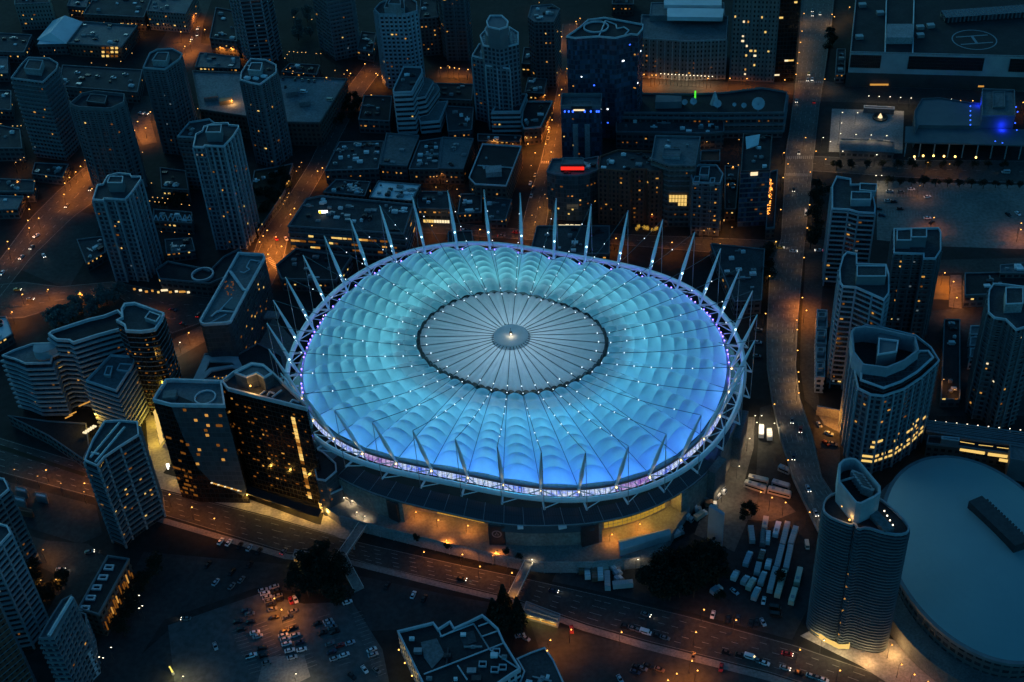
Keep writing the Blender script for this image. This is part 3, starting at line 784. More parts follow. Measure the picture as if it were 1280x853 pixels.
PIER_B = mottled('pier_blue_grey', (.20, .24, .275), (.29, .33, .37), .3)
PIER_D = mottled('pier_dark', (.09, .105, .12), (.14, .155, .17), .3)
def D(*p): return list(p)
T = 'tower'
# ---- left side towers
building('apartment_tower', 'pale blue-grey apartment tower with stepped roof and blocky penthouse, nearest the rail yard', T,
  D((116, 251), (122, 232.5), (129, 231.5), (135, 221), (148, 217.5), (163, 219), (165, 222), (176, 222), (177, 225), (165, 242), (156.5, 251), (131, 249.5), (129.5, 252)), base=(0, 352),
  wall=F_DARKBLUE, slab=True, pier=5, piermat=PIER_B, bandmat=BALC_D, lit=9, edge=EDGE,
  pent=[(D((134, 229), (137, 221), (154, 221), (153, 229)), 6, F_SHEET)])
building('apartment_tower', 'tall pale-edged apartment tower with white roof rim, beside the diagonal street', T,
  D((241.5, 185), (245, 169), (253, 165), (255, 159.5), (269, 155.5), (285.6, 155), (286.6, 157.5), (298.7, 158.5), (298.7, 161), (292, 171.5), (280, 184.5), (256.6, 183.4), (254.7, 185.5)), base=(0, 312),
  wall=F_DARKBLUE, slab=True, pier=4.5, piermat=PIER_B, bandmat=BALC_D, lit=20,
  pent=[(D((257, 166), (260, 157), (277, 156.5), (276, 166)), 6, F_SHEET)])
building('apartment_tower', 'dark ribbed apartment tower with small crown standing beside the pale rooftop car park', T,
  D((300.6, 101), (301.6, 92), (310, 79), (314, 74.6), (332.5, 76), (345.6, 82.5), (345.6, 92), (325, 107), (314, 105)), base=(0, 204),
  wall=F_GREY, slab=True, pier=4, piermat=PIER_D, lit=11, bandmat=BALC_D, pent=[(D((310, 88), (314, 79), (328, 79), (326, 89)), 4)], vents=3)
building('apartment_tower', 'unlit grey apartment tower with chamfered top, left of the rooftop car park', T,
  D((179, 86), (187.5, 67.5), (197, 63), (215.6, 62), (228, 68.4), (225, 75), (206, 88)), base=(0, 192),
  wall=F_GREY, slab=True, pier=5, piermat=PIER_D, lit=4, edge=BALC, pent=[(D((190, 76), (197, 66), (211, 66), (208, 77)), 4)], bandmat=BALC_D)
building('apartment_tower', 'dark apartment tower with serrated balcony edge, farthest left of the tall blocks', T,
  D((14, 99), (28, 80.6), (35.6, 73), (62, 74), (73, 80.6), (71, 88), (54, 104)), base=(0, 196),
  wall=F_GREY, band='balcony', bandmat=BALC_D, bandw=.7, lit=5, edge=BALC, pent=[(D((30, 86), (36, 75), (54, 76), (50, 88)), 4)])
building('apartment_tower', 'dark flat-topped tower with overhanging cornice between two taller grey blocks', T,
  D((88, 133), (103, 120), (120, 117), (156.6, 121), (155.6, 131), (139, 139), (99, 137)), base=(1, 222),
  wall=F_GREY, slab=True, pier=6, piermat=PIER_D, bandmat=BALC_D, lit=5, edge=PIER_D, par=2.2, pent=[(D((108, 127), (113, 118), (134, 120), (131, 130)), 3, DARK)])
building('apartment_tower', 'older dim slab tower half hidden behind the tall pale-edged tower', T,
  D((222, 172), (237, 154), (262, 150), (275, 160), (258, 174)), base=(0, 236), wall=F_GREYB, slab=True, lit=4, edge=BALC, vents=3, bandmat=BALC_D)
building('apartment_tower', 'lattice-faced balcony tower cut off by the top edge, third of a row', T, [], h=112,
  world=[a2(302, 70), a2(316, 84), a2(341, 82), a2(353, 70), a2(340, 58), a2(312, 60)], wall=F_DKGLASS, band='balcony', bandmat=BALC_D, bandw=.8, pier=9, piermat=PIER_B, lit=7)
building('apartment_tower', 'dim ribbed tower cut off by the top edge above the tree lights', T, [], h=115,
  world=[a2(402, 62), a2(420, 76), a2(448, 70), a2(450, 54), a2(424, 46)], wall=F_GREY, band='balcony', bandmat=BALC_D, pier=7, piermat=PIER_D, lit=9)
building('office_tower', 'pale ribbed octagonal tower with stacked roof tiers beside the white stepped block', T,
  D((468, 13), (475, 5), (490, -2), (510, -4), (521, 4), (521.5, 15), (507.5, 19), (474, 19)), base=(0, 104), wall=F_PALE, pier=3.2, piermat=PIER_B, lit=6, edge=BALC,
  pent=[(D((480, 10), (484, 0), (505, 0), (506, 12)), 4), (D((485, 5), (489, -3), (500, -3), (501, 6)), 8)])
building('apartment_tower', 'dark tower with amber-lit stair spine cut off by the top edge', T, [], h=105,
  world=[a2(552, 66), a2(560, 76), a2(586, 76), a2(592, 62), a2(570, 54)], wall=F_GREYB, slab=True, pier=8, piermat=PIER_D, lit=16, kinds='ddda', bandmat=BALC_D)
r, p, h, g = building('office_block', 'white banded mid-rise with rounded stepped terraces and open roof deck', 'office block',
  D((491.5, 113), (504.7, 84.4), (527, 85.3), (528, 92), (515, 116), (492.5, 117)), base=(0, 169), wall=F_DKGLASS, band='balcony', bandmat=WHITE_BAND, bandh=1.7, bandw=.5, floor=3.6, lit=3, kinds='y', edge=WHITE_BAND, vents=2)
for (q, bb) in ((D((516, 117), (527, 98), (535, 97), (541, 101), (531, 119), (521, 121)), 160), (D((521, 127), (538, 105), (545, 104), (548.5, 110), (534, 130)), 158), (D((524, 148), (548, 128), (559, 127), (549, 151), (526, 153)), 166)):
    hh = hsolve(q[0][0], q[0][1], bb); pq = ccw([a2(x, y, hh) for x, y in q]); mb = MB(); mb.prism(pq, 0, hh, top=False); w = mb.build('stepped_wing', F_DKGLASS, r)
    mb = MB(); mb.face([(*k, hh) for k in pq]); mb.build('roof', ROOF_T, w)
    mb = MB()
    z = 3.6
    while z < hh+1: mb.ring(offset(pq, .5), offset(pq, -.3), z-1.0, z+.7); z += 3.6
    mb.build('balcony', WHITE_BAND, w)
r, p, h, g = building('apartment_tower', 'twin-bodied glass and white tower with round drum crown, in the upper middle', T,
  D((590, 71), (599, 56), (625, 54), (640, 64), (637, 87), (607, 83), (606, 75)), base=(0, 150), wall=F_DARKBLUE, slab=True, pier=7, piermat=BALC, lit=6, bandmat=BALC_D, vents=3,
  pent=[(D((600, 66), (605, 53), (620, 54), (624, 68)), 4, BALC)])
q = D((600, 46), (608, 37), (637, 35), (648, 42), (648, 56), (625, 62), (604, 58)); hh = h+14
pq = ccw([a2(x, y, hh) for x, y in q]); mb = MB(); mb.prism(pq, 0, hh); w = mb.build('rear_wing', F_DARKBLUE, r); mb = MB(); mb.ring(offset(pq, .2), offset(pq, -.6), hh+.02, hh+1); mb.build('parapet', EDGE, w)
for e, q in ((7, D((606, 38), (612, 29), (628, 29), (637, 37), (635, 45), (624, 49), (609, 45))), (14, D((608, 28), (612.5, 20.6), (627.5, 20.6), (635.5, 28), (634, 35), (624, 38), (610, 35)))):
    pq = ccw([a2(x, y, hh+e) for x, y in q]); mb = MB(); mb.prism(pq, hh, hh+e); cc = mb.build('crown_drum', F_SHEET, w); mb = MB(); mb.ring(offset(pq, .15), offset(pq, -.7), hh+e+.02, hh+e+1.0); mb.build('parapet', EDGE, cc)
building('office_block', 'white-framed banded podium block beside the drum-crowned tower', 'office block', D((615, 141), (650, 140.5), (658.5, 119), (630, 117)), base=(0, 170), wall=F_DKGLASS, band='balcony', bandmat=WHITE_BAND, bandw=.5, bandh=1.4, floor=3.4, edge=WHITE_BAND, lit=1)
building('office_block', 'dark low block with white rim and amber-lit side wall on the cross street', 'office block', D((652, 155), (655, 128), (691, 128), (676, 160), (655, 162)), base=(3, 180), wall=F_LOWB, edge=WHITE_BAND, roof=ROOF_K, vents=4, lit=10, kinds='aaay', floor=3.6)
r, p, h, g = building('office_tower', 'wide blue glass tower with a ring and ribbon lines on its flat roof', T,
  D((708, 47), (725, 35), (735, 26), (755.6, 23.4), (782, 28), (804, 32), (803.5, 37.5), (797, 45), (789, 44), (769, 49), (748, 47), (718, 49)), base=(0, 172), wall=F_GLASS, roof=ROOF_K, lit=12, kinds='adcb', floor=3.4, bay=1.6)
mb = MB()
c0 = at(745, 34.5, h); rr = (at(761, 34.5, h)-at(729, 34.5, h)).length/2
ci = [(c0.x+rr*math.cos(2*PI*i/32), c0.y+rr*.98*math.sin(2*PI*i/32)) for i in range(32)]; mb.ring(ci, offset(ci, -.7), h-.2, h+.9); mb.build('roof_ring', EDGE, r)
mb = MB(); ws = [at(*q, h+.4) for q in ((748, 47), (757, 26), (770, 31), (771, 36), (780, 34), (786, 38), (780, 45))]
for i in range(len(ws)-1): mb.tube(ws[i], ws[i+1], .45, n=5)
mb.build('roof_screen', EDGE, r)
r, p, h, g = building('office_tower', 'dark blue block with a row of blue spotlights and small white sign under its roof', T,
  D((702, 121), (752.5, 121), (751, 136), (701, 136)), base=(3, 206), wall=F_GLASS, roof=ROOF_T, edge=F_SHEET, par=2.5, lit=4, kinds='yd', floor=3.2, pent=[(D((714, 127), (740, 127), (740, 133), (714, 133)), 2, DARK)])
pf = [Vector((*a2(701, 136, h), 0)), Vector((*a2(751, 136, h), 0))]; d = (pf[1]-pf[0]); nr = Vector((d.y, -d.x, 0)).normalized(); rz = math.atan2(d.y, d.x)
for f in (.1, .2, .3, .60, .75, .9, .95):
    c = pf[0]+d*f+nr*.5; mb = MB(); mb.ball((c.x, c.y, h-1.8), .62, 0, 6, 4, 1.3); mb.build('spotlight', BLUEL, r)
c = pf[0]+d*.455+nr*.35; inst(LITM['w'], 'sign', (c.x, c.y, h-.6), rz, (7, .3, 1.5), r)
mb = MB(); q0 = pf[0]+d*.35+nr*.25; q1 = pf[0]+d*.65+nr*.25
for i, f in enumerate((0, 1)):
    c = q0.lerp(q1, f); mb.box((c.x, c.y, h*.42), (3.2, .5, h*.62), rz)
mb.build('pier', CONC, r)
r, p, h, g = building('hotel', 'curved teal-glass hotel with a red neon band on its roof and a bright entrance', 'hotel',
  D((690, 200), (731, 200), (748, 197), (747, 214), (737, 218), (722, 220.5), (707, 220.5), (694, 219), (683.5, 215.6)), base=(6, 276), wall=F_TEAL, roof=ROOF_T, edge=BALC_D, lit=14, kinds='ydda', floor=3.2, bay=2.4, pent=[(D((701, 206), (704, 198), (729, 198), (730, 206)), 5, DARK)], vents=3)
a, b = at(701, 206, h+5), at(730, 206, h+5); a.z = b.z = h+2.6; e = (b-a); nrm = Vector((e.y, -e.x, 0)).normalized()*.4; inst(PANE.mesh('red_neon', emit('red_neon', (1, .025, .015), 1.4)), 'neon_band', ((a+b)/2+nrm), math.atan2(e.y, e.x), (e.length, .4, 2.1), r)
a, b = at(747.5, 212, h), at(749.5, 197, h); e = b-a; inst(bpy.data.meshes['red_neon'], 'neon_strip', (a+b)/2+Vector((.4, 0, .8)), math.atan2(e.y, e.x), (e.length*.7, .4, 1.2), r)
a, b = at(699, 283, 3), at(725, 284, 3)
for i in range(9):
    c = a.lerp(b, (i+.5)/9); inst(LITM['w'], 'shopfront', c, math.atan2((b-a).y, (b-a).x), (2.0, .3, random.choice((2.2, 3.2))), r)
r, p, h, g = building('hotel', 'red brick hotel block with amber uplit lower storeys facing the stadium', 'hotel',
  D((750, 197), (772, 189), (815, 191), (830, 205), (827, 215), (812, 216), (808, 213), (790, 213), (787, 216), (748, 213)), base=(9, 280), wall=F_BRICK, roof=ROOF, edge=BRICK, pier=6, piermat=BRICK, lit=18, kinds='ddda', vents=8, floor=3.2)
building('office_block', 'teal-roofed office with one wide yellow-lit floor', 'office block', D((819, 171), (875.6, 172.5), (869, 208), (836, 208), (814, 200)), base=(3, 284), wall=F_LOWB, roof=ROOF_T, edge=BALC_D, band='band', bandmat=CONC_D, bandw=.3, bandh=1.2, floor=3.6, lit=3, kinds='d', pent=[(D((828, 195), (829, 186), (851, 187), (850, 196)), 2)], vents=2)
rb = bpy.data.objects['office_block.003'] if 'office_block.003' in bpy.data.objects else r
hb = hsolve(836, 208, 284); a, b = at(837, 208.5, hb), at(860, 208.5, hb)
for i in range(6):
    for j in range(3):
        if i < 3 and j == 2: continue
        c = a.lerp(b, (i+.5)/6); e = b-a; inst(LITM['y'], 'window', (c.x-.0, c.y-.45, hb-20.5-j*2.6), math.atan2(e.y, e.x), (e.length/6-.35, .2, 2.2), rb)
building('apartment_tower', 'grey slab tower with square rooftop frames in front of the teal-roofed office', T,
  D((862, 212), (875, 207), (896, 208), (904, 219), (900, 231), (866, 229)), base=(5, 293), wall=F_GREYB, slab=True, bandmat=BALC_D, lit=11, kinds='aad', edge=BALC, pier=6, piermat=PIER_D,
  pent=[(D((874, 219), (876, 209), (887, 209), (886, 220)), 3), (D((866, 228), (868, 221), (875, 221), (874, 228)), 2), (D((887, 229), (888, 223), (894, 223), (893, 229)), 2)])
r, p, h, g = building('office_block', 'dark sloping-glass block with tilted pale skylight and string lights down its street side', 'office block',
  D((929, 169), (965, 172), (962, 214), (926, 216)), base=(3, 284), wall=F_GLASS, roof=ROOF_K, band='band', bandmat=CONC_D, bandw=.25, bandh=.8, floor=3.4, edge=DARK, vents=4, lit=3, kinds='d')
a = [at(x, y, h+z) for x, y, z in ((933, 186, .6), (948, 181, .6), (950, 168, 5), (932, 171, 5))]
mb = MB(); mb.face(a); mb.face([v-Vector((0, 0, .5)) for v in a][::-1])
for i in range(4): mb.face([a[i]-Vector((0, 0, .5)), a[(i+1) % 4]-Vector((0, 0, .5)), a[(i+1) % 4], a[i]])
mb.build('skylight', ROOF_W, r)
c = at(942.5, 217, h-1); inst(LITM['w'], 'sign', c+Vector((0, -.5, 0)), 0, (4.2, .4, 2.2), r)
r, p, h, g = building('restaurant', 'narrow low building covered in amber string lights beside the avenue', 'restaurant', D((962, 216), (972, 214), (968, 286), (957, 287)), h=7, wall=F_LOWB, roof=ROOF_K, edge=BALC_D)
fl = MB()
for i in range(90):
    u_, v_ = random.random(), random.random(); fl.ball(at(962.5+4*u_-v_*4, 224+v_*44, 7.6+random.random()), .26, 0, 5, 3)
fl.build('string_lights', emit('string_light', (1, .33, .05), 3.5), r)
# stone civic building with the row of lamps
r, p, h, g = building('civic_building', 'long stone building with columned front and a row of bright lamps at its foot', 'civic building',
  D((801, 49), (812, 50), (860, 53), (908, 51), (910, 22), (802, 20)), base=(2, 101), wall=F_STONE, roof=ROOF_T, edge=CONC, pier=5, piermat=CONC, lit=12, kinds='dda', floor=3.8,
  pent=[(D((812, 20), (814, 4), (905, 4), (906, 20)), 4, F_SHEET)])
for q in (D((834, 21), (834, 10), (905, 11), (903, 22)), D((830, 6), (830, 0), (902, 0), (902, 7))):
    pq = [at(x, y, h+7) for x, y in q]; mb = MB(); pp_ = ccw([(v.x, v.y) for v in pq]); mb.prism(pp_, h+4, h+7); mb.build('skylight', ROOF_W, r)
building('office_tower', 'stone office tower with rows of small lit windows, cut off at the top', T, [], h=92, world=[a2(912, 101), a2(966, 103), a2(967, 84), a2(913, 82)], wall=F_STONE, pier=6, piermat=CONC_D, lit=26, kinds='yyaw', floor=3.6, litw=(1.3, 1.5))
building('office_tower', 'black glass office tower attached to the stone one, beside the avenue', T, [], h=92, world=[a2(967.5, 103), a2(992, 102), a2(992, 84), a2(968, 84)], wall=F_BLACK, lit=12, kinds='yyw', floor=3.6, litw=(2.6, 1.4))
# ---- top right: post building with helipad
r, p, h, g = building('mail_depot', 'huge flat-roofed depot with pale fascia, louvred windows and a painted helipad', 'depot',
  D((1063, 66), (1280, 71.5), (1420, 75), (1420, -60), (1076, -60)), base=(0, 108), wall=facade('facade_depot', (.34, .35, .36), (.02, .02, .022), 3.0, 20, .0, .0), roof=ROOF_K, edge=CONC, par=.9)
def on_front(x0, x1, ztop, zbot, mat, name, out=.35, mull=0):
    fa, fb = Vector((*a2(1063, 66, h), 0)), Vector((*a2(1420, 75, h), 0)); dd = (fb-fa).normalized(); nn = Vector((dd.y, -dd.x, 0))
    A_ = Vector((*a2(x0, 66+(x0-1063)*.0253, h), 0)); B_ = Vector((*a2(x1, 66+(x1-1063)*.0253, h), 0)); c = (A_+B_)/2+nn*out*.5; L = (B_-A_).length; rz = math.atan2(dd.y, dd.x)
    mb = MB(); mb.box((c.x, c.y, (ztop+zbot)/2), (L, out, ztop-zbot), rz)
    if mull:
        for i in range(mull+1):
            e = A_.lerp(B_, i/mull)+nn*(out+.1); mb.box((e.x, e.y, (ztop+zbot)/2), (.3, .35, ztop-zbot), rz, 1)
        for j in range(1, 4):
            mb.box((c.x+nn.x*(out*.5+.1), c.y+nn.y*(out*.5+.1), zbot+(ztop-zbot)*j/4), (L, .3, .3), rz, 1)
    return mb.build(name, [mat, DARK], r)
GL = mottled('louvre_glass', (.012, .012, .014), (.022, .022, .025), .3, .3)
for x0, x1, n in ((1064.5, 1102, 16), (1137, 1231, 40), (1264, 1330, 26)): on_front(x0, x1, h-1.5, h-11, GL, 'window', .3, n)
on_front(1061, 1420, h-15, .2, mottled('depot_base', (.05, .042, .04), (.075, .065, .06), .1), 'ground_storey', .15)
mb = MB()
for x in (1107.5, 1142): mb.tube(at(x-1.2, 66+(x-1063)*.0253-1, h+.5), at(x+1, -20, h+.5), .5, n=5)
mb.build('roof_upstand', EDGE, r)
q = [at(*k, h+5) for k in ((1107.5, 47), (1141, 47), (1142, 30), (1109, 30))]; mb = MB(); mb.prism(ccw([(v.x, v.y) for v in q]), h, h+5); mb.build('plant_room', CONC, r)
HW = mottled('helipad_paint', (.16, .24, .27), (.22, .30, .33), .4)
c0 = at(1218, 49.5, h); ra = (at(1246.5, 49.5, h)-at(1190, 49.5, h)).length/2; mb = MB()
ci = [(c0.x+ra*math.cos(2*PI*i/48), c0.y+ra*math.sin(2*PI*i/48)) for i in range(48)]; mb.ring(ci, offset(ci, -.8), h-.22, h-.15)
mb.box((c0.x, c0.y+5.6, h-.18), (22, 1.1, .06)); mb.box((c0.x, c0.y-5.6, h-.18), (22, 1.1, .06)); mb.box((c0.x, c0.y, h-.18), (1.8, 10, .05))
mb.build('helipad_marking', HW, r)
for x, y in ((1078, 8), (1074, 48), (1100, 18), (1150, 36), (1163, 34), (1150, 46)):
    v = at(x, y, h); mb = MB(); mb.box((v.x, v.y, h+1), (5, 4, 2.4)); mb.build('roof_unit', METAL, r)
c = at(1145, 0, h); mb = MB(); mb.box((at(1240, 20, h).x, at(1240, 20, h).y, h+2), (70, 12, 4)); mb.build('plant_room', F_GREY, r)
a, b = at(1088, 104.5, 2), at(1110, 105.5, 2)
for (xa, xb, y) in ((1087, 1110, 105), (1205, 1215, 99), (1222, 1243, 107)):
    a, b = at(xa, y, 3), at(xb, y, 3); inst(LITM['a'], 'shopfront', (a+b)/2+Vector((0, -1.2, 0)), math.atan2((b-a).y, (b-a).x), ((b-a).length, .4, 1.2), r)
# theatre with fly tower
F_TH = mottled('theatre_cladding', (.075, .09, .10), (.12, .135, .145), .08)
r, p, h, g = building('theatre', 'low faceted grey theatre beside the plaza with a colonnaded front', 'theatre',
  D((1144, 166), (1143, 140), (1152.5, 124), (1175, 123), (1212, 129), (1226, 130), (1226, 158), (1176, 158), (1148, 157.5)), base=(0, 186), wall=F_TH, roof=mottled('theatre_roof', (.10, .12, .13), (.14, .16, .17), .06), edge=F_TH, par=.6, lit=0)
mb = MB(); q = [a2(x, y, 10) for x, y in ((1131, 178), (1132, 158), (1282, 162), (1282, 182))]; mb.prism(ccw(q), 9.2, 10); mb.build('canopy', F_TH, r)
for i in range(9):
    v = at(1133+i*18, 178.5+i*.45, 10); mb = MB(); mb.tube((v.x, v.y, 0), (v.x, v.y, 9.3), .4, n=6); mb.build('column', CONC, r)
for x, y in ((1143, 196), (1154, 195), (1167, 195), (1180, 195.5), (1194, 196), (1220, 197)):
    v = at(x, y, 6); mb = MB(); mb.ball(v, .7); mb.build('pendant_lamp', emit('pendant', (1, .6, .15), 5), r)
r, p, h, g = building('fly_tower', 'square theatre fly tower washed with deep blue light', 'tower block',
  D((1227.5, 112.5), (1268, 114), (1269, 146), (1227.5, 146)), base=(3, 177), wall=F_TH, roof=ROOF_T, edge=BALC_D, pent=[(D((1241, 134), (1241, 115), (1256, 115), (1256, 134)), 1, CONC_D)])
for x, y, zz in ((1246, 176, 12.5), (1223.5, 128, h-4)):
    v = at(1247, 177, 0)+Vector((0, -3.0, 11.8)) if zz == 12.5 else at(x, y, zz); L = pl('blue_wash', v, 2600 if zz == 12.5 else 1300, (.01, .03, 1), .5); put(L, r)
for i in range(5):
    v = at(1213, 133+i*5.8, 16); mb = MB(); mb.ball(v, .5); mb.build('blue_lamp', BLUEL, r)
for x, y in ((1270, 134), (1272, 140), (1269, 154), (1271, 163), (1253, 179), (1244, 177)):
    v = at(x, y, 10); mb = MB(); mb.ball(v, .5); mb.build('blue_lamp', BLUEL, r)
building('pavilion', 'low flat-roofed plaza pavilion with teal roof', 'pavilion', D((1050, 174), (1050, 188), (1118, 191), (1118, 178), (1095, 175)), h=5, wall=F_LOW, roof=ROOF_T, edge=BALC_D, par=.4)
building('canopy', 'long thin street canopy on the far side of the plaza', 'canopy', D((1080, 132), (1118, 134), (1118, 137), (1080, 135)), h=4, wall=CONC_D, roof=ROOF_T, par=.2)
# broadcasting centre with dishes
r, p, h, g = building('broadcast_centre', 'long banded broadcasting building with satellite dishes along its roof', 'office block',
  D((775, 132), (800, 118), (862, 119), (905, 117), (952, 111), (984, 116.5), (980, 142), (900, 143), (780, 142)), base=(8, 172), wall=F_LOW, roof=ROOF_K, band='band', bandmat=BALC_D, bandw=1.2, bandh=1.4, floor=5.0, edge=BALC_D, lit=8, kinds='d')
DISH = mottled('dish_white', (.42, .44, .46), (.55, .57, .59), .3)
def dish(x, y, rad, root, hh):
    v = at(x, y, hh+rad*1.3); n = (CAM-v); n = Vector((-.2, -.75, .65)).normalized()
    a = n.cross(Vector((0, 0, 1))).normalized(); b = n.cross(a); mb = MB(); K = 16
    for k, (r0, d0, r1, d1) in enumerate(((0, 0, .5, .08), (.5, .08, 1, .28))):
        for i in range(K):
            f0, f1 = 2*PI*i/K, 2*PI*(i+1)/K
            P = lambda rr_, dd_, f: v+(a*math.cos(f)+b*math.sin(f))*rad*rr_+n*rad*dd_
            q = [P(r0, d0, f0), P(r1, d1, f0), P(r1, d1, f1), P(r0, d0, f1)]
            if r0 == 0: q = q[1:3]+[q[0]]
            mb.face(q, smooth=True)
    do = mb.build('satellite_dish', DISH, root)
    mb = MB(); mb.tube(v-n*.1, (v.x, v.y, hh-.2), rad*.16, n=6); mb.tube(v, v+n*rad*.8, .12, n=5); mb.build('mount', METAL, do)
for x, y, rr in ((948, 130, 4.2), (897, 130, 2.6), (867, 127, 2.3), (856, 128, 1.9), (930, 132, 1.7), (918, 131, 1.3)): dish(x, y, rr, r, h)
mb = MB(); q0 = at(893, 130, h); mb.tube((q0.x, q0.y, h), (q0.x, q0.y, h+9), 3.2, .4, 8); mb.build('roof_cone', DISH, r)
q = [a2(x, y, h+5) for x, y in ((820, 119), (852, 120), (852, 127), (819, 128))]; mb = MB(); mb.prism(ccw(q), h, h+5); mb.build('plant_room', F_SHEET, r)
v = at(869, 119, h+3); mb = MB(); mb.box(v, (1.0, 1.0, 6)); mb.build('green_lamp', emit('green_light', (.1, 1, .05), .9), r)
building('shed', 'orange-lit low rooftop building beside the slab tower', 'building', D((876, 190), (900, 189), (900, 203), (875, 203)), h=9, wall=F_LOWB, roof=BRICK, edge=BALC_D, lit=2, kinds='d')
building('office_block', 'low dark wing below the broadcasting building', 'office block', D((770, 150), (905, 152), (905, 166), (880, 168), (770, 166)), h=12, wall=F_LOW, roof=ROOF, edge=BALC_D, lit=6, kinds='da', vents=6)
# ---- middle blocks north of the stadium
M_ = [
 ('grey flat roof block set between car park streets', ((483, 167), (524, 170), (509, 208), (475, 206)), 11, F_LOW, ROOF_T, 2),
 ('wide dark low block beside the diagonal street with many roof units', ((424, 178), (480, 177), (473, 212), (406, 214)), 10, F_LOW, ROOF, 12),
 ('mottled low block with stepped roof levels', ((524.5, 177), (552, 173), (548, 212), (511, 212)), 11, F_LOWB, ROOF, 9),
 ('low block with smooth grey roof membrane', ((553, 172), (592, 174), (579, 212), (549, 211)), 11.5, F_LOWB, ROOF_T, 3),
 ('dark square block with bright white roof rim', ((603, 181), (652, 184), (633, 233.5), (594, 231.5), (586, 223)), 15, F_LOWB, ROOF_K, 1),
 ('low block with a bright white roof dotted with vents', ((473, 227), (526, 231.5), (515, 252), (461.6, 247.5)), 13, F_LOWB, ROOF_W, 9),
 ('red-brown low building with dark cluttered roof behind the long office', ((420, 225), (463, 228), (456, 246), (404, 241)), 10, F_LOWB, ROOF, 10),
 ('shop building with brightly lit frontage on the street behind the masts', ((521, 240), (560, 240), (564, 262), (522, 261)), 8, F_LOW, ROOF, 3),
 ('dark shop building with small courtyard behind the masts', ((576, 243), (602, 243), (602, 266), (572, 268)), 7, F_LOWB, ROOF_K, 3),
 ('low shop with grey roof at the corner of the cross street', ((606, 246), (640, 250), (632, 276), (606, 276)), 6, F_LOW, ROOF, 3),
 ('flat dark annex close behind the stadium masts', ((671, 283), (762, 283), (762, 318), (662, 318)), 8, F_LOW, ROOF, 7),
 ('dark low hall with flat roof right of the stadium masts', ((888, 305), (956, 312), (952, 376), (918, 378)), 9, F_LOW, ROOF, 5),
 ('small dark street-corner block behind the left masts', ((560, 290), (590, 289), (592, 305), (560, 306)), 6, F_LOW, ROOF_K, 0),
 ('dim low block beneath the white stepped mid-rise', ((556, 133), (592, 135), (590, 163), (560, 165)), 9, F_LOW, ROOF, 3),
 ('plain dark block beside the pale ribbed tower', ((455, 120), (490, 121), (487, 152), (448, 150)), 10, F_LOW, ROOF_K, 3),
 ('dark terrace block beneath the twin-bodied tower', ((597, 168), (652, 170), (650, 178), (597, 177)), 6, F_LOWB, ROOF_K, 2),
 ('long dark block behind the amber canopy lights', ((530, 104), (592, 106), (590, 126), (548, 124)), 12, F_LOWB, ROOF_K, 3)]
lowb = []
for lb, px, hh, wl, rf, vn in M_:
    r, p, h, g = building('low_block', lb, 'building', [tuple(q) for q in px], h=hh, wall=wl, roof=rf, edge=EDGE if 'rim' in lb else BALC_D, vents=vn, lit=random.choice((2, 3, 5)), kinds='aad', floor=3.6, par=.9 if 'rim' in lb else .6)
    lowb.append((r, h))
    if 'square' in lb:
        mb = MB(); mb.tube(at(594+3, 207, h+.3), at(642, 210, h+.3), .45, n=5); mb.build('roof_upstand', EDGE, r)
        v = at(617, 212, h+3); mb = MB(); mb.box((v.x, v.y, h+1.6), (10, 8, 3.6)); mb.build('penthouse', CONC, r)
r = lowb[7][0]; a, b = at(529, 276, 3), at(562, 277, 3)
for i in range(10):
    c = a.lerp(b, (i+.5)/10); inst(LITM['w' if i > 3 else 'y'], 'shopfront', c+Vector((0, -.4, 0)), math.atan2((b-a).y, (b-a).x), ((b-a).length/10-.3, .3, 2.0), r)
r, p, h, g = building('office_block', 'long office block with a lit white and yellow rooftop sign, close behind the left masts', 'office block',
  D((383, 250), (402, 246), (517, 257), (505, 294), (360, 284)), base=(4, 318), wall=F_LOW, roof=ROOF, band='band', bandmat=BALC_D, bandw=.4, bandh=1.0, floor=4, lit=34, kinds='ydda', edge=BALC_D, vents=14, litw=(3.0, 1.4))
v = at(404, 265, h+2); inst(LITM['c'], 'sign', v, -.08, (5.4, .4, 1.8), r); v = at(400.3, 264.7, h+2); mb = MB(); mb.tube(v+Vector((0, -.1, 0)), v+Vector((0, -.6, 0)), 1.0, n=14); mb.build('sign_disc', emit('sign_yellow', (1, .75, .02), 2), r)
building('office_block', 'dark stepped annex below the long office, beside the outermost left masts', 'office block', D((345, 333), (370, 312), (440, 322), (420, 352), (352, 350)), h=8, wall=F_LOW, roof=ROOF_K, edge=BALC_D, lit=8, kinds='yda', vents=5)
# ---- rooftop car park
r, p, h, g = building('parking_garage', 'low garage with a wide pale rooftop car park behind the ribbed tower', 'car park building',
  D((240.6, 90), (300, 92), (347, 96.6), (434, 100), (400, 154.7), (359, 154), (250, 138)), base=(5, 182), wall=F_LOWB, roof=ROOF_P, edge=CONC_D, lit=0, floor=4)
garage_h = h
for i in range(5):
    a, b = at(360+i*8.3, 158+.4*i, h-4), at(365.5+i*8.3, 158.3+.4*i, h-4); inst(LITM['a'], 'opening', (a+b)/2+Vector((0, -.3, 0)), math.atan2((b-a).y, (b-a).x), ((b-a).length, .3, 1.1), r)
v = at(397, 157.5, h-3); inst(LITM['c'], 'sign', v+Vector((0, -.6, 0)), 0, (4, .3, 1.6), r)
for x, y, s in ((366, 118, 9), (264, 124, 9), (381, 131, 7)):
    v = at(x, y, h); mb = MB(); mb.box((v.x, v.y, h+1.6), (s, s*.7, 3.4), .1); st = mb.build('stair_hut', ROOF_P, r)
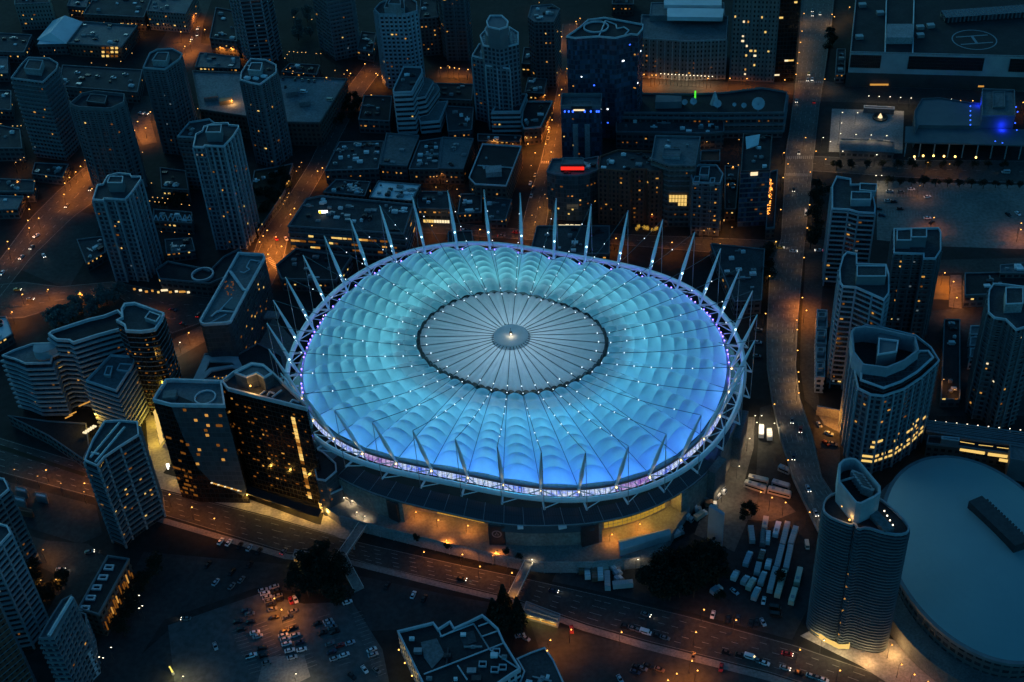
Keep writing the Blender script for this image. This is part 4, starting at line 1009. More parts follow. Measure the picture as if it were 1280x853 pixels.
v = at(283, 128.5, h); mb = MB(); mb.box((v.x, v.y, h+1.3), (9, 5, 2.6), .1); mb.build('kiosk', mottled('kiosk_wall', (.3, .2, .1), (.4, .28, .15), .3), r); L = pl('kiosk_lamp', v+Vector((5, -3, 3)), 1800, (1, .5, .15), .3); put(L, r)
# ---- far left low-rise
r, p, h, g = building('market_hall', 'hall with a bright white gabled roof at the far upper left', 'hall', D((46, 55.5), (83, 55), (105, 28), (80, 20), (59, 34)), h=9, wall=F_LOW, roof=ROOF_W, par=0)
A_, B_, C_, D_ = at(46, 50, 9), at(83, 55, 9), at(105, 28, 9), at(66, 26, 9); r0, r1 = at(63, 41, 15), at(81, 19.5, 15)
mb = MB(); mb.face([A_, r0, r1, D_][::-1]); mb.face([B_, C_, r1, r0]); mb.face([A_, B_, r0]); mb.face([C_, D_, r1]); mb.build('gable_roof', ROOF_W, r)
r, p, h, g = building('low_block', 'flat teal-roofed hall joined to the white gabled hall, with a lit atrium', 'building', D((105, 28), (172, 33), (152, 60), (84, 55)), h=10, wall=F_LOWB, roof=ROOF_T, edge=BALC_D, vents=6, lit=3)
for i in range(4):
    for j in range(3):
        a = at(129+i*5.6, 60+j*5, 10-j*2.3); inst(LITM['y' if random.random() < .7 else 'd'], 'atrium_window', a+Vector((0, -.4, 0)), 0, (2.0, .3, 1.6), r)
FL = [
 ('dark grid-fronted block at the upper left corner', ((18, 6), (62, 4), (60, -12), (20, -12)), 22, F_STONE, ROOF),
 ('dim hall with pale tent roof near the top edge', ((84, 8), (108, 10), (112, -6), (90, -8)), 9, F_LOW, ROOF_T),
 ('stone-fronted block beside the lit street at the top left', ((183, 14), (232, 18), (246, -8), (192, -8)), 16, F_STONE, ROOF_T),
 ('dark block with lit canopy row near the top left', ((104, 18), (180, 22), (190, -4), (120, -6)), 12, F_LOWB, ROOF),
 ('low dark roof along the left edge beside the tall blocks', ((-30, 40), (40, 44), (30, 66), (-40, 64)), 9, F_LOW, ROOF),
 ('small houses with pale roofs at the left edge', ((-20, 70), (10, 72), (10, 92), (-20, 92)), 7, F_LOW, ROOF_T),
 ('dark low block between the grey towers', ((78, 82), (178, 88), (172, 116), (74, 108)), 9, F_LOW, ROOF),
 ('dark low building left of the dim roads', ((-40, 150), (25, 162), (28, 186), (-40, 186)), 10, F_LOW, ROOF),
 ('pair of low dark roofs above the unlit left road', ((-40, 222), (44, 226), (42, 240), (-40, 240)), 8, F_LOW, ROOF),
 ('long low roof in the dark corner at the left edge', ((-40, 244), (30, 246), (22, 262), (-40, 264)), 7, F_LOW, ROOF_T),
 ('dark block behind the diagonal lit street', ((270, 10), (292, 14), (296, 52), (262, 48)), 14, F_LOW, ROOF_K),
 ('low dark block in the shade below the rooftop car park', ((250, 66), (300, 72), (300, 86), (244, 84)), 7, F_LOW, ROOF_T),
 ('low block by the lamp-lit garden below the lattice tower', ((362, 80), (400, 82), (396, 94), (352, 90)), 7, F_LOW, ROOF_K),
 ('dark slab between two towers along the top edge', ((526, -5), (548, -4), (548, 22), (524, 24)), 30, F_GREYB, ROOF),
 ('ribbed grey block with rounded roof at the top middle', ((660, 22), (664, 8), (690, 6), (700, 12), (692, 28), (668, 28)), 50, F_GREY, ROOF_T),
 ('amber-windowed shops along the top edge', ((765, 6), (792, 6), (792, -8), (765, -8)), 9, F_LOWB, ROOF_K),
 ('low podium with zigzag roof screen between two left towers', ((192, 262), (240, 266), (240, 280), (192, 276)), 8, F_LOW, ROOF_K),
 ('low dim building under the dark left towers', ((200, 210), (232, 214), (236, 238), (202, 236)), 9, F_LOW, ROOF_K),
 ('garden podium beneath the tall pale-edged tower', ((318, 214), (352, 208), (366, 205), (356, 240), (322, 290), (312, 250)), 5, F_LOW, SOIL),
 ('low dark roof beside the rail yard', ((96, 300), (130, 296), (132, 316), (108, 330)), 6, F_LOW, ROOF),
 ('pale low shed roof at the left edge beside the curved complex', ((-30, 402), (8, 396), (16, 418), (-20, 440)), 6, F_LOW, ROOF_W),
 ('small dark block between the ribbed octagonal tower and the street', ((452, 40), (470, 42), (466, 66), (446, 62)), 8, F_LOW, ROOF),
 ('dark flat block under the rounded grey block at the top middle', ((655, 60), (690, 62), (688, 82), (652, 80)), 10, F_LOWB, ROOF_K),
 ('low shop block at the top of the cross street', ((660, 98), (684, 99), (680, 118), (656, 116)), 9, F_LOW, ROOF),
 ('dark low block left of the farthest left tall block', ((-30, 112), (14, 114), (14, 138), (-30, 136)), 8, F_LOW, ROOF),
 ('low dark block at the foot of the serrated balcony tower', ((44, 204), (86, 206), (78, 222), (40, 218)), 6, F_LOW, ROOF_K),
 ('small low roof below the zigzag roof screen', ((206, 300), (240, 298), (244, 314), (208, 318)), 6, F_LOW, ROOF),
 ('narrow dark block by the upper avenue verge', ((1046, 62), (1057, 62), (1056, 94), (1044, 94)), 6, F_LOW, ROOF),
 ('narrow low block behind the slab tower with rooftop frames', ((906, 208), (924, 209), (920, 262), (906, 262)), 8, F_LOWB, ROOF_K),
 ('dark garage roof beside the right-hand orange court', ((1206, 342), (1300, 340), (1300, 366), (1206, 370)), 8, F_LOW, ROOF_K),
 ('low hall with curved roof at the right edge', ((1250, 332), (1300, 328), (1300, 342), (1250, 342)), 11, F_LOW, ROOF_T),
 ('dark low garage below the right-hand towers', ((1180, 400), (1200, 400), (1200, 500), (1176, 500)), 5, F_LOW, ROOF_K)]
for lb, px, hh, wl, rf in FL:
    r, p, h, g = building('low_block', lb, 'building', [tuple(q) for q in px], h=hh, wall=wl, roof=rf, edge=BALC_D, vents=4, lit=random.choice((3, 5, 7)), kinds='aady', floor=3.6, par=.6)
    if 'zigzag' in lb:
        mb = MB()
        for i in range(8):
            a, b, c = at(192+i*6, 276, h+.3), at(195+i*6, 269, h+2.0), at(198+i*6, 276.4, h+.3); mb.tube(a, b, .35, n=5); mb.tube(b, c, .35, n=5)
        mb.build('roof_screen', EDGE, r)
r, p, h, g = building('podium', 'low curved podium with ring-shaped roof light and amber-lit edge', 'podium', D((195, 338), (210, 328), (250, 336), (262, 340), (280, 322), (300, 312), (306, 322), (290, 344), (262, 356), (200, 350)), h=9, wall=F_LOW, roof=ROOF_K, edge=BALC_D, lit=0)
v = at(253, 342.5, h+1); ci = [(v.x+6.6*math.cos(2*PI*i/28), v.y+6.6*math.sin(2*PI*i/28)) for i in range(28)]; mb = MB(); mb.ring(ci, offset(ci, -.9), h-.2, h+1.2); mb.build('roof_ring', EDGE, r)
for i in range(9):
    a, b = at(200+i*4.8, 347+i*.5, 8), at(204.6+i*4.8, 347.5+i*.5, 8); inst(LITM['y'], 'lit_edge', (a+b)/2+Vector((0, -2.5, -.3)), math.atan2((b-a).y, (b-a).x), ((b-a).length, .3, 1.2), r)
for i in range(10):
    a = at(168+i*7.5, 361+i*.4+random.random()*3, 2); inst(LITM[random.choice('aayw')], 'shopfront', a, 0, (random.choice((1.2, 1.6, 4)), .4, 1.2), r)
# ---- right-hand apartment towers
building('apartment_tower', 'white-framed balcony tower with stepped roof terraces, topmost of the right-hand group', T,
  D((1040, 234), (1045.6, 222), (1063.4, 225), (1063.4, 232), (1074.7, 232), (1090, 240), (1094, 259), (1093.4, 268), (1073, 267), (1060.6, 263.4), (1040, 262.5)), base=(10, 357),
  wall=F_DKGLASS, band='balcony', bandmat=BALC, bandw=.5, bandh=.9, pier=6, piermat=PIER_B, lit=10, roof=ROOF,
  pent=[(D((1074.7, 238), (1074.7, 229.7), (1096, 230.6), (1095, 240)), 3, BALC), (D((1064, 250), (1064, 240), (1089, 241), (1089, 250)), 4, BALC)])
building('apartment_tower', 'dark ribbed tower with blue-grey rooftop box, beside the gravel lot', T,
  D((1117, 287.5), (1173, 286.5), (1176, 291), (1176, 314), (1169, 325), (1154, 325), (1154, 319), (1117, 318)), base=(4, 432),
  wall=F_GREYB, slab=True, bandmat=BALC_D, pier=4.5, piermat=PIER_D, lit=16, pent=[(D((1121, 301), (1121, 288), (1139, 287), (1139, 301)), 5, F_SHEET), (D((1139, 297), (1139, 286), (1158.5, 286), (1158.5, 297)), 6, F_SHEET)])
building('apartment_tower', 'tall balcony tower with bowed roof and blue-grey plant box, left of the right-hand group', T,
  D((1050, 355), (1049, 338), (1054, 321), (1059, 316.5), (1071, 319), (1071, 331.5), (1107.5, 332.5), (1111, 344), (1111, 368), (1105, 376.6), (1090.6, 370), (1070, 361), (1053, 359.7)), base=(0, 480),
  wall=F_DKGLASS, band='balcony', bandmat=BALC, bandw=.5, bandh=.85, pier=7, piermat=PIER_B, lit=14, pent=[(D((1071, 346), (1071, 332.5), (1107.5, 333), (1107.5, 346)), 5, F_SHEET)])
r, p, h, g = building('apartment_tower', 'broad curved-front tower with open crown frame and lit lower balconies, beside the white arena', T,
  D((1062.5, 437.5), (1068, 414), (1081, 408), (1100, 410), (1145, 421), (1164, 436), (1174, 452.5), (1169, 458), (1152.5, 473), (1130, 488), (1104, 496.6), (1088, 495), (1072, 487)), base=(10, 592),
  wall=F_DARKBLUE, slab=True, bandmat=BALC_D, pier=7, piermat=PIER_B, lit=12, roof=ROOF_K, kinds='aad')
crown = ccw([a2(x, y, h+9) for x, y in ((1063.4, 414), (1068, 409), (1081, 407.5), (1096, 409.4), (1145, 420.6), (1149, 437.5), (1132, 450.6), (1109, 460), (1078, 456), (1066, 440))])
mb = MB(); mb.ring(crown, offset(crown, -.9), h, h+9); mb.build('crown_wall', PIER_B, r)
q = ccw([a2(x, y, h+10) for x, y in ((1097, 445), (1098, 424), (1123, 427), (1121, 441))]); mb = MB(); mb.prism(q, h, h+10); pe = mb.build('penthouse', F_SHEET, r); mb = MB(); mb.ring(offset(q, .1), offset(q, -.6), h+10.02, h+10.8); mb.build('parapet', EDGE, pe)
q = ccw([a2(x, y, h+7) for x, y in ((1097, 423), (1100, 415), (1126, 419), (1124, 427))]); mb = MB(); mb.prism(q, h, h+7); mb.build('penthouse', F_SHEET, r)
q = ccw([a2(x, y, h+3.5) for x, y in ((1076, 476), (1078, 458), (1109, 462), (1132, 452), (1150, 440), (1160, 440), (1166, 448), (1146, 466), (1126, 478), (1104, 486))]); mb = MB(); mb.prism(q, h, h+3.5); lt = mb.build('terrace_storey', F_DKGLASS, r); mb = MB(); mb.ring(offset(q, .5), offset(q, -.4), h+3.52, h+4.3); mb.build('parapet', EDGE, lt)
cv = [(x, y) for x, y in ((1088, 495), (1104, 496.6), (1130, 488), (1152.5, 473), (1169, 458))]
for fl, n, k in ((2, 16, 'y'), (3, 12, 'y'), (5, 7, 'y'), (6, 6, 'y')):
    for i in range(n):
        f = (i+.5)/n if fl < 4 else random.random(); x = f*(len(cv)-1); j = min(int(x), len(cv)-2)
        a, b = at(*cv[j], h), at(*cv[j+1], h); c = a.lerp(b, x-j); d = b-a; nn = Vector((d.y, -d.x, 0)).normalized()
        inst(LITM[k], 'window', (c.x+nn.x*.15, c.y+nn.y*.15, fl*3.1+1.7), math.atan2(d.y, d.x), (1.9, .3, 1.2), r)
building('apartment_tower', 'grey ribbed tower with rounded roof end and pale rooftop box at the right edge', T,
  D((1235, 374), (1236, 364), (1241.6, 356), (1256, 357), (1280, 360), (1300, 366), (1300, 405), (1270, 414), (1256.6, 401), (1242.5, 399), (1235, 392)), base=(10, 516),
  wall=F_GREYB, slab=True, bandmat=BALC_D, pier=4, piermat=PIER_D, lit=8, kinds='wad', pent=[(D((1257, 381), (1257, 360), (1279, 360), (1279, 380)), 5, CONC)])
TH_ = [(1021, 388, 1034, 412), (1020, 412, 1033, 432), (1020, 432, 1032, 452), (1020, 452, 1031, 474)]
for i, (x0, y0, x1, y1) in enumerate(TH_):
    building('row_house', 'pale stacked row house under the tall balcony tower, %s from the top of its row' % ORD[i], 'row house', D((x0, y0), (x1, y0+1), (x1, y1-1), (x0, y1-1.5)), h=9+i % 2, wall=F_PALE, roof=ROOF_T, edge=BALC, par=.8, pent=[(D((x0+2, y0+9), (x0+2, y0+3), (x1-2, y0+3), (x1-2, y0+9)), 2, BALC)], group='row houses under the balcony tower')
for i, y0 in enumerate((408, 422, 436)):
    building('row_house', 'small pale row house left of the right-edge tower, %s from the top of its row' % ORD[i], 'row house', D((1213, y0), (1228, y0), (1227, y0+11), (1212, y0+11)), h=8, wall=F_PALE, roof=ROOF_T, edge=BALC, par=.6, group='row houses by the right-edge tower')
r, p, h, g = building('loading_bay', 'orange-lit open loading ramp between the avenue and the curved tower', 'loading bay', D((1020, 513), (1050, 518), (1050, 541), (1030, 531)), h=.5, wall=CONC, roof=PAVE, par=0)
mb = MB(); q = [at(x, y, 4) for x, y in ((1021, 511), (1051, 517))]; a, b = q; d = b-a; mb.box(((a.x+b.x)/2, (a.y+b.y)/2, 3), (d.length, .8, 6), math.atan2(d.y, d.x)); mb.build('wall', CONC, r)
L = pl('ramp_lamp', at(1040, 526, 6.5), 5200, (1, .36, .04), .4); put(L, r)
# ---- twisted hotel tower, bottom right
r, p, h, g = building('hotel_tower', 'curved twin-lobed hotel tower with louvred skin and pale open crown, bottom right', T,
  D((1028, 640), (1030, 627), (1040, 618), (1060, 616), (1090, 618), (1110, 632), (1136, 657), (1136, 667.5), (1124, 671), (1104, 668), (1083, 661), (1072, 664), (1068, 656), (1064, 659), (1048, 653), (1036, 648)), base=(0, 786),
  wall=F_DKGLASS, band='band', bandmat=mottled('louvre_blue_grey', (.06, .085, .105), (.095, .125, .145), .1), bandw=.55, bandh=.8, floor=1.75, lit=0, smooth=1, roof=ROOF_K, edge=PIER_B, vents=0)
HT = r
cpx = ((1047.5, 602), (1048, 580), (1054, 574), (1062.5, 572), (1070, 573), (1077, 579), (1101, 608), (1101, 616), (1095, 621), (1077, 630), (1070, 629), (1066, 625))
cr = ccw([a2(x, y, h+11) for x, y in cpx]); mb = MB(); mb.ring(cr, offset(cr, -.9), h, h+11); mb.build('crown_wall', mottled('crown_panel', (.26, .29, .32), (.36, .39, .42), .3), r)
mb = MB(); mb.face([(*k, h+5) for k in cr]); mb.build('crown_deck', ROOF_K, r)
mb = MB(); a, b = at(1050, 602, h+9), at(1071, 596, h+9); mb.tube(a, b, .5, n=5)
for i in range(6): e = at(1071+i*2.6, 596+i*3.6, h+8); mb.box(e, (1.6, 5, 4), .9)
mb.build('roof_plant', CONC, r)
for x, y in ((1053, 633), (1065, 637), (1077, 638), (1062, 650), (1088, 631)):
    v = at(x, y, h+1.6); mb = MB(); mb.ball(v, .42); mb.build('lamp', LAMP_A, r); L = pl('roof_lamp', v+Vector((0, 0, 1.2)), 300, (1, .5, .14), .2); put(L, r)
for i in range(4):
    v = at(1105.5+i*3.5, 639+i*5.8, h+1.2); mb = MB(); mb.ball(v, .32); mb.build('lamp', LAMP_W, r)
mb = MB(); q = ccw([a2(x, y, h+1.8) for x, y in ((1086, 642), (1096, 637), (1118, 660), (1106, 664))]); mb.prism(q, h-.2, h+1.8); mb.build('roof_terrace', ROOF_T, r)
for k, (x, y, f) in enumerate(((1064, 724, 0), (1062, 733, 0), (1063, 762, 0), (1056, 779, 0), (1064, 778, 0), (1058, 703, 0))):
    v = at(x, y, 20); v = CAM+(v-CAM)*.985
    # lit slits in the dark gap between the lobes
for k in range(6):
    a = p[0]; gz = 8+k*7.5; gp = at(1069, 658, h); inst(LITM['a'], 'window', (gp.x, gp.y-1.6, gz), 0, (.9, .3, .8), r)
lob = [a2(x, y, .3) for x, y in ((1015, 792), (1030, 803), (1048, 812), (1060, 812), (1064, 800))]
for i in range(14):
    x = i/14*3.4; j = int(x); a, b = Vector((*lob[j], 2.2)), Vector((*lob[j+1], 2.2)); c = a.lerp(b, x-j); d = b-a
    inst(LITM['y'], 'lobby_window', c, math.atan2(d.y, d.x), (1.5, .3, random.choice((2.6, 3.0))), r)
for x, y, P, c in ((1052, 815, 1500, (1, .72, .3)), (1085, 822, 3000, (1, .55, .2)), (1118, 812, 2600, (1, .55, .18)), (1022, 798, 900, (1, .7, .3))):
    L = pl('lobby_light', at(x, y, 4), P, c, .4); put(L, r)
# ---- white domed arena on the right
ar = thing('arena', 'large arena with smooth pale blue dome roof, cut off by the right edge', 'arena', (*a2(1213, 690, 22), 0))
DM = mottled('dome_membrane', (.17, .26, .28), (.21, .31, .33), .02, .6)
c0 = at(1215, 690, 22); rx = (at(1326, 690, 22)-at(1103, 690, 22)).length/2
ry = (at(1213, 566, 22)-at(1213, 812, 22)).length/2
AR = (c0.x+3, c0.y, rx, ry)
def ell(f, k=1.0): return (AR[0]+rx*k*math.cos(f), AR[1]+ry*k*math.sin(f))
ZD = 22
mb = MB(); NR, NA = 14, 72
for i in range(NR):
    k0, k1 = i/NR, (i+1)/NR; z0, z1 = ZD+11*(1-k0**2.2), ZD+11*(1-k1**2.2)
    for j in range(NA):
        f0, f1 = 2*PI*j/NA, 2*PI*(j+1)/NA
        P = lambda k, f, z: (*ell(f, k), z)
        q = [P(k0, f0, z0), P(k1, f0, z1), P(k1, f1, z1), P(k0, f1, z0)]
        if i == 0: q = q[:3]
        mb.face(q, smooth=True)
mb.build('dome', DM, ar)
el = [ell(2*PI*j/NA, 1.0) for j in range(NA)]
mb = MB(); mb.prism(offset(el, -1.5), 0, ZD-.2, top=False); mb.build('wall', F_LOW, ar)
mb = MB(); mb.ring(offset(el, 1.6), offset(el, .0), ZD-1.6, ZD-.05); mb.build('eave', BALC_D, ar)
mb = MB(); mb.prism(offset(el, 7), 0, 9); mb.build('concourse', CONC_D, ar)
# dark louvre box on the dome
a, b = at(1222, 632, ZD+12), at(1272, 680, ZD+12); d = b-a; mb = MB(); rz = math.atan2(d.y, d.x)
mb.box(((a.x+b.x)/2, (a.y+b.y)/2, ZD+12), (d.length+4, 7, 5), rz)
for i in range(15):
    e = a.lerp(b, i/14); nn = Vector((-d.y, d.x, 0)).normalized(); s = 1 if nn.x > 0 else -1
    mb.box((e.x+nn.x*s*4.2, e.y+nn.y*s*4.2, ZD+11.4), (.8, 2.6, 3.4), rz)
mb.build('scoreboard_hoist_box', DARK, ar)
for i, (x, y) in enumerate(((1125, 731.5), (1142, 752.6), (1160, 777), (1175, 802), (1210.6, 830), (1225.6, 847))):
    v = at(x, y, 2); mb = MB(); u = at(x+1.5, y-10, 10)
    mb.tube((v.x, v.y, .1), (v.x, v.y, 12), .5, .4, 6); mb.ball((v.x, v.y-.7, 1.6), .5, 1); co = mb.build('column', [CONC, LAMP_A], ar)
    L = pl('uplight', v+Vector((0, -1.3, .5)), 420, (1, .55, .08), .2, spot=80, aim=(0, .35, 1)); put(L, co)
for i in range(16):
    x, y = 1132+i*3.0, 741+i*4.3; v = at(x, y, 3); inst(LITM[random.choice('wya')], 'window', v, 2.2, (.9, .4, .9), ar)
building('arena_annex', 'grey concrete annex with rooftop plant at the foot of the dome', 'building', D((1206, 800), (1222, 780), (1254, 798), (1240, 830)), h=13, wall=CONC_D, roof=ROOF, edge=CONC, vents=9, lit=2)
# ---- elevated rail line behind the arena
def guideway(L, R, z, name, label):
    root = thing(name, label, 'rail viaduct', at(L[0][0], L[0][1], 0)); mb = MB(); n = len(L)
    A_ = [at(*q, z) for q in L]; B_ = [at(*q, z) for q in R]
    for i in range(n-1):
        mb.prism(ccw([(v.x, v.y) for v in (A_[i], B_[i], B_[i+1], A_[i+1])]), z-1.5, z)
    mb.build('deck', CONC_D, root)
    for f in (.12, .3, .42, .58, .7, .88):
        m2 = MB()
        for i in range(n-1): m2.tube(A_[i].lerp(B_[i], f)+Vector((0, 0, .25)), A_[i+1].lerp(B_[i+1], f)+Vector((0, 0, .25)), .16, n=4)
        m2.build('rail' if .1 < f < .9 else 'parapet', METAL, root)
    for P in (A_, B_):
        m2 = MB()
        for i in range(n-1): m2.tube(P[i]+Vector((0, 0, .6)), P[i+1]+Vector((0, 0, .6)), .45, n=4)
        m2.build('parapet', CONC, root)
    for i in range(8):
        f = i/7*(n-1.001); j = int(f); c = A_[j].lerp(A_[j+1], f-j).lerp(B_[j].lerp(B_[j+1], f-j), .5); m2 = MB(); m2.box((c.x, c.y, (z-1.6)/2), (2, 2, z-1.6)); m2.build('pillar', CONC, root)
guideway([(1158, 527), (1220, 534), (1300, 545)], [(1158, 540), (1220, 549), (1300, 560)], 8, 'rail_viaduct', 'dark elevated rail viaduct behind the white-domed arena')
r, p, h, g = building('rail_station', 'low station hall with long yellow-lit windows between the arena and the rail viaduct', 'station', D((1160, 546), (1199, 549), (1300, 562), (1300, 574), (1199, 560), (1158, 556)), h=8, wall=F_LOWB, roof=ROOF_K, edge=BALC_D)
for x0, x1, y, yy in ((1199, 1217, 552, 555), (1222, 1240, 556, 558), (1245, 1262, 559, 561), (1199, 1230, 560, 565), (1234, 1264, 566, 570), (1248, 1260, 573, 575)):
    a, b = at(x0, y, 7), at(x1, yy, 7); inst(LITM['y'], 'window', (a+b)/2+Vector((0, -1, 0)), math.atan2((b-a).y, (b-a).x), ((b-a).length, .4, 1.6), r)
building('station_lift', 'teal box building beside the lit station windows', 'building', D((1177, 546), (1199, 548), (1199, 552), (1177, 549)), h=12, wall=F_SHEET, roof=ROOF_T, edge=EDGE, par=.5)
building('station_hall', 'dark block at the right end of the station', 'building', D((1262, 556), (1300, 562), (1300, 580), (1263, 574)), h=13, wall=F_SHEET, roof=ROOF_T, edge=BALC_D, par=.4)
# ---- casino resort left of the stadium
r, p, h, g = building('hotel_tower', 'long wedge-shaped glass hotel with two pale roof frames, left of the stadium', T,
  D((250, 403), (274, 361), (298, 318), (330, 320), (332, 324), (310, 364), (289, 404), (284, 406), (255, 408), (251, 406)), base=(8, 474), wall=F_SLATE, roof=ROOF_T, edge=EDGE, lit=22, kinds='ydda', par=1.6, parw=.8, floor=3.2)
def rib(pts, z, rad=.5, name='roof_frame', mat=EDGE):
    mb = MB(); v = [at(*q, z) for q in pts]
    for i in range(len(v)-1): mb.tube(v[i], v[i+1], rad, n=5)
    return mb.build(name, mat, r)
rib([(287, 339), (304.5, 363), (311, 362)], h+1.2, .7)
rib([(289, 339), (305, 362)], h+.4, .5)
rib([(312, 326), (308, 334), (312, 337), (305, 341), (300, 340)], h+.5, .35); rib([(313, 325), (326, 327), (322, 330)], h+.5, .35)
rib([(264, 396), (272, 389), (292, 390)], h+.4, .5); rib([(283, 393), (262, 404)], h+.4, .35); rib([(290, 372), (272, 391)], h+.4, .45)
mb = MB(); q = ccw([a2(x, y, h-.1) for x, y in ((278, 385), (288, 374), (302, 375), (293, 389))]); mb.prism(q, h-.3, h+.6); mb.build('roof_deck', mottled('teal_deck', (.08, .12, .13), (.11, .15, .16), .3), r)
for i in range(22):
    v = at(281+random.random()*11, 352+random.random()*18, h+.6)
    if True: mb = MB(); mb.ball(v, .32, 0, 5, 3); mb.build('roof_lamp', DIMAMB, r)
r, p, h, g = building('casino_podium', 'grey podium with sloping white canopy arms between the two glass hotels', 'podium', D((243, 476), (256, 443), (296, 445), (322, 430), (352, 445), (358, 470), (330, 476), (310, 470)), h=14, wall=F_SLATE, roof=ROOF_K, edge=BALC_D, par=.7, lit=6, kinds='ad', vents=0)
PW = mottled('canopy_arm', (.26, .30, .33), (.36, .40, .43), .2)
def slabpoly(px, z, mat, name, th=1.0, parent=None):
    q = ccw([a2(x, y, z) for x, y in px]); mb = MB(); mb.prism(q, z-th, z); return mb.build(name, mat, parent or r)
slabpoly([(240, 477), (256, 444), (264, 446), (251, 477)], 15.2, PW, 'canopy_arm'); slabpoly([(256, 444), (298, 446), (290, 453), (262, 452)], 15.3, PW, 'canopy_arm')
slabpoly([(251, 470), (262, 460), (290, 456), (305, 460), (303, 463), (290, 459), (264, 464), (253, 475)], 15.4, PW, 'canopy_arm'); slabpoly([(290, 453), (297, 446), (304, 460), (299, 461)], 15.1, PW, 'canopy_arm')
slabpoly([(318, 394), (330, 388), (350, 390), (348, 397), (322, 398)], 9, CONC, 'roof_slab')
for i in range(9):
    v = at(268+i*5, 471-i*1.1+random.random()*4, 15); mb = MB(); mb.ball(v, .38); mb.build('lamp', AMBER, r)
# front hotel: two joined black-glass wings with white roof rim
r, p, h, g = building('hotel', 'black-glass hotel facing the boulevard with amber windows and white-rimmed angular roofs', 'hotel',
  D((277.5, 480), (292.5, 468), (315, 457), (330, 459), (341, 468), (386, 511), (383.5, 514), (285, 489)), base=(6, 634), wall=F_BLACK, roof=ROOF, edge=EDGE, par=2.0, parw=.7, lit=80, kinds='addddddddd', litw=(.95, .85), floor=3.1, bay=2.2, vents=0)
HH = h
for q in (((340, 497), (352, 488)), ((334, 495), (337, 490), (343, 492)), ((360, 507), (366, 500), (374, 503)), ((368, 508), (380, 510)), ((325, 494), (331, 489))): rib(q, HH+.6, .5)
q = ccw([a2(x, y, HH+7) for x, y in ((293, 467.5), (315, 456), (330, 458), (341, 467.5), (330, 474), (321, 468), (308, 473))]); mb = MB(); mb.prism(q, HH-.2, HH+7); pe = mb.build('penthouse', F_SLATE, r); mb = MB(); mb.ring(offset(q, .1), offset(q, -.7), HH+7.02, HH+7.9); mb.build('parapet', EDGE, pe)
v = at(317, 487, HH+3); mb = MB(); mb.ball(at(313, 482.5, HH+3), .45); mb.build('lamp', LAMP_A, r); L = pl('roof_terrace_lamp', at(316, 484, HH+5), 1500, (1, .5, .12), .3); put(L, r)
# left wing
wq = D((192, 503), (197, 494), (208, 477.5), (216, 477), (277.5, 479), (282, 510), (215, 509)); WH = HH
wp = ccw([a2(x, y, WH) for x, y in wq]); mb = MB(); mb.prism(wp, 0, WH, top=False); w = mb.build('wing', F_BLACK, r)
mb = MB(); mb.face([(*k, WH-.25) for k in wp]); mb.build('roof', ROOF_T, w); mb = MB(); mb.ring(offset(wp, .12), offset(wp, -.7), WH-.05, WH+1.9); mb.build('parapet', EDGE, w)
q = ccw([a2(x, y, WH+.3) for x, y in ((218, 507), (223, 495), (252, 507))]); mb = MB(); mb.prism(q, WH-.2, WH+.3); mb.build('roof_well', ROOF_K, w)
mb = MB(); v = at(213, 497, WH); mb.box((v.x, v.y, WH+1), (6, 5, 2.4)); mb.build('roof_unit', ROOF_T, w)
q = at(273, 496, WH); ci = [(q.x-6+5*math.cos(2*PI*i/20), q.y+5*math.sin(2*PI*i/20)) for i in range(20)]; mb = MB(); mb.ring(ci, offset(ci, -.6), WH-.2, WH+.5); mb.build('roof_ring', EDGE, w)
# slate glass panel on the front face of the left wing, standing just proud of the black glass
fa, fb = Vector((*a2(215, 509, WH), 0)), Vector((*a2(282, 510, WH), 0)); fd = (fb-fa); fn = Vector((fd.y, -fd.x, 0)).normalized()
def onface(u, z, o=.35): q = fa+fd*u+fn*o; return (q.x, q.y, z)
ol = [(.0, WH-.3), (.99, WH-.3), (1.0, 10), (.92, 5), (.32, 16), (.16, 24), (.05, WH*.72)]
mb = MB(); pts = [onface(u, z) for u, z in ol]; mb.face(pts[::-1], [(u*fd.length, z) for u, z in ol][::-1])
for i in range(len(ol)):
    a, b = ol[i], ol[(i+1) % len(ol)]; mb.face([onface(*a), onface(*b), onface(*b, 0.02), onface(*a, 0.02)])
mb.build('glass_panel', F_SLATE, w)
rn = random.Random(5)
for i in range(16):
    u, z = rn.uniform(.08, .9), rn.uniform(24, WH-3); q = onface(u, round(z/3.1)*3.1+1.5, .42); inst(LITM[rn.choice('adda')], 'window', q, math.atan2(fd.y, fd.x), (1.5, .2, 1.5), w)
for i in range(14):
    u = .36+.04*i; q = onface(u, 14.5-10*(u-.3), .5); inst(LITM['a' if i % 3 else 'w'], 'window', q, math.atan2(fd.y, fd.x), (1.1, .2, .7), w)
ga, gb = Vector((*a2(192, 503, WH), 0)), Vector((*a2(215, 509, WH), 0)); gd = gb-ga; gn = Vector((gd.y, -gd.x, 0)).normalized()
for i in range(34):
    u, z = rn.random(), rn.choice((4, 7, 10, 13, 16, 20, 26, 32, 40)); q = ga+gd*u+gn*.1; inst(LITM['d'], 'window', (q.x, q.y, z+.5), math.atan2(gd.y, gd.x), (1.5, .2, 1.2), w)
# vertical light strip on the right wing
sa, sb = Vector((*a2(285, 489, HH), 0)), Vector((*a2(383.5, 514, HH), 0)); sd = sb-sa; sn = Vector((sd.y, -sd.x, 0)).normalized(); q = sa+sd*.80+sn*.12
z = 3.0; i = 0
while z < HH-6:
    if rn.random() < .88: inst(LITM[rn.choice('aayd')], 'stair_window', (q.x, q.y, z+1), math.atan2(sd.y, sd.x), (1.9, .2, 1.9), r)
    z += 2.3
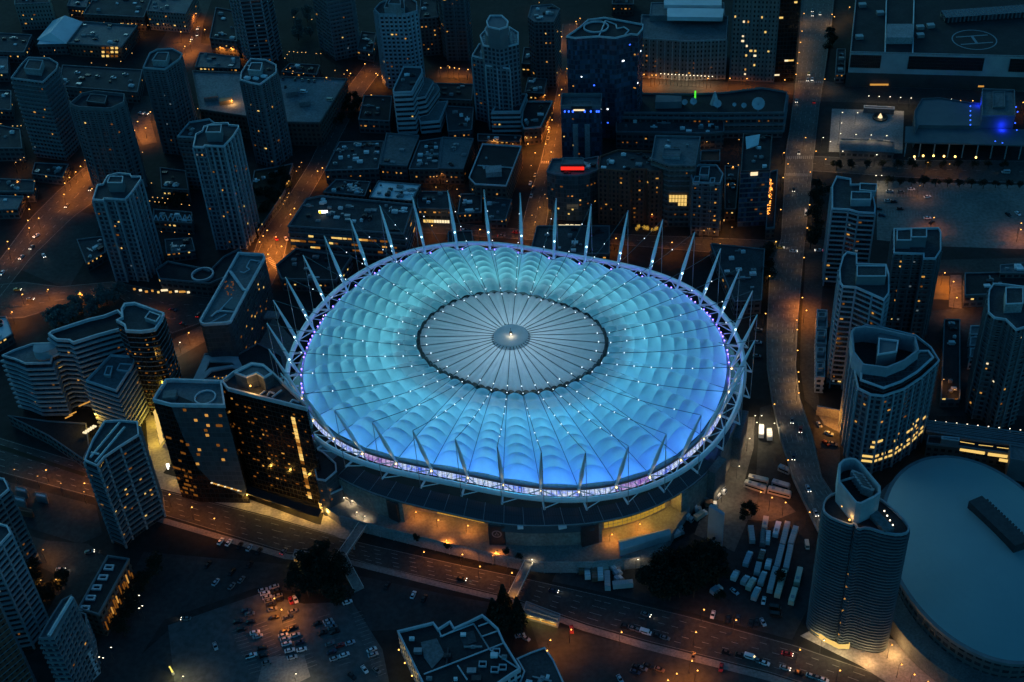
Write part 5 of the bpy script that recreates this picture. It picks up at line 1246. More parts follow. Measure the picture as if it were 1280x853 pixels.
# porch canopy along the hotel foot, lit underneath
pa, pb = at(216, 589, 4.5), at(398, 648, 4.5); pd = pb-pa; pn = Vector((pd.y, -pd.x, 0)).normalized()
if pn.y > 0: pn = -pn
mb = MB(); c = (pa+pb)/2-pn*2.0; mb.box((c.x, c.y, 5.6), (pd.length, 4.4, .6), math.atan2(pd.y, pd.x)); mb.build('porch', DARK, r)
for i in range(16):
    f = (i+.5)/16; q = pa+pd*f
    if i in (3, 4, 5, 6, 7): inst(LITM['y'], 'porch_window', (q.x-pn.x*2.2, q.y-pn.y*2.2, 2.4), math.atan2(pd.y, pd.x), (3, .3, 2.4), r)
    if i % 2 == 0 and i < 14: L = pl('porch_lamp', (q.x+pn.x*2.2, q.y+pn.y*2.2, 4.6), 1150, (1, .55, .10), .3); put(L, r)
for i in range(5):
    v = at(253+i*10, 594+i*3.6, 4.5); mb = MB(); mb.ball(v, .45); mb.build('lamp', LAMP_W, r)
for x, y in ((360, 632), (396, 636), (408, 640), (384, 640)): L = pl('porch_lamp', at(x, y, 4), 1500, (1, .52, .10), .3); put(L, r)
# lit side passage
for x, y, P in ((190, 520, 3000), (192, 545, 3200), (200, 568, 1200)): L = pl('passage_lamp', at(x, y, 6), P, (1, .62, .06), .4); put(L, r)
for i in range(6):
    v = at(186+i*1.4, 516+i*7, 3); inst(LITM['y'], 'passage_window', v+Vector((3.5, 0, 0)), 1.3, (3.5, .3, 3.2), r)
building('hotel_annex', 'stepped blue-grey annex between the black-glass hotel and the stadium', 'building', D((390, 570), (396, 562), (404, 566), (420, 580), (421, 590), (407, 602), (396, 600)), h=24, wall=F_SLATE, roof=ROOF_K, edge=EDGE, par=.8, lit=3, kinds='d')
building('hotel_annex', 'lower blue-grey annex block at the hotel corner above the plaza', 'building', D((402, 596), (420, 584), (428, 592), (428, 612), (410, 620)), h=14, wall=F_SLATE, roof=ROOF_K, edge=EDGE, par=.8)
# ---- curved slab complex at the left
DKB = F_DKGLASS
r, p, h, g = building('curved_block', 'white-banded crescent apartment block with dark roof and loop-shaped roof rim', 'apartment block',
  D((61, 420), (66, 416), (90, 408), (112, 401), (130, 397), (148, 390), (157, 398), (157, 412), (124, 421), (92, 431), (87, 428), (71, 427)), base=(8, 505), wall=DKB, band='balcony', bandmat=BALC, bandw=1.0, bandh=1.0, roof=ROOF_K, edge=EDGE, par=1.6, parw=.8, lit=6, kinds='ad')
r, p, h, g = building('curved_block', 'dark end tower of the crescent with angular white-rimmed roof', 'apartment block',
  D((146, 403), (153, 399), (152, 389), (156, 382), (169, 380.6), (206, 394), (203, 402), (195, 414), (186, 416), (176, 417), (157.5, 416), (156, 409)), base=(8, 520), wall=F_BLACK, roof=ROOF, edge=EDGE, par=1.6, parw=.8, lit=60, kinds='dddddda', litw=(.9, .7), slab=True, bandmat=BALC_D,
  pent=[(D((181, 398), (187, 390), (201, 395), (195, 403)), 2, CONC)])
r, p, h, g = building('curved_block', 'white-banded wing with flat teal roof and small rounded roof pavilion, at the left edge', 'apartment block',
  D((3, 446), (18, 439), (41, 431), (70, 430), (95, 431), (78, 442), (66, 447), (64, 455), (32, 456), (18, 450)), base=(8, 524), wall=DKB, band='balcony', bandmat=BALC, bandw=1.0, bandh=1.0, roof=ROOF_T, edge=EDGE, lit=5, kinds='da')
q = ccw([a2(x, y, h+5) for x, y in ((41, 438), (42, 431), (52, 429.5), (70, 429), (70, 434), (62, 438), (52, 441), (44, 441))]); mb = MB(); mb.prism(q, h, h+5); mb.build('roof_pavilion', BALC, r)
v = at(46, 441, h+2); mb = MB(); mb.ball(v, .5); mb.build('lamp', LAMP_W, r); L = pl('roof_lamp', v+Vector((0, -1, 1.5)), 260, (1, .7, .3), .2); put(L, r)
building('apartment_block', 'square white-banded block with white roof square and skylight in front of the crescent', 'apartment block',
  D((108, 478), (139, 445.6), (169.7, 447.5), (168, 456), (146, 490.6)), base=(4, 552), wall=DKB, band='balcony', bandmat=BALC, bandw=1.0, bandh=1.0, roof=ROOF_T, edge=EDGE, par=1.4, lit=5, kinds='ad',
  pent=[(D((130, 469), (134, 458.5), (141, 458.5), (138, 470)), 1.5, CONC), (D((146, 463), (150, 455), (167, 456), (162, 465)), .8, BALC)])
r, p, h, g = building('apartment_tower', 'tall balcony tower with long roof trough, in front of the black-glass hotel', T,
  D((106, 577), (116, 552), (131, 528), (150, 527), (172.5, 529), (174, 545), (150, 560), (131, 573), (122, 584)), base=(5, 646), wall=DKB, band='balcony', bandmat=BALC_D, bandw=.9, bandh=.9, roof=ROOF, edge=EDGE, lit=17, kinds='aayd', pier=9, piermat=PIER_B)
for q in (((113, 572), (150, 528)), ((119, 578), (156, 534)), ((114, 566), (124, 568))): rib(q, h+.8, .55)
r, p, h, g = building('courtyard_podium', 'low podium with amber-lit courtyard between the white-banded blocks', 'podium', D((10, 520), (60, 527), (108, 530), (112, 560), (104, 575), (60, 545)), h=7, wall=F_LOW, roof=ROOF_K, edge=BALC_D, par=.6)
for x, y, P in ((112, 528, 1700), (118, 520, 1200)): L = pl('courtyard_lamp', at(x, y, 12), P, (1, .55, .08), .4); put(L, r)
for i in range(5): v = at(106+i*3, 541-i*2, 9); inst(LITM['w'], 'lit_panel', v, -.4, (2.2, 1.0, .5), r)
for x, y in ((86, 521), (91, 517), (103, 506), (108, 504)): v = at(x, y, 10); inst(LITM['a'], 'lit_panel', v, .6, (4, .5, .5), r)
r, p, h, g = building('terrace_block', 'long low apartment block with a row of white-framed roof lights and vertical lit fins', 'apartment block',
  D((135, 696), (162, 700), (124, 770), (98, 762)), h=14, wall=F_LOWB, roof=ROOF_K, edge=BALC_D, lit=0)
for x, y in ((136, 709), (128.5, 721.5), (120.7, 734), (113, 747), (106, 760)):
    q = ccw([a2(x+dx, y+dy, h+.5) for dx, dy in ((-7, 3), (-4.5, -3.4), (7, -3), (4.8, 3.4))]); mb = MB(); mb.ring(q, offset(q, -.7), h-.2, h+.6); mb.build('roof_light', EDGE, r)
ea, eb = at(162, 701, h), at(126, 769, h)
for i in range(22):
    q = ea.lerp(eb, (i+.5)/22); inst(LITM['d' if i % 4 else 'a'], 'fin_light', (q.x+.35, q.y-.2, 7+random.uniform(-2, 3)), 1.1, (.5, .4, random.uniform(3, 6)), r) if random.random() < .8 else None
r, p, h, g = building('apartment_tower', 'teal apartment tower with slanted white roof blade, at the bottom left', T,
  D((49, 800), (60, 780), (78, 752), (90, 745.6), (94, 754), (82.5, 773), (68, 800)), base=(0, 880), wall=F_DARKBLUE, band='balcony', bandmat=BALC_D, bandw=.6, roof=ROOF_T, edge=BALC_D, lit=3)
rib([(61, 795), (76, 770), (90, 747)], h+1.5, .8, 'roof_blade')
for i in range(5): v = at(87+i*1.6, 812+i*5.5, 8); mb = MB(); mb.ball(v, .42); mb.build('lamp', AMBER, r)
building('apartment_block', 'small teal-faced block tucked against the long low apartment block', 'apartment block', D((92, 778), (98, 766), (108, 769), (114, 812), (104, 822)), h=16, wall=F_PALE, slab=True, bandmat=BALC_D, roof=ROOF_K, edge=BALC_D)
building('apartment_tower', 'shadowed tower at the left edge with vertical balcony lattice, upper of two', T, D((-30, 612), (-5, 598), (6, 600), (12, 613), (-12, 634)), base=(3, 705), wall=DKB, band='balcony', bandmat=BALC_D, bandw=.8, pier=5, piermat=PIER_D, lit=6)
building('apartment_tower', 'shadowed tower at the left edge with lattice balconies and amber-lit foot, lower of two', T, D((-50, 668), (-5, 655), (10, 659), (14, 668), (-10, 694), (-44, 700)), base=(3, 785), wall=DKB, band='balcony', bandmat=PIER_B, bandw=.7, pier=5, piermat=PIER_B, lit=4)
building('apartment_tower', 'dark reddish tower foot in the bottom left corner', T, D((-60, 745), (-8, 735), (0, 760), (-50, 800)), base=(2, 880), wall=F_BRICK, slab=True, bandmat=BALC_D, lit=2)
# depot buildings on the far left
for i, (q, s) in enumerate((((26, 611), 'upper'), ((24, 623), 'lower left'), ((51, 618), 'right'))):
    x, y = q; building('shed', 'small pale shed in the depot yard beside the left towers, the %s one' % s, 'shed', D((x-7, y-3), (x+7, y), (x+7, y+5), (x-7, y+2)), h=4, wall=F_SHEET, roof=ROOF_W, edge=BALC_D, par=.2, group='sheds in the depot yard')
building('depot_shed', 'long low red-brown shed beside the depot yard', 'shed', D((24, 634), (40, 637), (40, 641), (24, 638)), h=4, wall=BRICK, roof=BRICK, edge=BRICK, par=.1)
# ---- roof in the foreground
r, p, h, g = building('commercial_block', 'flat-roofed commercial block with pale parapet lines, cut off by the bottom edge', 'commercial building',
  D((497, 791), (542, 780), (548, 788), (563, 778.5), (568, 787), (584, 780), (603, 770.5), (612, 778), (623, 788), (630, 804), (651, 838), (638, 846), (600, 872), (536, 872)), h=13, wall=F_PALE, roof=ROOF_K, edge=EDGE, par=1.4, parw=.6, lit=0, vents=5)
for q in (((550, 796), (592, 780), (612, 812), (651, 838)), ((592, 780), (612, 812)), ((530, 843), (610, 812), (630, 804)), ((548, 787), (552, 796), (568, 788)), ((602, 796), (622, 789)), ((572, 832), (584, 850)), ((598, 783), (612, 778))): rib(q, h+.3, .35, 'roof_upstand')
slabpoly([(526, 803), (546, 798), (556, 818), (540, 836), (530, 822)], h+.15, ROOF_T, 'roof_patch', .3); slabpoly([(574, 794), (592, 788), (596, 802), (580, 808)], h+.15, ROOF, 'roof_patch', .3)
for q in ((620, 815), (603, 831), (618, 838), (628, 835)): 
    v = at(*q, h); mb = MB(); qq = [(v.x-1.6, v.y-1.2), (v.x+1.6, v.y-1.5), (v.x+1.8, v.y+1.2), (v.x-1.3, v.y+1.5)]; mb.ring(qq, offset(qq, -.3), h-.2, h+.8); mb.build('roof_light', EDGE, r)
for x, y in ((498.5, 812.5), (506, 829), (515, 845)):
    v = at(x, y, 7); mb = MB(); mb.ball(v, .35); mb.build('wall_lamp', LAMP_A, r); L = pl('wall_lamp_light', v+Vector((-1, -.3, 0)), 260, (1, .6, .12), .2); put(L, r)
building('commercial_annex', 'lower dark annex roof with white edge line right of the foreground block', 'commercial building', D((646, 824), (664, 816), (681, 810), (692, 826), (712, 870), (640, 880), (655, 840)), h=8, wall=F_LOW, roof=ROOF, edge=EDGE, par=.5, vents=3)
v = at(683, 812, 6); 
# concrete slab monument west of the coach park (tall blue-grey wall)
sm = thing('billboard', 'tall slim blue-grey slab standing at the edge of the dark trees beside the trucks', 'billboard', at(896, 690, 0))
q = ccw([a2(x, y, 24) for x, y in ((886, 633), (889, 630), (906, 641), (905, 645))]); mb = MB(); mb.prism(q, 4, 24); mb.build('panel', mottled('slab_blue', (.20, .25, .30), (.26, .31, .36), .2), sm)
cx, cy = cen(q); mb = MB(); mb.box((cx, cy, 2), (1.6, 1.2, 4)); mb.build('post', METAL, sm)
# ================================================================== footbridges and stairs
def footbridge(label, path, w, z, steps=None):
    root = thing('footbridge', label, 'footbridge', at(*path[0], 0))
    P = [at(x, y, zz) for (x, y), zz in zip(path, z)]
    for i in range(len(P)-1):
        a, b = P[i], P[i+1]; d = (b-a); s = Vector((-d.y, d.x, 0)).normalized()*w/2; mb = MB()
        for sg in (-1, 1):
            pass
        top = [a-s, b-s, b+s, a+s]; dz = Vector((0, 0, .6))
        mb.face(top); mb.face([v-dz for v in top][::-1])
        for k in range(4): mb.face([top[k]-dz, top[(k+1) % 4]-dz, top[(k+1) % 4], top[k]])
        mb.build('deck', PAVE, root)
        for sg in (-1, 1):
            m2 = MB(); o = s*sg; m2.tube(a+o+Vector((0, 0, 1.1)), b+o+Vector((0, 0, 1.1)), .17, n=5)
            n = max(2, int(d.length/2.5))
            for k in range(n+1): c = a.lerp(b, k/n)+o; m2.tube(c, c+Vector((0, 0, 1.1)), .07, n=4)
            m2.build('railing', mottled('railing_pale', (.42, .42, .40), (.55, .55, .52), .5), root)
        c = a.lerp(b, .5)
        if c.z > 3: m2 = MB(); m2.tube((c.x, c.y, 0), (c.x, c.y, c.z-.6), .5, n=8); m2.build('pillar', CONC, root)
    return root
fb = footbridge('pale footbridge that lands on stairs by the dark grove, left of the stadium entrance', [(454, 656), (427, 695)], 4.2, (6.1, 6.1))
fb2 = footbridge('stairway with pale rails leading down from the left footbridge', [(427, 696), (437, 716), (449, 738)], 4.5, (6.0, 3.2, .2))
fb3 = footbridge('narrow footbridge crossing the boulevard with an orange light on it', [(661, 704), (640, 747)], 4.0, (6.1, 6.1))
L = pl('bridge_lamp', at(642, 740, 9), 700, (1, .38, .04), .3); put(L, fb3)
def stairhouse(label, px, h):
    q = ccw([a2(x, y, h) for x, y in px]); root = thing('stair_shelter', label, 'stairs', (*cen(q), 0))
    mb = MB(); mb.prism(q, 0, h-.8); mb.build('base', CONC, root)
    A_, B_, C_, D_ = [at(x, y, h) for x, y in px]
    mb = MB()
    for f in (0, .33, .66, 1.0): mb.tube(A_.lerp(D_, f), B_.lerp(C_, f), .28, n=5)
    mb.tube(B_, C_, .28, n=5); mb.tube(A_, D_, .28, n=5); mb.build('railing', METAL, root)
    for f in (.2, .5, .8):
        c = D_.lerp(C_, f); 
        L = pl('stair_light', (c.x, c.y-1.2, h-1.2), 330, (1, .68, .18), .2); put(L, root)
    for f0, f1 in ((.05, .48), (.52, .95)):
        a, b = D_.lerp(C_, f0), D_.lerp(C_, f1); d = b-a
        inst(LITM['a'], 'light_strip', (a+b)/2+Vector((0, -.5, -1.6)), math.atan2(d.y, d.x), (d.length, .2, .7), root)
stairhouse('lit stair structure with pale rails beside the conifers at the boulevard', ((658, 752), (700, 768), (697, 778), (654, 766)), 4)
stairhouse('low stair structure with pale rails beside the left dark grove', ((369, 687), (401, 694), (399, 704), (366, 696)), 3.5)
# ================================================================== street lamps
def lamp_mesh(h, head):
    mb = MB(); mb.tube((0, 0, 0), (0, 0, h), .13, .08, 6); mb.tube((0, 0, h), (.9, 0, h+.25), .07, n=5)
    return mb.mesh('pole', DARK)
POLE = lamp_mesh(8.6, None)
mb = MB(); mb.box((.95, 0, 8.9), (.9, .45, .22)); HOOD = mb.mesh('hood', DARK)
def headm(mat, r): mb = MB(); mb.ball((.95, 0, 8.72), r, 0, 8, 4, .7); return mb.mesh('lamp_head', mat)
HEADS = {'Y': headm(LAMP_A, .44), 'A': headm(LAMP_A, .46), 'W': headm(LAMP_W, .42), 'C': headm(LAMP_C, .38), 'a': headm(emit('sodium_lamp_dim', (1, .50, .13), 1.8), .40)}
LC = {'A': (1, .27, .03), 'a': (1, .36, .06), 'Y': (1, .50, .15), 'W': (1, .74, .42), 'C': (.8, .9, 1)}
def lamps(pts, kind, where, group, power=1.0, zb=0.0, lightevery=1):
    rk = ranked(pts)
    for i, (x, y) in enumerate(pts):
        p = at(x, y, 8.7+zb); k = kind
        o = thing('street_lamp', '%s street lamp %s, %s' % ({'Y': 'amber', 'A': 'amber', 'a': 'dim amber', 'W': 'warm white', 'C': 'white'}[k], where, rk[i]) if len(pts) > 1 else '%s street lamp %s' % ({'Y': 'amber', 'A': 'amber', 'a': 'dim amber', 'W': 'warm white', 'C': 'white'}[k], where), 'street lamp', (p.x-.95, p.y, zb), group)
        for me, nm in ((POLE, 'pole'), (HOOD, 'hood'), (HEADS[k], 'lamp_head')): c = bpy.data.objects.new(nm, me); COL.objects.link(c); c.parent = o
        if power >= .15 and i % lightevery == 0:
            L = pl('lamp_light', (0, 0, 0), 3400*power, LC[k], .25, spot=155); L.parent = o; L.location = (.95, 0, 8.3)
G = 'street lamps of the city'
lamps([(112.5, 194), (106.5, 200.6), (100.7, 208), (94.7, 215), (86.8, 222), (81, 229)], 'A', 'on the upper left curved road', G, 1.820)
lamps([(35.6, 246), (36.6, 261.6), (48.4, 272.8), (35, 275.6), (36.6, 285), (9.4, 302), (11, 311)], 'A', 'on the far left kerb beside the wide road', G, 0.700)
lamps([(21.5, 226), (43, 226.5), (19.7, 203), (25.7, 199.7), (30, 197)], 'a', 'among the dark roofs at the left edge', G, .25)
lamps([(377, 203), (374, 208.5), (370.6, 214), (361, 226), (359, 229), (361, 241.5), (359, 246.6), (356, 251), (354, 255), (320, 278)], 'a', 'on the garden side of the diagonal street', G, .35)
lamps([(397, 214), (403, 210), (368, 260.6), (363, 268), (334, 288), (329, 295), (324.5, 302.5)], 'A', 'on the right kerb of the diagonal street', G, 1.540)
lamps([(345, 296), (335, 318), (352, 308)], 'A', 'at the orange crossing above the wedge hotel', G, 4.320)
lamps([(456, 80), (438, 92), (470, 92), (472, 94), (459, 130), (464, 119)], 'A', 'at the top of the diagonal street', G, 1.690)
lamps([(245, 17), (238, 52), (231, 58), (275, 59), (289, 60), (256, 37), (226, 40)], 'A', 'on the amber street at the top left', G, 2.860)
lamps([(172, 152), (168, 163), (182, 160), (188, 140)], 'A', 'in the amber gap between two grey towers', G, 2.6)
lamps([(562, 84), (568, 85), (574, 86), (585, 87), (551, 85)], 'A', 'along the orange cross street behind the dark towers', G, .9)
lamps([(553, 110.5), (564, 111), (576.5, 112)], 'A', 'under the dark block canopy beside the stepped mid-rise', G, .4)
lamps([(693, 86), (709, 86), (699, 119), (669, 191), (660, 180), (689, 190), (702, 112), (681, 119)], 'A', 'along the upper cross street', G, 1.560)
lamps([(675, 259), (665, 269), (669, 277.5), (681, 243), (684, 248), (664, 207), (657, 171), (641, 180), (617, 175)], 'a', 'along the cross street near the curved hotel', G, .9)
lamps([(690, 150), (686, 165), (682, 180)], 'A', 'in the orange stretch of the cross street', G, 3.900)
lamps([(725, 23), (727, 34), (720, 27), (700, 42), (702, 46)], 'A', 'near the top of the ribbon-roofed tower', G, .6)
lamps([(1005, 17), (1002.5, 39), (1000.6, 53), (999, 65.6), (997, 79), (990, 84), (995, 93)], 'Y', 'on the left kerb of the avenue', G, .55)
lamps([(1040, 18), (1043, 21), (1062, 9), (1031, 99)], 'Y', 'on the upper right kerb of the avenue', G, .5)
lamps([(981, 100), (933.7, 98.4), (912.5, 98), (885, 98), (805, 93), (815, 94), (820, 94)], 'A', 'at the foot of the stone towers', G, 1.5)
lamps([(826+i*4.6, 92.2+i*.25) for i in range(15)], 'W', 'in the bright row before the stone civic building', G, .28)
lamps([(980, 191), (1020, 189), (1012, 256), (1032, 199), (1007, 172), (985, 205)], 'Y', 'near the avenue crossing', G, .6)
lamps([(996, 400), (996.5, 412), (997, 438), (998, 465), (998.5, 477), (998.5, 491)], 'Y', 'on the right rim of the viaduct', G, .5, 2)
lamps([(1003, 372), (1008, 388)], 'A', 'by the orange side entrance beside the viaduct', G, 2.6)
lamps([(1086, 120), (1099, 120.6), (1112.7, 121), (1125.7, 122), (1139, 122.6), (1189, 124)], 'W', 'in the row between depot and plaza', G, .35)
lamps([(1200.6, 126), (1216, 126), (1279, 128)], 'A', 'behind the theatre', G, .5)
lamps([(1053, 140.6), (1072, 141), (1052, 153.7), (1050.7, 167), (1070, 168), (1089, 168.7), (1108.4, 169.7)], 'W', 'on the pale plaza', G, 0.240)
lamps([(1053.5, 189), (1096, 193.5), (1029, 172), (1038, 177)], 'W', 'before the plaza pavilion', G, .4)
lamps([(1150, 232), (1187, 205), (1160, 203)], 'a', 'on the dim road in front of the theatre', G, .5)
lamps([(1167.5, 272)], 'A', 'standing in the gravel lot', G, .8); lamps([(1276.6, 279), (1276, 287)], 'A', 'at the right edge of the gravel lot', G, .6)
lamps([(1095, 219.4), (1102, 219.4)], 'W', 'beside the white-framed tower roof', G, .5)
lamps([(1196, 372), (1192, 352), (1181, 341)], 'A', 'around the orange-lit court', G, 1.8)
lamps([(57.6, 587.5), (105.6, 604), (107, 582.4)], 'A', 'on the left boulevard', G, .9)
lamps([(18, 586.6), (47, 595), (76, 604), (105, 614.6)], 'a', 'on the lower kerb of the left boulevard', G, .25)
lamps([(212, 618), (240, 634), (268, 648)], 'A', 'on the boulevard below the black-glass hotel', G, .8)
lamps([(43, 684.5), (54, 687), (38, 709.5), (70, 724), (51, 725)], 'a', 'around the dim court between left-edge towers', G, .5)
lamps([(174, 744), (178, 757), (174, 760), (139, 809), (124, 821), (129, 822)], 'W', 'in the dark garden at the lower left', G, .12)
lamps([(229, 845)], 'W', 'beside the lit figure in the lower left car park', G, 0.780)
lamps([(352, 762), (343, 748)], 'A', 'inside the left car park', G, 1.9)
lamps([(370, 842)], 'W', 'beside the pale slab of the car park hut', G, 1.0)
lamps([(1169+i*13.3, 526+i*1.4) for i in range(9)], 'W', 'in the row along the rail viaduct', G, .05)
lamps([(1147, 728.6), (1165, 749.6), (1194, 775)], 'W', 'standing against the white dome', G, .1)
lamps([(1158, 785), (1187, 811), (1139, 765)], 'a', 'on the inner kerb of the arena road', G, .4)
lamps([(1115, 806), (1127, 830.5), (1143, 843), (1160, 852)], 'A', 'on the forecourt right of the twisted hotel', G, .2)
lamps([(944, 519.5), (952, 519.5), (937, 548), (924, 582.5), (905, 612), (946, 528), (968, 529)], 'W', 'in the service yard beside the stadium', G, .75)
lamps([(951, 615), (965, 622), (982, 628)], 'A', 'beside the parked coaches', G, .55)
lamps([(665, 699), (797.5, 699)], 'W', 'on the terrace edge', G, .18)
lamps([(558, 675), (578, 693), (620, 690)], 'A', 'on the stadium terrace wall', G, 1.0)
lamps([(530, 690), (600, 708), (640, 716)], 'A', 'on the boulevard below the terrace', G, .35)
lamps([(688, 800), (684, 813), (714, 787)], 'A', 'beside the foreground annex roof', G, 1.3)
lamps([(777, 790), (865, 826), (870, 790)], 'A', 'on the lower kerb of the boulevard', G, .6)
lamps([(846, 842), (835, 850), (872, 838)], 'A', 'in the orange yard at the bottom', G, 1.6)
lamps([(920, 775), (880, 762)], 'A', 'at the exit of the coach park', G, .5)
lamps([(1000, 812), (1050, 838)], 'A', 'on the boulevard by the twisted hotel', G, .3)
lamps([(440, 626), (446, 640), (456, 645), (430, 622)], 'W', 'on the little plaza beside the stadium', G, 0.210)
lamps([(520, 640), (548, 650), (585, 657)], 'A', 'inside the left stadium entrance', G, .5, 2)
lamps([(735, 672), (765, 668), (800, 655)], 'A', 'inside the right stadium entrance', G, .8, 2)
lamps([(765, 265.5), (786, 266), (815, 268)], 'A', 'uplighting the red brick hotel', G, .9)
lamps([(540, 282), (600, 287), (650, 290), (770, 298), (840, 303), (900, 305)], 'A', 'on the street behind the stadium masts', G, 1.400)
lamps([(434, 88), (408, 97)], 'A', 'on the rooftop car park', G, 1.2, 10)
lamps([(1058, 780), (1030, 800)], 'W', 'before the twisted hotel lobby', G, .5)
lamps([(28, 368), (60, 362), (15, 390), (100, 366), (182, 385), (236, 416)], 'A', 'along the orange road at the left', G, 2.240)
lamps([(205, 440), (225, 428)], 'W', 'by the amber wall of the lower road', G, .9)
lamps([(128, 205), (80, 243), (115, 236)], 'A', 'inside the upper left crossing', G, 2.520)
lamps([(870, 262), (905, 276), (915, 284), (880, 288), (893, 290)], 'a', 'in the lane behind the slab tower', G, .5)
for d_, o_, z_, P_ in ((-120, 8, 13, 950), (-113, 7.5, 13, 950), (-105, 8, 13, 950), (-66, 4, 13, 1800), (-59, 4, 13, 2200), (-53, 4.5, 13, 1400)):
    L = pl('entrance_light', rim(math.radians(d_), o_, z_), P_, (1, .42, .05) if d_ < -90 else (1, .60, .07), .5); put(L, stad)
C2 = lambda X, Y, p: [(X+a/5.333, Y+b/5.333) for a, b in p]
lamps(C2(220, 0, [(725, 388), (740, 365), (755, 345), (785, 345), (810, 350), (838, 350), (865, 350), (935, 358), (965, 358)]), 'a', 'in the garden below the lattice tower', G, .12)
lamps(C2(220, 0, [(850, 492), (775, 490), (760, 455), (735, 462), (780, 475), (905, 130), (785, 115), (1120, 495), (1060, 470)]), 'a', 'among the dark trees above the rooftop car park', G, .1)
lamps(C2(220, 0, [(175, 765), (210, 785), (265, 770), (290, 790), (250, 760), (145, 725)]), 'a', 'in the yard left of the rooftop car park', G, .2)
lamps(C2(0, 150, [(1018, 515), (1050, 518), (1083, 520), (1118, 525), (998, 540), (1033, 545), (1060, 548), (1100, 552), (1210, 562), (1262, 568)]), 'a', 'along the path before the zigzag podium', G, .1)
lamps(C2(0, 150, [(1075, 745), (1165, 748), (1260, 760), (1015, 715), (1010, 420), (950, 215)]), 'a', 'around the podium between the pale-edged towers', G, .12)
lamps(C2(0, 0, [(480, 100), (548, 88), (820, 155), (880, 155), (905, 160), (948, 165), (985, 168), (1090, 160)]), 'a', 'along the dim lane at the top left', G, .2)
lamps(C2(0, 0, [(5, 825), (85, 840), (115, 840), (140, 838), (295, 375), (365, 335), (610, 420), (710, 435), (805, 410), (880, 355), (840, 325)]), 'a', 'between the far left low roofs', G, .1)
lamps(C2(440, 0, [(478, 195), (502, 195), (515, 220), (482, 222), (545, 222), (640, 440), (715, 458), (775, 462), (590, 450), (650, 455)]), 'a', 'behind the stepped mid-rise', G, .2)
lamps(C2(440, 150, [(545, 378), (565, 375), (598, 358), (622, 338), (655, 343), (633, 408), (560, 448), (700, 462), (715, 505)]), 'a', 'in the court beside the white vented roof', G, .15)
lamps(C2(860, 150, [(268, 290), (290, 370), (300, 310), (335, 300), (270, 425), (310, 430), (125, 145), (340, 130), (240, 665), (185, 410)]), 'a', 'in the amber lane behind the sloping-glass block', G, .2)
lamps(C2(660, 0, [(350, 125), (325, 160), (75, 18), (220, 210), (210, 243), (180, 460), (258, 455), (845, 345), (765, 500), (830, 505)]), 'a', 'around the ribbon-roofed tower', G, .25)
lamps(C2(1040, 400, [(688, 250), (620, 180), (585, 180), (745, 395), (818, 462), (545, 80), (1020, 330)]), 'a', 'between the curved tower and the right-edge tower', G, .15)
lamps([(979, 222), (976, 262), (970, 302), (962, 345), (957, 392)], 'Y', 'added to light the left kerb of the lower avenue', G, 0.252)  # lamps added along the avenue to spread an even yellow-brown light
lamps([(1013, 215), (1009, 285), (1005, 322)], 'Y', 'added to light the right kerb of the lower avenue', G, 0.228)  # more added lamps, filling the unlit gaps on the opposite kerb
lamps([(968, 505), (985, 575), (1012, 640)], 'Y', 'added to light the left rim of the lower viaduct', G, 0.180, zb=6.5)  # added lamps carrying the same weak fill light down the viaduct
# white lit f-shaped sign by the hotel drive
s = thing('sign', 'small white lit sign shaped like letter f at the corner of the black-glass hotel', 'sign', at(211.5, 588, 0)); b = at(211.5, 588, 0)
fm = emit('sign_white', (1, .96, .9), 3); mb = MB(); mb.box((b.x-.3, b.y, 2.6), (.7, .4, 3.4)); mb.box((b.x+.25, b.y, 4.1), (1.2, .42, .6)); mb.box((b.x+.15, b.y, 2.7), (1.3, .42, .5)); mb.build('letter', fm, s)
mb = MB(); mb.tube((b.x-.3, b.y, 0), (b.x-.3, b.y, .9), .12); mb.build('post', DARK, s)
# ================================================================== plaza fountain
fo = thing('fountain', 'round fountain bowl lit warm in the middle of the pale plaza', 'fountain', at(1100, 148, 0)); v = at(1100, 148, 0)
ci = [(v.x+5.0*math.cos(2*PI*i/28), v.y+5.0*math.sin(2*PI*i/28)) for i in range(28)]; mb = MB(); mb.ring(ci, offset(ci, -.8), .1, 1.1); mb.build('basin', DARK, fo)
mb = MB(); mb.face([(*q, .7) for q in offset(ci, -.8)]); mb.build('water', mottled('water', (.01, .03, .035), (.015, .04, .045), 1, .05), fo)
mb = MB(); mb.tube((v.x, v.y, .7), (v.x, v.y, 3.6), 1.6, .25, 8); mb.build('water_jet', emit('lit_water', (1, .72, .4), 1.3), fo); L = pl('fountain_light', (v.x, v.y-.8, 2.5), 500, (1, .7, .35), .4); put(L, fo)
# figure-like lit sign in the car park corner
s = thing('statue', 'small yellow-lit figure-like statue in the lower left car park', 'statue', at(216.5, 843, 0)); b = at(216.5, 843, 0)
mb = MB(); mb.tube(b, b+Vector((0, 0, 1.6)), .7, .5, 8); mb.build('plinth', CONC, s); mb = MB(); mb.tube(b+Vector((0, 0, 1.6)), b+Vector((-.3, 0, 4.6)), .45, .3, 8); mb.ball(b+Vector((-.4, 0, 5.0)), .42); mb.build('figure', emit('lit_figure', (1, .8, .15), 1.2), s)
L = pl('statue_light', b+Vector((1.5, -1.5, 3)), 500, (1, .85, .3), .3); put(L, s)
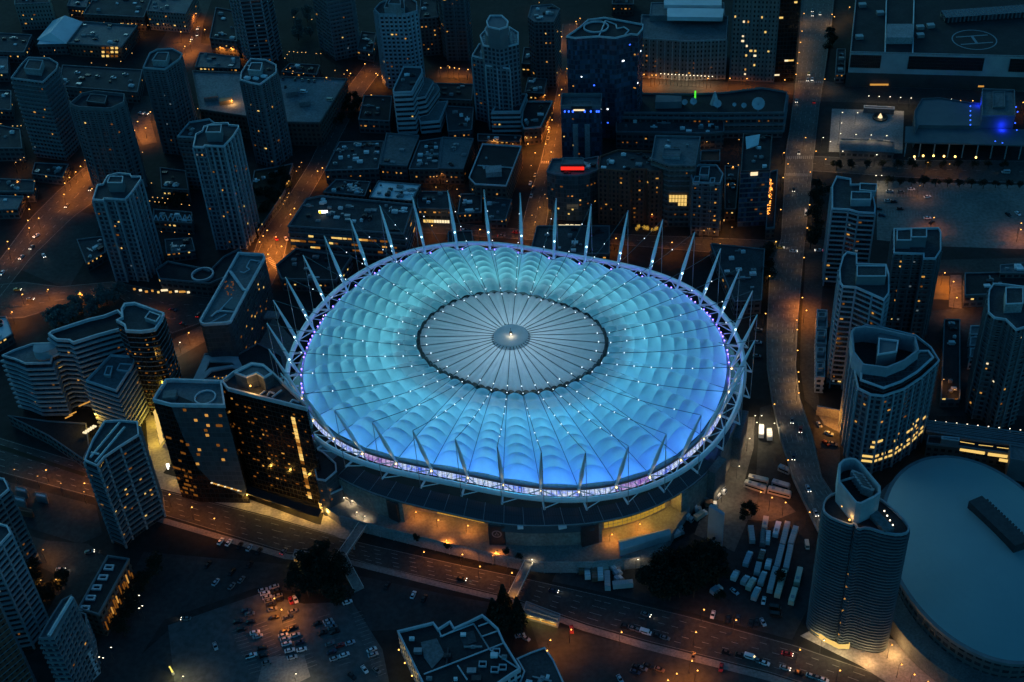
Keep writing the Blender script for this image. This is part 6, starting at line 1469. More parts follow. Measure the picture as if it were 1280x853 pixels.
# ================================================================== trees
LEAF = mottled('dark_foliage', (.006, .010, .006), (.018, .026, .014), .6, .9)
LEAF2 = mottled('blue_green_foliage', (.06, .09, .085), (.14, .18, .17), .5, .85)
BARK = mottled('bark', (.03, .022, .016), (.06, .045, .032), 2)
def crown_mesh(mat, seed, conifer=False, n=900):
    rg = random.Random(seed); mb = MB(); cl = [(rg.uniform(-.55, .55), rg.uniform(-.55, .55), rg.uniform(-.35, .55), rg.uniform(.35, .6)) for _ in range(9)]
    for _ in range(n):
        if conifer:
            h = rg.random()**1.4; r = (1-h)*.62*(.55+.45*rg.random()) + .03; f = rg.uniform(0, 2*PI); c = Vector((r*math.cos(f), r*math.sin(f), -1+2.4*h))
        else:
            k = rg.choice(cl); d = Vector((rg.gauss(0, 1), rg.gauss(0, 1), rg.gauss(0, 1))).normalized()*k[3]*(rg.random()**.35); c = Vector(k[:3])+d
        s = rg.uniform(.045, .10); a = Vector((rg.gauss(0, 1), rg.gauss(0, 1), rg.gauss(0, 1))).normalized(); b = a.cross(Vector((rg.gauss(0, 1), rg.gauss(0, 1), rg.gauss(0, 1)))).normalized()
        mb.face([c-a*s-b*s*.6, c+a*s-b*s*.6, c+a*s+b*s*.6, c-a*s+b*s*.6])
    return mb.mesh('crown', mat)
def trunk_mesh():
    mb = MB(); mb.tube((0, 0, 0), (0, 0, .9), .07, .045, 7)
    for i in range(5):
        f = i*1.3; mb.tube((0, 0, .6+.06*i), (.35*math.cos(f), .35*math.sin(f), 1.1+.08*i), .03, .012, 5)
    return mb.mesh('trunk', BARK)
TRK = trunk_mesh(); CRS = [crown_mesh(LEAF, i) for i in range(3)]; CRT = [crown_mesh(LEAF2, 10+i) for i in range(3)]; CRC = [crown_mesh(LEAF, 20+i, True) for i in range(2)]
CRG = crown_mesh(emit('tree_lights', (1, .55, .08), .55), 31, n=260)
TR = random.Random(3)
def trees(pts, sz, crs, where, group, zb=0.0, kind='bushy dark tree', name='tree'):
    rk = ranked(pts)
    for i, (x, y) in enumerate(pts):
        s = sz*TR.uniform(.8, 1.2); p = at(x, y, zb+s*1.1)
        idx = i
        lab = '%s %s, %s' % (kind, where, rk[i]) if len(pts) <= 20 else '%s %s' % (kind, where)
        o = thing(name, lab, 'tree', (p.x, p.y, zb), group); rz = TR.uniform(0, 6)
        c = bpy.data.objects.new('trunk', TRK); COL.objects.link(c); c.parent = o; c.scale = (s, s, s*.9)
        c = bpy.data.objects.new('crown', TR.choice(crs)); COL.objects.link(c); c.parent = o; c.scale = (s, s, s*TR.uniform(.8, 1.0)); c.location = (0, 0, s*1.25); c.rotation_euler.z = rz
def scatter(poly, n, mind):
    xs = [p[0] for p in poly]; ys = [p[1] for p in poly]; out = []; g = 0
    while len(out) < n and g < 4000:
        g += 1; x, y = TR.uniform(min(xs), max(xs)), TR.uniform(min(ys), max(ys)); ins = False
        for i in range(len(poly)):
            (x1, y1), (x2, y2) = poly[i-1], poly[i]
            if (y1 > y) != (y2 > y) and x < (x2-x1)*(y-y1)/(y2-y1)+x1: ins = not ins
        if ins and all((x-a)**2+((y-b)*1.4)**2 > mind**2 for a, b in out): out.append((x, y))
    return sorted(out, key=lambda q: (q[1], q[0]))
trees(scatter([(816, 704), (842, 697), (880, 684), (902, 700), (900, 718), (868, 738), (835, 742), (808, 726)], 29, 11), 5.6, CRS, 'packed in the black grove between the trucks and the boulevard', 'trees in the black grove')
trees([(629, 749), (616, 762), (634, 768), (647, 766), (622, 778), (643, 780)], 6.0, CRC+CRS, 'beside the foreground block and lit stairs', 'conifers beside the lit stairs', kind='tall dark conifer', name='conifer')
trees(scatter([(372, 706), (404, 690), (424, 700), (438, 728), (430, 744), (392, 742), (366, 724)], 13, 12), 5.6, CRS, 'in the dark grove below the left footbridge', 'trees below the left footbridge')
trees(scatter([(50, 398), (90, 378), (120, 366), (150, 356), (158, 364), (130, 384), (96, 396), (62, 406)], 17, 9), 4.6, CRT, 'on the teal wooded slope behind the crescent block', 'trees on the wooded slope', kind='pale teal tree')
trees([(958, 320), (962, 332), (957, 345), (964, 312)], 4.5, CRS, 'on the left verge of the avenue', 'trees on the avenue verges')
trees([(1022, 232), (1018, 245), (1024, 256), (1017, 268), (1023, 280), (1018, 292), (1028, 240), (1014, 300)], 5, CRS, 'on the right verge of the avenue', 'trees on the avenue verges')
trees([(1038, 38), (1037, 46), (1041, 52), (1036, 60)], 4.2, CRS, 'by the far end of the avenue', 'trees on the avenue verges')
trees(scatter([(330, 220), (366, 210), (352, 250), (326, 282), (318, 262)], 12, 9), 4.2, CRS, 'in the lamp-lit garden beside the diagonal street', 'garden trees')
trees(scatter([(432, 112), (456, 110), (444, 150), (412, 156)], 8, 9), 4.4, CRS, 'along the rooftop car park street', 'street trees')
trees([(632, 691), (648, 696), (560, 683), (520, 672)], 2.4, CRS, 'standing on the stadium terrace', 'terrace trees', 6.0)
trees([(797, 285), (807, 285), (818, 287)], 2.6, [CRG], 'wrapped in golden lights behind the stadium masts', 'trees with golden lights', kind='small tree')
trees([(1046+i*19, 206) for i in range(12)], 3.2, CRS, 'in the row before the theatre', 'row trees before the theatre')
trees([(1110+i*15, 226.5+i*.4) for i in range(12)], 3.0, CRS, 'in the row along the gravel lot', 'row trees along the gravel lot')
trees(scatter([(205, 240), (236, 244), (236, 258), (200, 256)], 6, 8), 4, CRS, 'between the two pale-edged left towers', 'courtyard trees')
trees(scatter([(26, 700), (60, 726), (92, 716), (62, 752), (40, 748)], 9, 10), 4.4, CRS, 'in the black garden between the left-edge towers', 'garden trees at the lower left')
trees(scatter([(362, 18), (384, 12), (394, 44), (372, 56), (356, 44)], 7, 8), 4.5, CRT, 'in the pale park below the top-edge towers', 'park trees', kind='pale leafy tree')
trees(scatter([(165, 720), (200, 700), (180, 745), (150, 800), (140, 790)], 9, 11), 4.4, CRS, 'along the dark strip by the long low apartment block', 'strip trees')
trees([(975, 720), (900, 745)], 3, CRS, 'at the edge of the coach park', 'coach park trees')
trees(scatter([(920, 628), (948, 634), (962, 646), (930, 650)], 4, 8), 3, CRS, 'on the dark planted patch by the coaches', 'planted patch trees')
# ================================================================== vehicles
def paint(name, c): return mottled('paint_'+name, tuple(x*.92 for x in c), c, 2.0, .35, .0, spec=.5)
PC = {'white': paint('white', (.72, .74, .76)), 'silver': paint('silver', (.38, .40, .42)), 'grey': paint('grey', (.14, .15, .16)), 'black': paint('black', (.012, .012, .014)),
      'dark blue': paint('dark_blue', (.02, .035, .07)), 'red': paint('red', (.28, .02, .02)), 'pale blue': paint('pale_blue', (.30, .40, .48)), 'yellow': paint('yellow', (.5, .38, .05)), 'cream': paint('cream', (.55, .50, .40)), 'brown': paint('brown', (.14, .09, .06))}
WIN = mottled('car_glass', (.008, .009, .010), (.015, .017, .019), 2, .08)
TYRE = mottled('tyre', (.012, .012, .012), (.02, .02, .02), 3)
HL = emit('headlight', (1, .88, .68), 4.5); TL = emit('tail_light', (1, .02, .01), 2.2)
def wheel(mb, x, y, r, w, mi): mb.tube((x, y-w/2, r), (x, y+w/2, r), r, n=10, mi=mi)
def loft(mb, secs, mi):
    """secs: list of (x, half width, z0, z1) joined along x"""
    for i in range(len(secs)-1):
        (x0, w0, a0, b0), (x1, w1, a1, b1) = secs[i], secs[i+1]
        q0 = [(x0, -w0, a0), (x0, w0, a0), (x0, w0*.94, b0), (x0, -w0*.94, b0)]; q1 = [(x1, -w1, a1), (x1, w1, a1), (x1, w1*.94, b1), (x1, -w1*.94, b1)]
        for k in range(4):
            j = (k+1) % 4; mb.face([q0[k], q0[j], q1[j], q1[k]], mi=mi)
        if i == 0: mb.face(q0[::-1], mi=mi)
        if i == len(secs)-2: mb.face(q1, mi=mi)
def car_mesh(kind):
    mb = MB()
    if kind == 'car':
        loft(mb, [(-2.2, .78, .45, .85), (-1.9, .88, .3, .98), (-.6, .9, .25, 1.0), (1.0, .9, .25, .98), (1.95, .86, .3, .86), (2.25, .74, .42, .72)], 0)
        loft(mb, [(-1.75, .72, .95, 1.0), (-1.1, .72, .95, 1.42), (.35, .72, .95, 1.42), (1.15, .74, .93, .98)], 1)
        loft(mb, [(-1.05, .60, 1.42, 1.47), (.3, .60, 1.42, 1.47)], 0); wx, wr = 1.38, .33
    elif kind == 'van':
        loft(mb, [(-2.5, .92, .45, 2.0), (-2.4, .95, .3, 2.1), (1.3, .95, .3, 2.1), (2.0, .92, .3, 1.25), (2.55, .85, .4, 1.0)], 0)
        loft(mb, [(1.35, .86, 1.3, 2.0), (2.02, .82, 1.2, 1.3)], 1); loft(mb, [(-2.0, .962, 1.2, 1.8), (1.1, .962, 1.2, 1.8)], 1); wx, wr = 1.6, .36
    else:
        loft(mb, [(-2.6, .88, .45, 1.0), (-.4, .92, .35, 1.05), (1.6, .92, .35, 1.1), (2.6, .85, .45, .95)], 0)
        loft(mb, [(-.5, .78, 1.05, 1.75), (.6, .78, 1.05, 1.75), (1.2, .8, 1.05, 1.12)], 1); loft(mb, [(-.45, .68, 1.75, 1.8), (.55, .68, 1.75, 1.8)], 0)
        mb.box((-1.6, 0, 1.06), (1.9, 1.4, .1), 0, 2); wx, wr = 1.7, .38
    for sx in (-1, 1):
        for sy in (-1, 1): wheel(mb, sx*wx, sy*.82, wr, .22, 2)
    return mb
def lightm(lit):
    mb = MB()
    for s in (-1, 1): mb.box((2.3, s*.58, .66), (.16, .34, .2))
    return mb.mesh('headlight', HL)
CARM = {}
def carmesh(kind, col):
    if (kind, col) not in CARM: CARM[kind, col] = car_mesh(kind).mesh(kind+'_body', [PC[col], WIN, TYRE])
    return CARM[kind, col]
HLM = {}
for side in (-1, 1):
    mb = MB(); mb.box((2.28, side*.6, .66), (.2, .36, .22)); HLM['h', side] = mb.mesh('headlight', HL)
    mb = MB(); mb.box((-2.22, side*.6, .72), (.14, .32, .2)); HLM['t', side] = mb.mesh('tail_light', TL)
NV = 0
def vehicle(kind, col, x, y, ang, label, group, z=0.08, lights=None, cat=None):
    """ang: direction in the picture, degrees clockwise from right"""
    global NV; NV += 1
    p = at(x, y, z); q = at(x+6*math.cos(math.radians(ang)), y+6*math.sin(math.radians(ang)), z); rz = math.atan2(q.y-p.y, q.x-p.x)
    nm = {'car': 'parked_car', 'van': 'van', 'pickup': 'pickup_truck'}[kind]
    if lights: nm = {'car': 'car', 'van': 'van', 'pickup': 'pickup_truck'}[kind]
    o = inst(carmesh(kind, col), nm, (p.x, p.y, z), rz); tag(o, label, cat or {'car': 'car', 'van': 'van', 'pickup': 'pickup truck'}[kind], group)
    if lights:
        for k in lights:
            for s in (-1, 1):
                c = bpy.data.objects.new('headlight' if k == 'h' else 'tail_light', HLM[k, s]); COL.objects.link(c); c.parent = o
        if 'h' in lights:
            L = pl('headlight_beam', (0, 0, 0), 120, (1, .9, .72), .2, spot=70, aim=(1, 0, -.18)); L.parent = o; L.location = (2.6, 0, .8)
    return o
def row(kind, cols, pts, ang, where, group, z=0.08, lights=None):
    rk = ranked(pts)
    for i, (x, y) in enumerate(pts):
        c = cols[i % len(cols)]; lab = '%s %s %s, %s' % (c, {'car': 'car', 'van': 'van', 'pickup': 'pickup'}[kind], where, rk[i]) if len(pts) > 1 else '%s %s %s' % (c, kind, where)
        vehicle(kind, c, x, y, ang if not isinstance(ang, (list, tuple)) else ang[i], lab, group, z, lights)
c4 = lambda X, Y, pts: [(X+a/5.333, Y+b/5.333) for a, b in pts]
GP = 'cars parked in the left car park'
row('car', ['silver', 'white', 'silver', 'grey', 'black', 'grey', 'black'], c4(200, 693, [(688, 245), (702, 266), (716, 292), (730, 316), (744, 340), (752, 372), (764, 426)]), -15, 'in the orange-lit row of the left car park', GP)
row('car', ['silver', 'black', 'grey', 'black'], c4(200, 693, [(762, 222), (778, 250), (786, 282), (790, 312)]), 165, 'in the second row by the orange lamp', GP)
row('car', ['red', 'white'], c4(200, 693, [(874, 315), (905, 306)]), 70, 'standing apart right of the orange lamp', GP)
row('car', ['grey', 'dark blue'], c4(200, 693, [(885, 385), (850, 425)]), -20, 'close below the orange lamp', GP)
row('car', ['dark blue', 'grey', 'black', 'black', 'black'], c4(200, 693, [(575, 380), (600, 402), (520, 455), (607, 455), (545, 505)]), -10, 'in the dark cluster left of the orange lamp', GP)
row('car', ['white', 'silver', 'black', 'black', 'grey'], c4(200, 693, [(634, 527), (653, 552), (682, 630), (690, 680), (714, 727)]), -14, 'in the middle column of the left car park', GP)
row('pickup', ['white'], c4(200, 693, [(610, 682)]), -18, 'alone at the left side of the left car park', GP)
row('car', ['pale blue', 'pale blue', 'white', 'pale blue', 'black', 'dark blue', 'black'], c4(200, 693, [(824, 546), (836, 572), (845, 601), (902, 545), (885, 496), (930, 592), (830, 520)]), -16, 'in the teal-lit block of the left car park', GP)
row('car', ['white', 'silver', 'white'], c4(200, 693, [(866, 646), (882, 692), (946, 640)]), -14, 'beside the warm-lit slab of the left car park', GP)
row('car', ['black', 'silver', 'black', 'pale blue', 'grey', 'black'], c4(200, 693, [(1052, 466), (1120, 450), (1085, 530), (1132, 470), (1150, 492), (1166, 522)]), -20, 'in the right-hand upper rows of the left car park', GP)
row('car', ['grey', 'red', 'dark blue', 'silver', 'white', 'pale blue'], c4(200, 693, [(1135, 602), (1200, 612), (1146, 656), (1165, 700), (1230, 676), (1268, 596)]), -20, 'in the right-hand lower rows of the left car park', GP)
row('car', ['white'], [(434.5, 754)], -20, 'alone by the dotted kerb near the grove', GP)
row('car', ['white', 'silver', 'white'], [(465, 813.5), (466.5, 819.5), (456, 838)], [-25, -18, 55], 'beside the dashed kerb left of the foreground block', GP)
row('car', ['grey', 'black'], [(471, 839), (440, 846)], 40, 'in the dark strip left of the foreground block', GP)
row('car', ['white', 'white', 'pale blue', 'black', 'black'], [(276, 678), (286, 679.5), (312, 686), (300, 683), (324, 690)], -55, 'along the boulevard wall in the dim lot', 'cars along the boulevard wall')
row('car', ['pale blue', 'black', 'black', 'grey', 'black', 'grey'], [(270, 729), (260, 707), (290, 716), (302, 726), (312, 707), (290, 734)], -50, 'scattered in the dim empty lot', 'cars scattered in the dim lot')
row('car', ['grey'], [(233, 774.5)], 180, 'with its lights on at the edge of the left car park', GP, lights='h')
row('car', ['silver'], [(269.5, 809)], 70, 'alone in the empty part of the left car park', GP)
row('car', ['white', 'black', 'black'], [(516.6, 745), (530, 749), (484, 733)], -65, 'on the slip lot below the boulevard', 'cars on the slip lot')
row('car', ['pale blue', 'silver'], [(650, 795.5), (657, 799)], [-15, 30], 'between the conifers and the annex roof', 'cars by the annex')
row('car', ['grey'], [(355, 690)], -50, 'with red tail lights at the stair structure', 'moving cars', lights='t')
row('car', ['black', 'dark blue'], [(577, 724.5), (691.6, 739.5)], 12, 'driving on the boulevard with bright headlights', 'moving cars', lights='h')
row('car', ['grey', 'black'], [(807, 769), (1139, 200)], [20, 0], 'driving with headlights on', 'moving cars', lights='h')
row('car', ['black', 'grey', 'grey', 'black', 'grey'], [(781.5, 784.5), (791, 786.5), (798, 789), (821.5, 795.5), (831, 798.5)], 17, 'parked on the lower kerb of the boulevard', 'cars parked on the boulevard kerb')
row('van', ['white'], [(807, 791.5)], 17, 'parked among dark cars on the lower boulevard kerb', 'cars parked on the boulevard kerb')
row('car', ['red'], [(714.5, 788)], 85, 'parked at the corner of the slip road', 'cars by the annex')
row('car', ['grey', 'black', 'dark blue', 'black', 'brown'], [(803, 836.5), (810, 833.5), (794, 841), (796, 835), (824, 838)], 20, 'parked in the dim yard at the bottom', 'cars in the bottom yard')
row('car', ['pale blue'], [(775, 850)], 60, 'alone at the bottom edge of the yard', 'cars in the bottom yard')
row('car', ['black', 'black', 'white', 'grey', 'black', 'silver', 'grey', 'white'], [(908, 816.5), (925, 820), (955.5, 830), (948, 827), (998, 842.5), (1014, 846), (1022, 848.5), (1029, 851)], 18, 'in the kerb line at the bottom right', 'cars parked at the bottom right')
row('van', ['white'], [(937.5, 822.5)], 17, 'with box body in the kerb line at the bottom right', 'cars parked at the bottom right')
row('car', ['silver'], [(981, 836)], 17, 'waiting with headlights in the kerb lane', 'moving cars', lights='h')
row('car', ['red'], [(984, 818.5)], 12, 'driving on the boulevard with red lights near the twisted hotel', 'moving cars', lights='ht')
row('car', ['red', 'brown'], [(901.5, 835.5), (866.5, 821.5)], [100, 100], 'in the orange yard beside the kerb', 'cars in the orange yard')
row('car', ['white', 'white', 'pale blue', 'pale blue'], [(891, 769.5), (954.5, 752), (953.5, 779), (918, 740.5)], [105, 100, 60, 40], 'in the open part of the coach park', 'cars in the coach park')
row('car', ['black', 'dark blue', 'black', 'black'], [(910, 775), (922, 774.5), (938, 780), (946, 779)], 100, 'in the dark kerb row of the coach park', 'cars in the coach park')
row('van', ['black', 'black'], [(969, 761), (970, 770)], 8, 'parked side by side beyond the trailers', 'cars in the coach park')
row('van', ['cream'], [(1008.5, 683)], 80, 'parked under the viaduct edge', 'cars in the coach park')
row('car', ['grey', 'silver', 'grey'], [(948, 413), (947, 429), (946, 446)], 5, 'parked under the right stadium masts', 'cars under the masts')
row('car', ['grey', 'red', 'dark blue'], [(990, 526.5), (1000.5, 538), (992, 572)], [92, 92, 95], 'driving down the lower viaduct', 'moving cars', z=6.6, lights='h')
row('car', ['pale blue', 'silver'], [(1010, 611.5), (1019.5, 642)], [68, 68], 'driving with headlights down the end of the viaduct', 'moving cars', z=6.6, lights='h')
row('car', ['grey', 'silver', 'cream'], [(1015.5, 14), (1015.5, 19.5), (1025, 18)], 92, 'driving at the far end of the avenue', 'moving cars', lights='h')
row('car', ['yellow', 'silver', 'white'], [(1011, 93), (1009.5, 100.5), (1015, 100)], 92, 'waiting at the upper avenue crossing', 'moving cars', lights='h')
row('car', ['silver'], [(995.5, 127)], 92, 'approaching on the upper avenue', 'moving cars', lights='h')
row('car', ['red'], [(1017.5, 128)], -88, 'leaving up the avenue with tail lights', 'moving cars', lights='t')
row('car', ['grey', 'black'], [(998.5, 191.5), (992, 238)], 92, 'driving down the middle avenue', 'moving cars', lights='h')
row('van', ['white'], [(1007.5, 267.5)], 92, 'on the avenue beside the dark verge trees', 'moving cars', lights='t')
row('car', ['yellow', 'white'], [(975, 310.5), (991.5, 315)], 0, 'turning at the lower avenue crossing', 'moving cars', lights='h')
row('car', ['white'], [(1023.5, 314)], 180, 'waiting on the side street right of the crossing', 'moving cars', lights='ht')
row('car', ['white'], [(1047, 100)], 0, 'parked before the depot corner', 'cars by the depot')
row('van', ['silver'], [(1257, 216.5)], 180, 'driving on the road before the theatre', 'moving cars', lights='h')
row('car', ['silver', 'grey', 'white', 'white', 'black', 'silver', 'black'], [(1112, 240), (1126, 241), (1139, 237.5), (1159, 247), (1117, 253), (1110, 252), (1125, 262)], [0, 0, 0, -10, 0, 0, 0], 'scattered in the gravel lot', 'cars in the gravel lot')
row('car', ['white', 'black'], [(1159, 273.5), (1164.5, 279)], [0, -30], 'beside the orange lamp of the gravel lot', 'cars in the gravel lot')
row('car', ['dark blue', 'black', 'black', 'white'], [(1102, 270), (1098, 262), (1260, 269), (1272, 268)], [5, 5, 40, 40], 'at the edges of the gravel lot', 'cars in the gravel lot')
row('car', ['grey', 'silver', 'white', 'pale blue'], [(1188, 421), (1189.5, 430), (1189, 445), (1187.5, 459)], 0, 'on the dim ramp between right-hand towers', 'cars between the right-hand towers')
row('car', ['red', 'pale blue', 'silver', 'grey'], [(1032.5, 555), (1036, 543), (1024, 532), (1041, 556)], [40, 20, 60, 20], 'in the side street beside the viaduct', 'cars beside the viaduct')
row('car', ['grey', 'white', 'black'], [(84, 258), (46, 295.5), (113, 237)], [130, 150, 110], 'driving on the wide left road', 'moving cars', lights='h')
row('car', ['silver', 'white', 'white', 'grey'], [(27, 322.5), (55, 320.5), (3, 342), (40, 310)], [130, 60, 130, 130], 'near the rail yard road', 'moving cars', lights='h')
row('car', ['yellow', 'grey'], [(22, 363), (38, 375)], [0, 0], 'on the orange road at the left', 'moving cars', lights='h')
row('car', ['dark blue', 'red', 'black'], [(216.5, 388.5), (248, 394.5), (230, 406.5)], [12, -60, 20], 'on the wide orange road behind the crescent', 'moving cars', lights='t')
row('car', ['red', 'white'], [(345.5, 299.5), (358, 299.5)], 60, 'waiting at the orange crossing', 'moving cars', lights='t')
row('car', ['silver', 'grey', 'white'], [(240, 49), (247, 44), (247.5, 36)], 110, 'on the amber street at the top left', 'moving cars', lights='h')
row('car', ['white', 'silver'], [(176.5, 142.5), (182, 143)], 10, 'in the amber gap between the grey towers', 'moving cars', lights='h')
row('car', ['grey', 'red', 'white', 'black'], [(627, 296), (646, 291.5), (580, 289), (586, 289.5)], 3, 'on the street behind the masts', 'moving cars', lights='t')
row('car', ['white', 'grey', 'silver', 'black', 'white', 'grey'], [(686, 162), (685, 174), (664, 246), (666, 236), (663, 230), (669, 220)], 105, 'parked along the cross street', 'cars along the cross street')
row('car', ['dark blue', 'black', 'grey', 'black', 'dark blue', 'black'], [(354, 99.5), (369, 100.5), (378, 101), (386, 102), (393, 102.5), (357, 110)], 85, 'parked on the rooftop garage', 'cars on the rooftop garage', z=garage_h-.2)
row('van', ['white', 'cream'], [(380, 116), (413, 126)], 5, 'standing on the rooftop garage', 'cars on the rooftop garage', z=garage_h-.2)
row('car', ['white', 'silver', 'grey', 'white', 'silver'], [(97, 91.5), (102, 98.5), (122, 96.5), (142, 98), (157, 94)], 5, 'on the dark lot between the grey towers', 'cars on the dark lot', z=9)
row('car', ['silver', 'grey'], [(76, 713), (112, 691)], [0, -10], 'on the dim court road at the lower left', 'moving cars', lights='h')
# trailers, coaches and trucks
def trailer_mesh(L, W, H, cab=False, windows=False, roof='white'):
    mb = MB(); z0 = .9 if not windows else .45
    if windows:
        loft(mb, [(-L/2, W*.46, z0, H-.25), (-L/2+.3, W*.5, z0-.1, H), (L/2-.5, W*.5, z0-.1, H), (L/2, W*.45, z0, H-.5)], 0)
        loft(mb, [(-L/2+.7, W*.506, 1.5, 2.5), (L/2-.5, W*.506, 1.5, 2.5)], 1)
        for i in range(max(1, int(L/5))): mb.box((-L/2+2.5+i*4.5, 0, H+.12), (1.4, W*.5, .26), 0, 3)
    else:
        x1 = L/2-(2.3 if cab else 0)
        loft(mb, [(-L/2, W*.5, z0, H), (x1, W*.5, z0, H)], 0)
        for i in range(int((x1+L/2)/1.6)): mb.box((-L/2+.8+i*1.6, 0, H+.03), (.09, W*.9, .06), 0, 3)
        if cab:
            loft(mb, [(x1+.25, W*.46, .5, H*.78), (L/2-.5, W*.46, .5, H*.72), (L/2, W*.44, .6, H*.42)], 4); loft(mb, [(L/2-.45, W*.4, H*.45, H*.66), (L/2+.03, W*.38, H*.42, H*.46)], 1)
        mb.box(((x1-L/2)/2, 0, .75), (x1+L/2-.4, W*.4, .25), 0, 2)
    for sx in (-L/2+1.4, -L/2+2.6, L/2-1.6):
        for sy in (-1, 1): wheel(mb, sx, sy*W*.40, .48, .34, 2)
    return mb
TM = {}
def longveh(kind, x0, y0, x1, y1, col, label, group, z=.08, W=2.6):
    p, q = at(x0, y0, z+2), at(x1, y1, z+2); L = round((q-p).length*2)/2; H = {'trailer': 3.7, 'coach': 3.4, 'truck': 3.4, 'motorhome': 3.1}[kind]
    key = (kind, L, col)
    if key not in TM: TM[key] = trailer_mesh(L, W, H, kind == 'truck', kind in ('coach', 'motorhome')).mesh(kind+'_body', [PC[col], WIN, TYRE, METAL, PC['white' if col != 'white' else 'silver']])
    c = (p+q)/2; o = inst(TM[key], {'trailer': 'trailer', 'coach': 'coach', 'truck': 'box_truck', 'motorhome': 'motorhome'}[kind], (c.x, c.y, z), math.atan2(q.y-p.y, q.x-p.x)); tag(o, label, {'trailer': 'trailer', 'coach': 'bus', 'truck': 'truck', 'motorhome': 'motorhome'}[kind], group)
def lv(kind, X, Y, quad, col, label, group, **k): longveh(kind, X+quad[0]/5.333, Y+quad[1]/5.333, X+quad[2]/5.333, Y+quad[3]/5.333, col, label, group, **k)
GT = 'trailers in the coach park'
for i, (q, cl, kd, wh) in enumerate([
 ((735, 440, 770, 292), 'silver', 'trailer', 'long grey trailer at the far end of the longest line'), ((697, 590, 733, 448), 'silver', 'trailer', 'long grey trailer in the middle of the longest line'), ((650, 745, 690, 596), 'silver', 'trailer', 'long pale trailer at the near end of the longest line'),
 ((788, 438, 826, 322), 'silver', 'trailer', 'grey trailer at the far end of the right-hand line'), ((757, 600, 790, 448), 'silver', 'trailer', 'grey trailer in the middle of the right-hand line'), ((700, 778, 748, 614), 'cream', 'trailer', 'pale trailer at the near end of the right-hand line'),
 ((830, 694, 855, 590), 'cream', 'coach', 'cream coach alone on the right lane, the farther of two'), ((793, 820, 822, 725), 'cream', 'coach', 'cream coach alone on the right lane, the nearer of two'),
 ((688, 370, 712, 282), 'white', 'motorhome', 'white motorhome at the far end beside the long trailers'), ((615, 326, 628, 246), 'cream', 'motorhome', 'cream motorhome at the top of the trailer park'),
 ((536, 416, 524, 320), 'silver', 'trailer', 'short pale trailer standing apart at the top left'), ((604, 440, 610, 346), 'grey', 'trailer', 'grey trailer side by side with a white one'), ((632, 424, 638, 352), 'white', 'trailer', 'small white trailer beside the grey one'),
 ((488, 570, 526, 476), 'pale blue', 'truck', 'pale blue box truck at the left of the trailer park'), ((588, 542, 610, 462), 'brown', 'truck', 'brownish box truck in the middle of the trailer park'), ((563, 630, 580, 562), 'silver', 'trailer', 'stubby grey trailer in the middle of the trailer park'),
 ((635, 590, 652, 522), 'white', 'truck', 'small white box truck beside the longest line'), ((588, 696, 620, 610), 'silver', 'truck', 'grey box truck in the second line'), ((472, 694, 508, 636), 'silver', 'truck', 'grey box truck parked askew, left of a pair'), ((506, 728, 554, 650), 'cream', 'truck', 'cream box truck parked askew, right of a pair'), ((542, 796, 580, 712), 'silver', 'truck', 'grey box truck at the near end of the second line'),
 ((405, 665, 440, 600), 'white', 'truck', 'white truck with bulky load near the black grove'), ((265, 752, 330, 705), 'pale blue', 'truck', 'pale blue truck at the lower left of the trailer park')]):
    lv(kd, 840, 600, q, cl, wh, GT)
GC = 'coaches by the service yard'
for q, cl, kd, wh in [((380, 553, 518, 598), 'cream', 'coach', 'cream coach lit amber, left of the front row'), ((532, 594, 688, 634), 'cream', 'coach', 'cream coach lit amber, right of the front row'), ((402, 516, 536, 546), 'cream', 'coach', 'cream coach in the back row, left one'), ((562, 548, 676, 582), 'silver', 'coach', 'grey coach in the back row, right one'), ((606, 444, 680, 476), 'silver', 'motorhome', 'grey motorhome beside the viaduct edge'), ((488, 244, 490, 162), 'white', 'truck', 'white box truck in the upper service yard, left of two'), ((546, 262, 540, 186), 'white', 'truck', 'white box truck in the upper service yard, right of two')]:
    lv(kd, 860, 500, q, cl, wh, GC)
GS = 'trucks beside the stadium wall'
for q, cl, kd, wh in [((150, 545, 245, 575), 'silver', 'truck', 'grey box truck, topmost in the cluster by the stadium wall'), ((150, 570, 255, 612), 'silver', 'truck', 'grey box truck, second in the cluster by the stadium wall'), ((125, 595, 218, 640), 'silver', 'truck', 'pale box truck, third in the cluster by the stadium wall'), ((98, 650, 148, 655), 'white', 'truck', 'white rounded truck against the stadium wall'), ((110, 690, 200, 690), 'brown', 'truck', 'reddish truck between white ones by the stadium wall'), ((45, 725, 95, 722), 'white', 'truck', 'short white truck low in the stadium wall cluster'), ((48, 790, 122, 738), 'cream', 'truck', 'lit cream truck beside the blue-grey slab')]:
    lv(kd, 860, 500, q, cl, wh, GS)
for q, cl, kd, wh in [((5, 370, 75, 335), 'white', 'truck', 'white lit truck at the lower end of the stadium wall cluster'), ((15, 300, 70, 325), 'white', 'truck', 'white truck halfway down the stadium wall cluster'), ((92, 240, 140, 265), 'white', 'truck', 'white truck with open tail lift by the stadium wall')]:
    lv(kd, 840, 600, q, cl, wh, GS)
GO = 'trucks parked below the terrace'
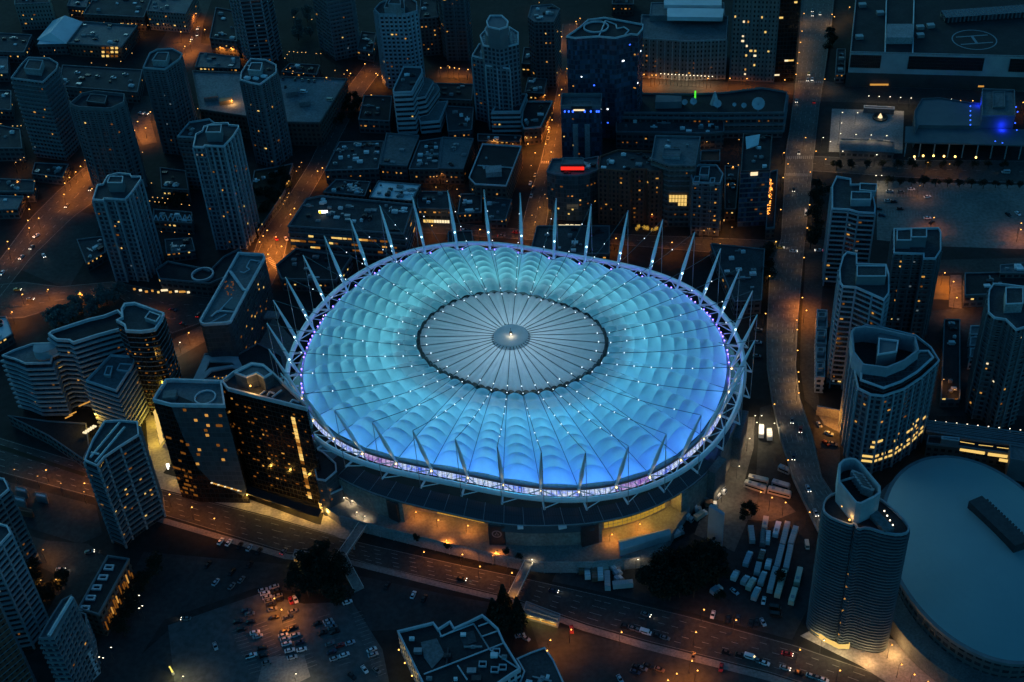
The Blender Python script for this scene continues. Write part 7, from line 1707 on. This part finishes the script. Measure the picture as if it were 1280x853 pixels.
for q, cl, kd, wh in [((465, 515, 462, 462), 'brown', 'truck', 'small brown truck at the left end of the truck row'), ((506, 550, 500, 485), 'white', 'truck', 'white truck, second from left in the truck row'), ((552, 565, 545, 460), 'brown', 'truck', 'red-tailed truck in the truck row'), ((592, 555, 586, 460), 'white', 'truck', 'white truck, fourth in the truck row'), ((626, 500, 614, 450), 'cream', 'truck', 'cream truck behind the long trailer in the truck row'), ((638, 624, 634, 512), 'silver', 'trailer', 'long silver trailer at the front of the truck row'), ((660, 470, 702, 440), 'silver', 'truck', 'silver truck, topmost of the tilted stack of trucks'), ((668, 492, 716, 464), 'white', 'truck', 'white truck, second of the tilted stack of trucks'), ((682, 520, 730, 496), 'pale blue', 'truck', 'pale blue truck, third of the tilted stack of trucks'), ((690, 562, 738, 536), 'pale blue', 'truck', 'pale blue truck, lowest of the tilted stack of trucks'), ((672, 598, 804, 586), 'silver', 'trailer', 'long silver trailer lying crosswise below the tilted stack')]:
    lv(kd, 640, 620, q, cl, wh, GO)
# long market tent beside the right entrance
tp_ = [a2(x, y, 5) for x, y in ((773, 676), (812, 668), (832, 664), (838, 668), (830, 674), (776, 688))]
tp_ = ccw(tp_); tn = thing('tent', 'long pale tent roof beside the right stadium entrance', 'tent', (*cen(tp_), 6))
A_, B_, C_, D_ = at(773, 675, 10), at(836, 661, 10), at(839, 668, 10), at(775, 688, 10); m0, m1 = (A_+D_)/2+Vector((0, 0, 1.8)), (B_+C_)/2+Vector((0, 0, 1.8))
TM_ = mottled('tent_fabric', (.30, .31, .33), (.42, .43, .45), .3)
mb = MB(); mb.face([D_, C_, m1, m0]); mb.face([m0, m1, B_, A_]); mb.face([A_, D_, m0]); mb.face([C_, B_, m1]); mb.build('roof', TM_, tn)
mb = MB(); 
for p_, q_ in ((A_, D_), (D_, C_), (C_, B_), (B_, A_)): mb.face([(p_.x, p_.y, 6), (q_.x, q_.y, 6), q_, p_])
mb.build('wall', TM_, tn)
# ================================================================== dusk light
w = bpy.data.worlds.new('World'); sc.world = w; w.use_nodes = True; nt = w.node_tree; nt.nodes.clear()
sky = nt.nodes.new('ShaderNodeTexSky'); sky.sky_type = 'NISHITA'; sky.sun_disc = False
ELEV, AZ = math.radians(11), math.radians(-24)
sky.sun_elevation = ELEV; sky.sun_rotation = AZ; sky.altitude = 50; sky.ozone_density = 3.0
mxn = nt.nodes.new('ShaderNodeMix'); mxn.data_type = 'RGBA'; mxn.blend_type = 'MULTIPLY'; mxn.inputs[0].default_value = 1; mxn.inputs[7].default_value = (.22, .84, 1.0, 1)
bg = nt.nodes.new('ShaderNodeBackground'); bg.inputs[1].default_value = SKY_STRENGTH = .125
wo = nt.nodes.new('ShaderNodeOutputWorld')
nt.links.new(sky.outputs[0], mxn.inputs[6]); nt.links.new(mxn.outputs[2], bg.inputs[0]); nt.links.new(bg.outputs[0], wo.inputs[0])
sd_ = bpy.data.lights.new('sun', 'SUN'); sd_.energy = .20; sd_.angle = math.radians(20); sd_.color = (.55, .86, 1)
so = bpy.data.objects.new('sun', sd_); COL.objects.link(so)
az = AZ; dirv = Vector((math.sin(az)*math.cos(ELEV*2), math.cos(az)*math.cos(ELEV*2), math.sin(ELEV*2)))
so.rotation_euler = (-dirv).to_track_quat('-Z', 'Y').to_euler()
sc.view_settings.view_transform = 'Standard'; sc.view_settings.look = 'None'; sc.view_settings.gamma = 1; sc.view_settings.use_curve_mapping = False
sc.view_settings.exposure = 0.0
sc.render.engine = 'CYCLES'
cy = sc.cycles; cy.use_denoising = True; cy.use_light_tree = True; cy.max_bounces = 4; cy.diffuse_bounces = 2; cy.glossy_bounces = 2; cy.transmission_bounces = 2; cy.sample_clamp_indirect = 2.0; cy.sample_clamp_direct = 0
cy.caustics_reflective = False; cy.caustics_refractive = False; cy.use_adaptive_sampling = True; cy.adaptive_threshold = .04
print('things', len([o for o in bpy.data.objects if o.parent is None]), 'objects', len(bpy.data.objects))
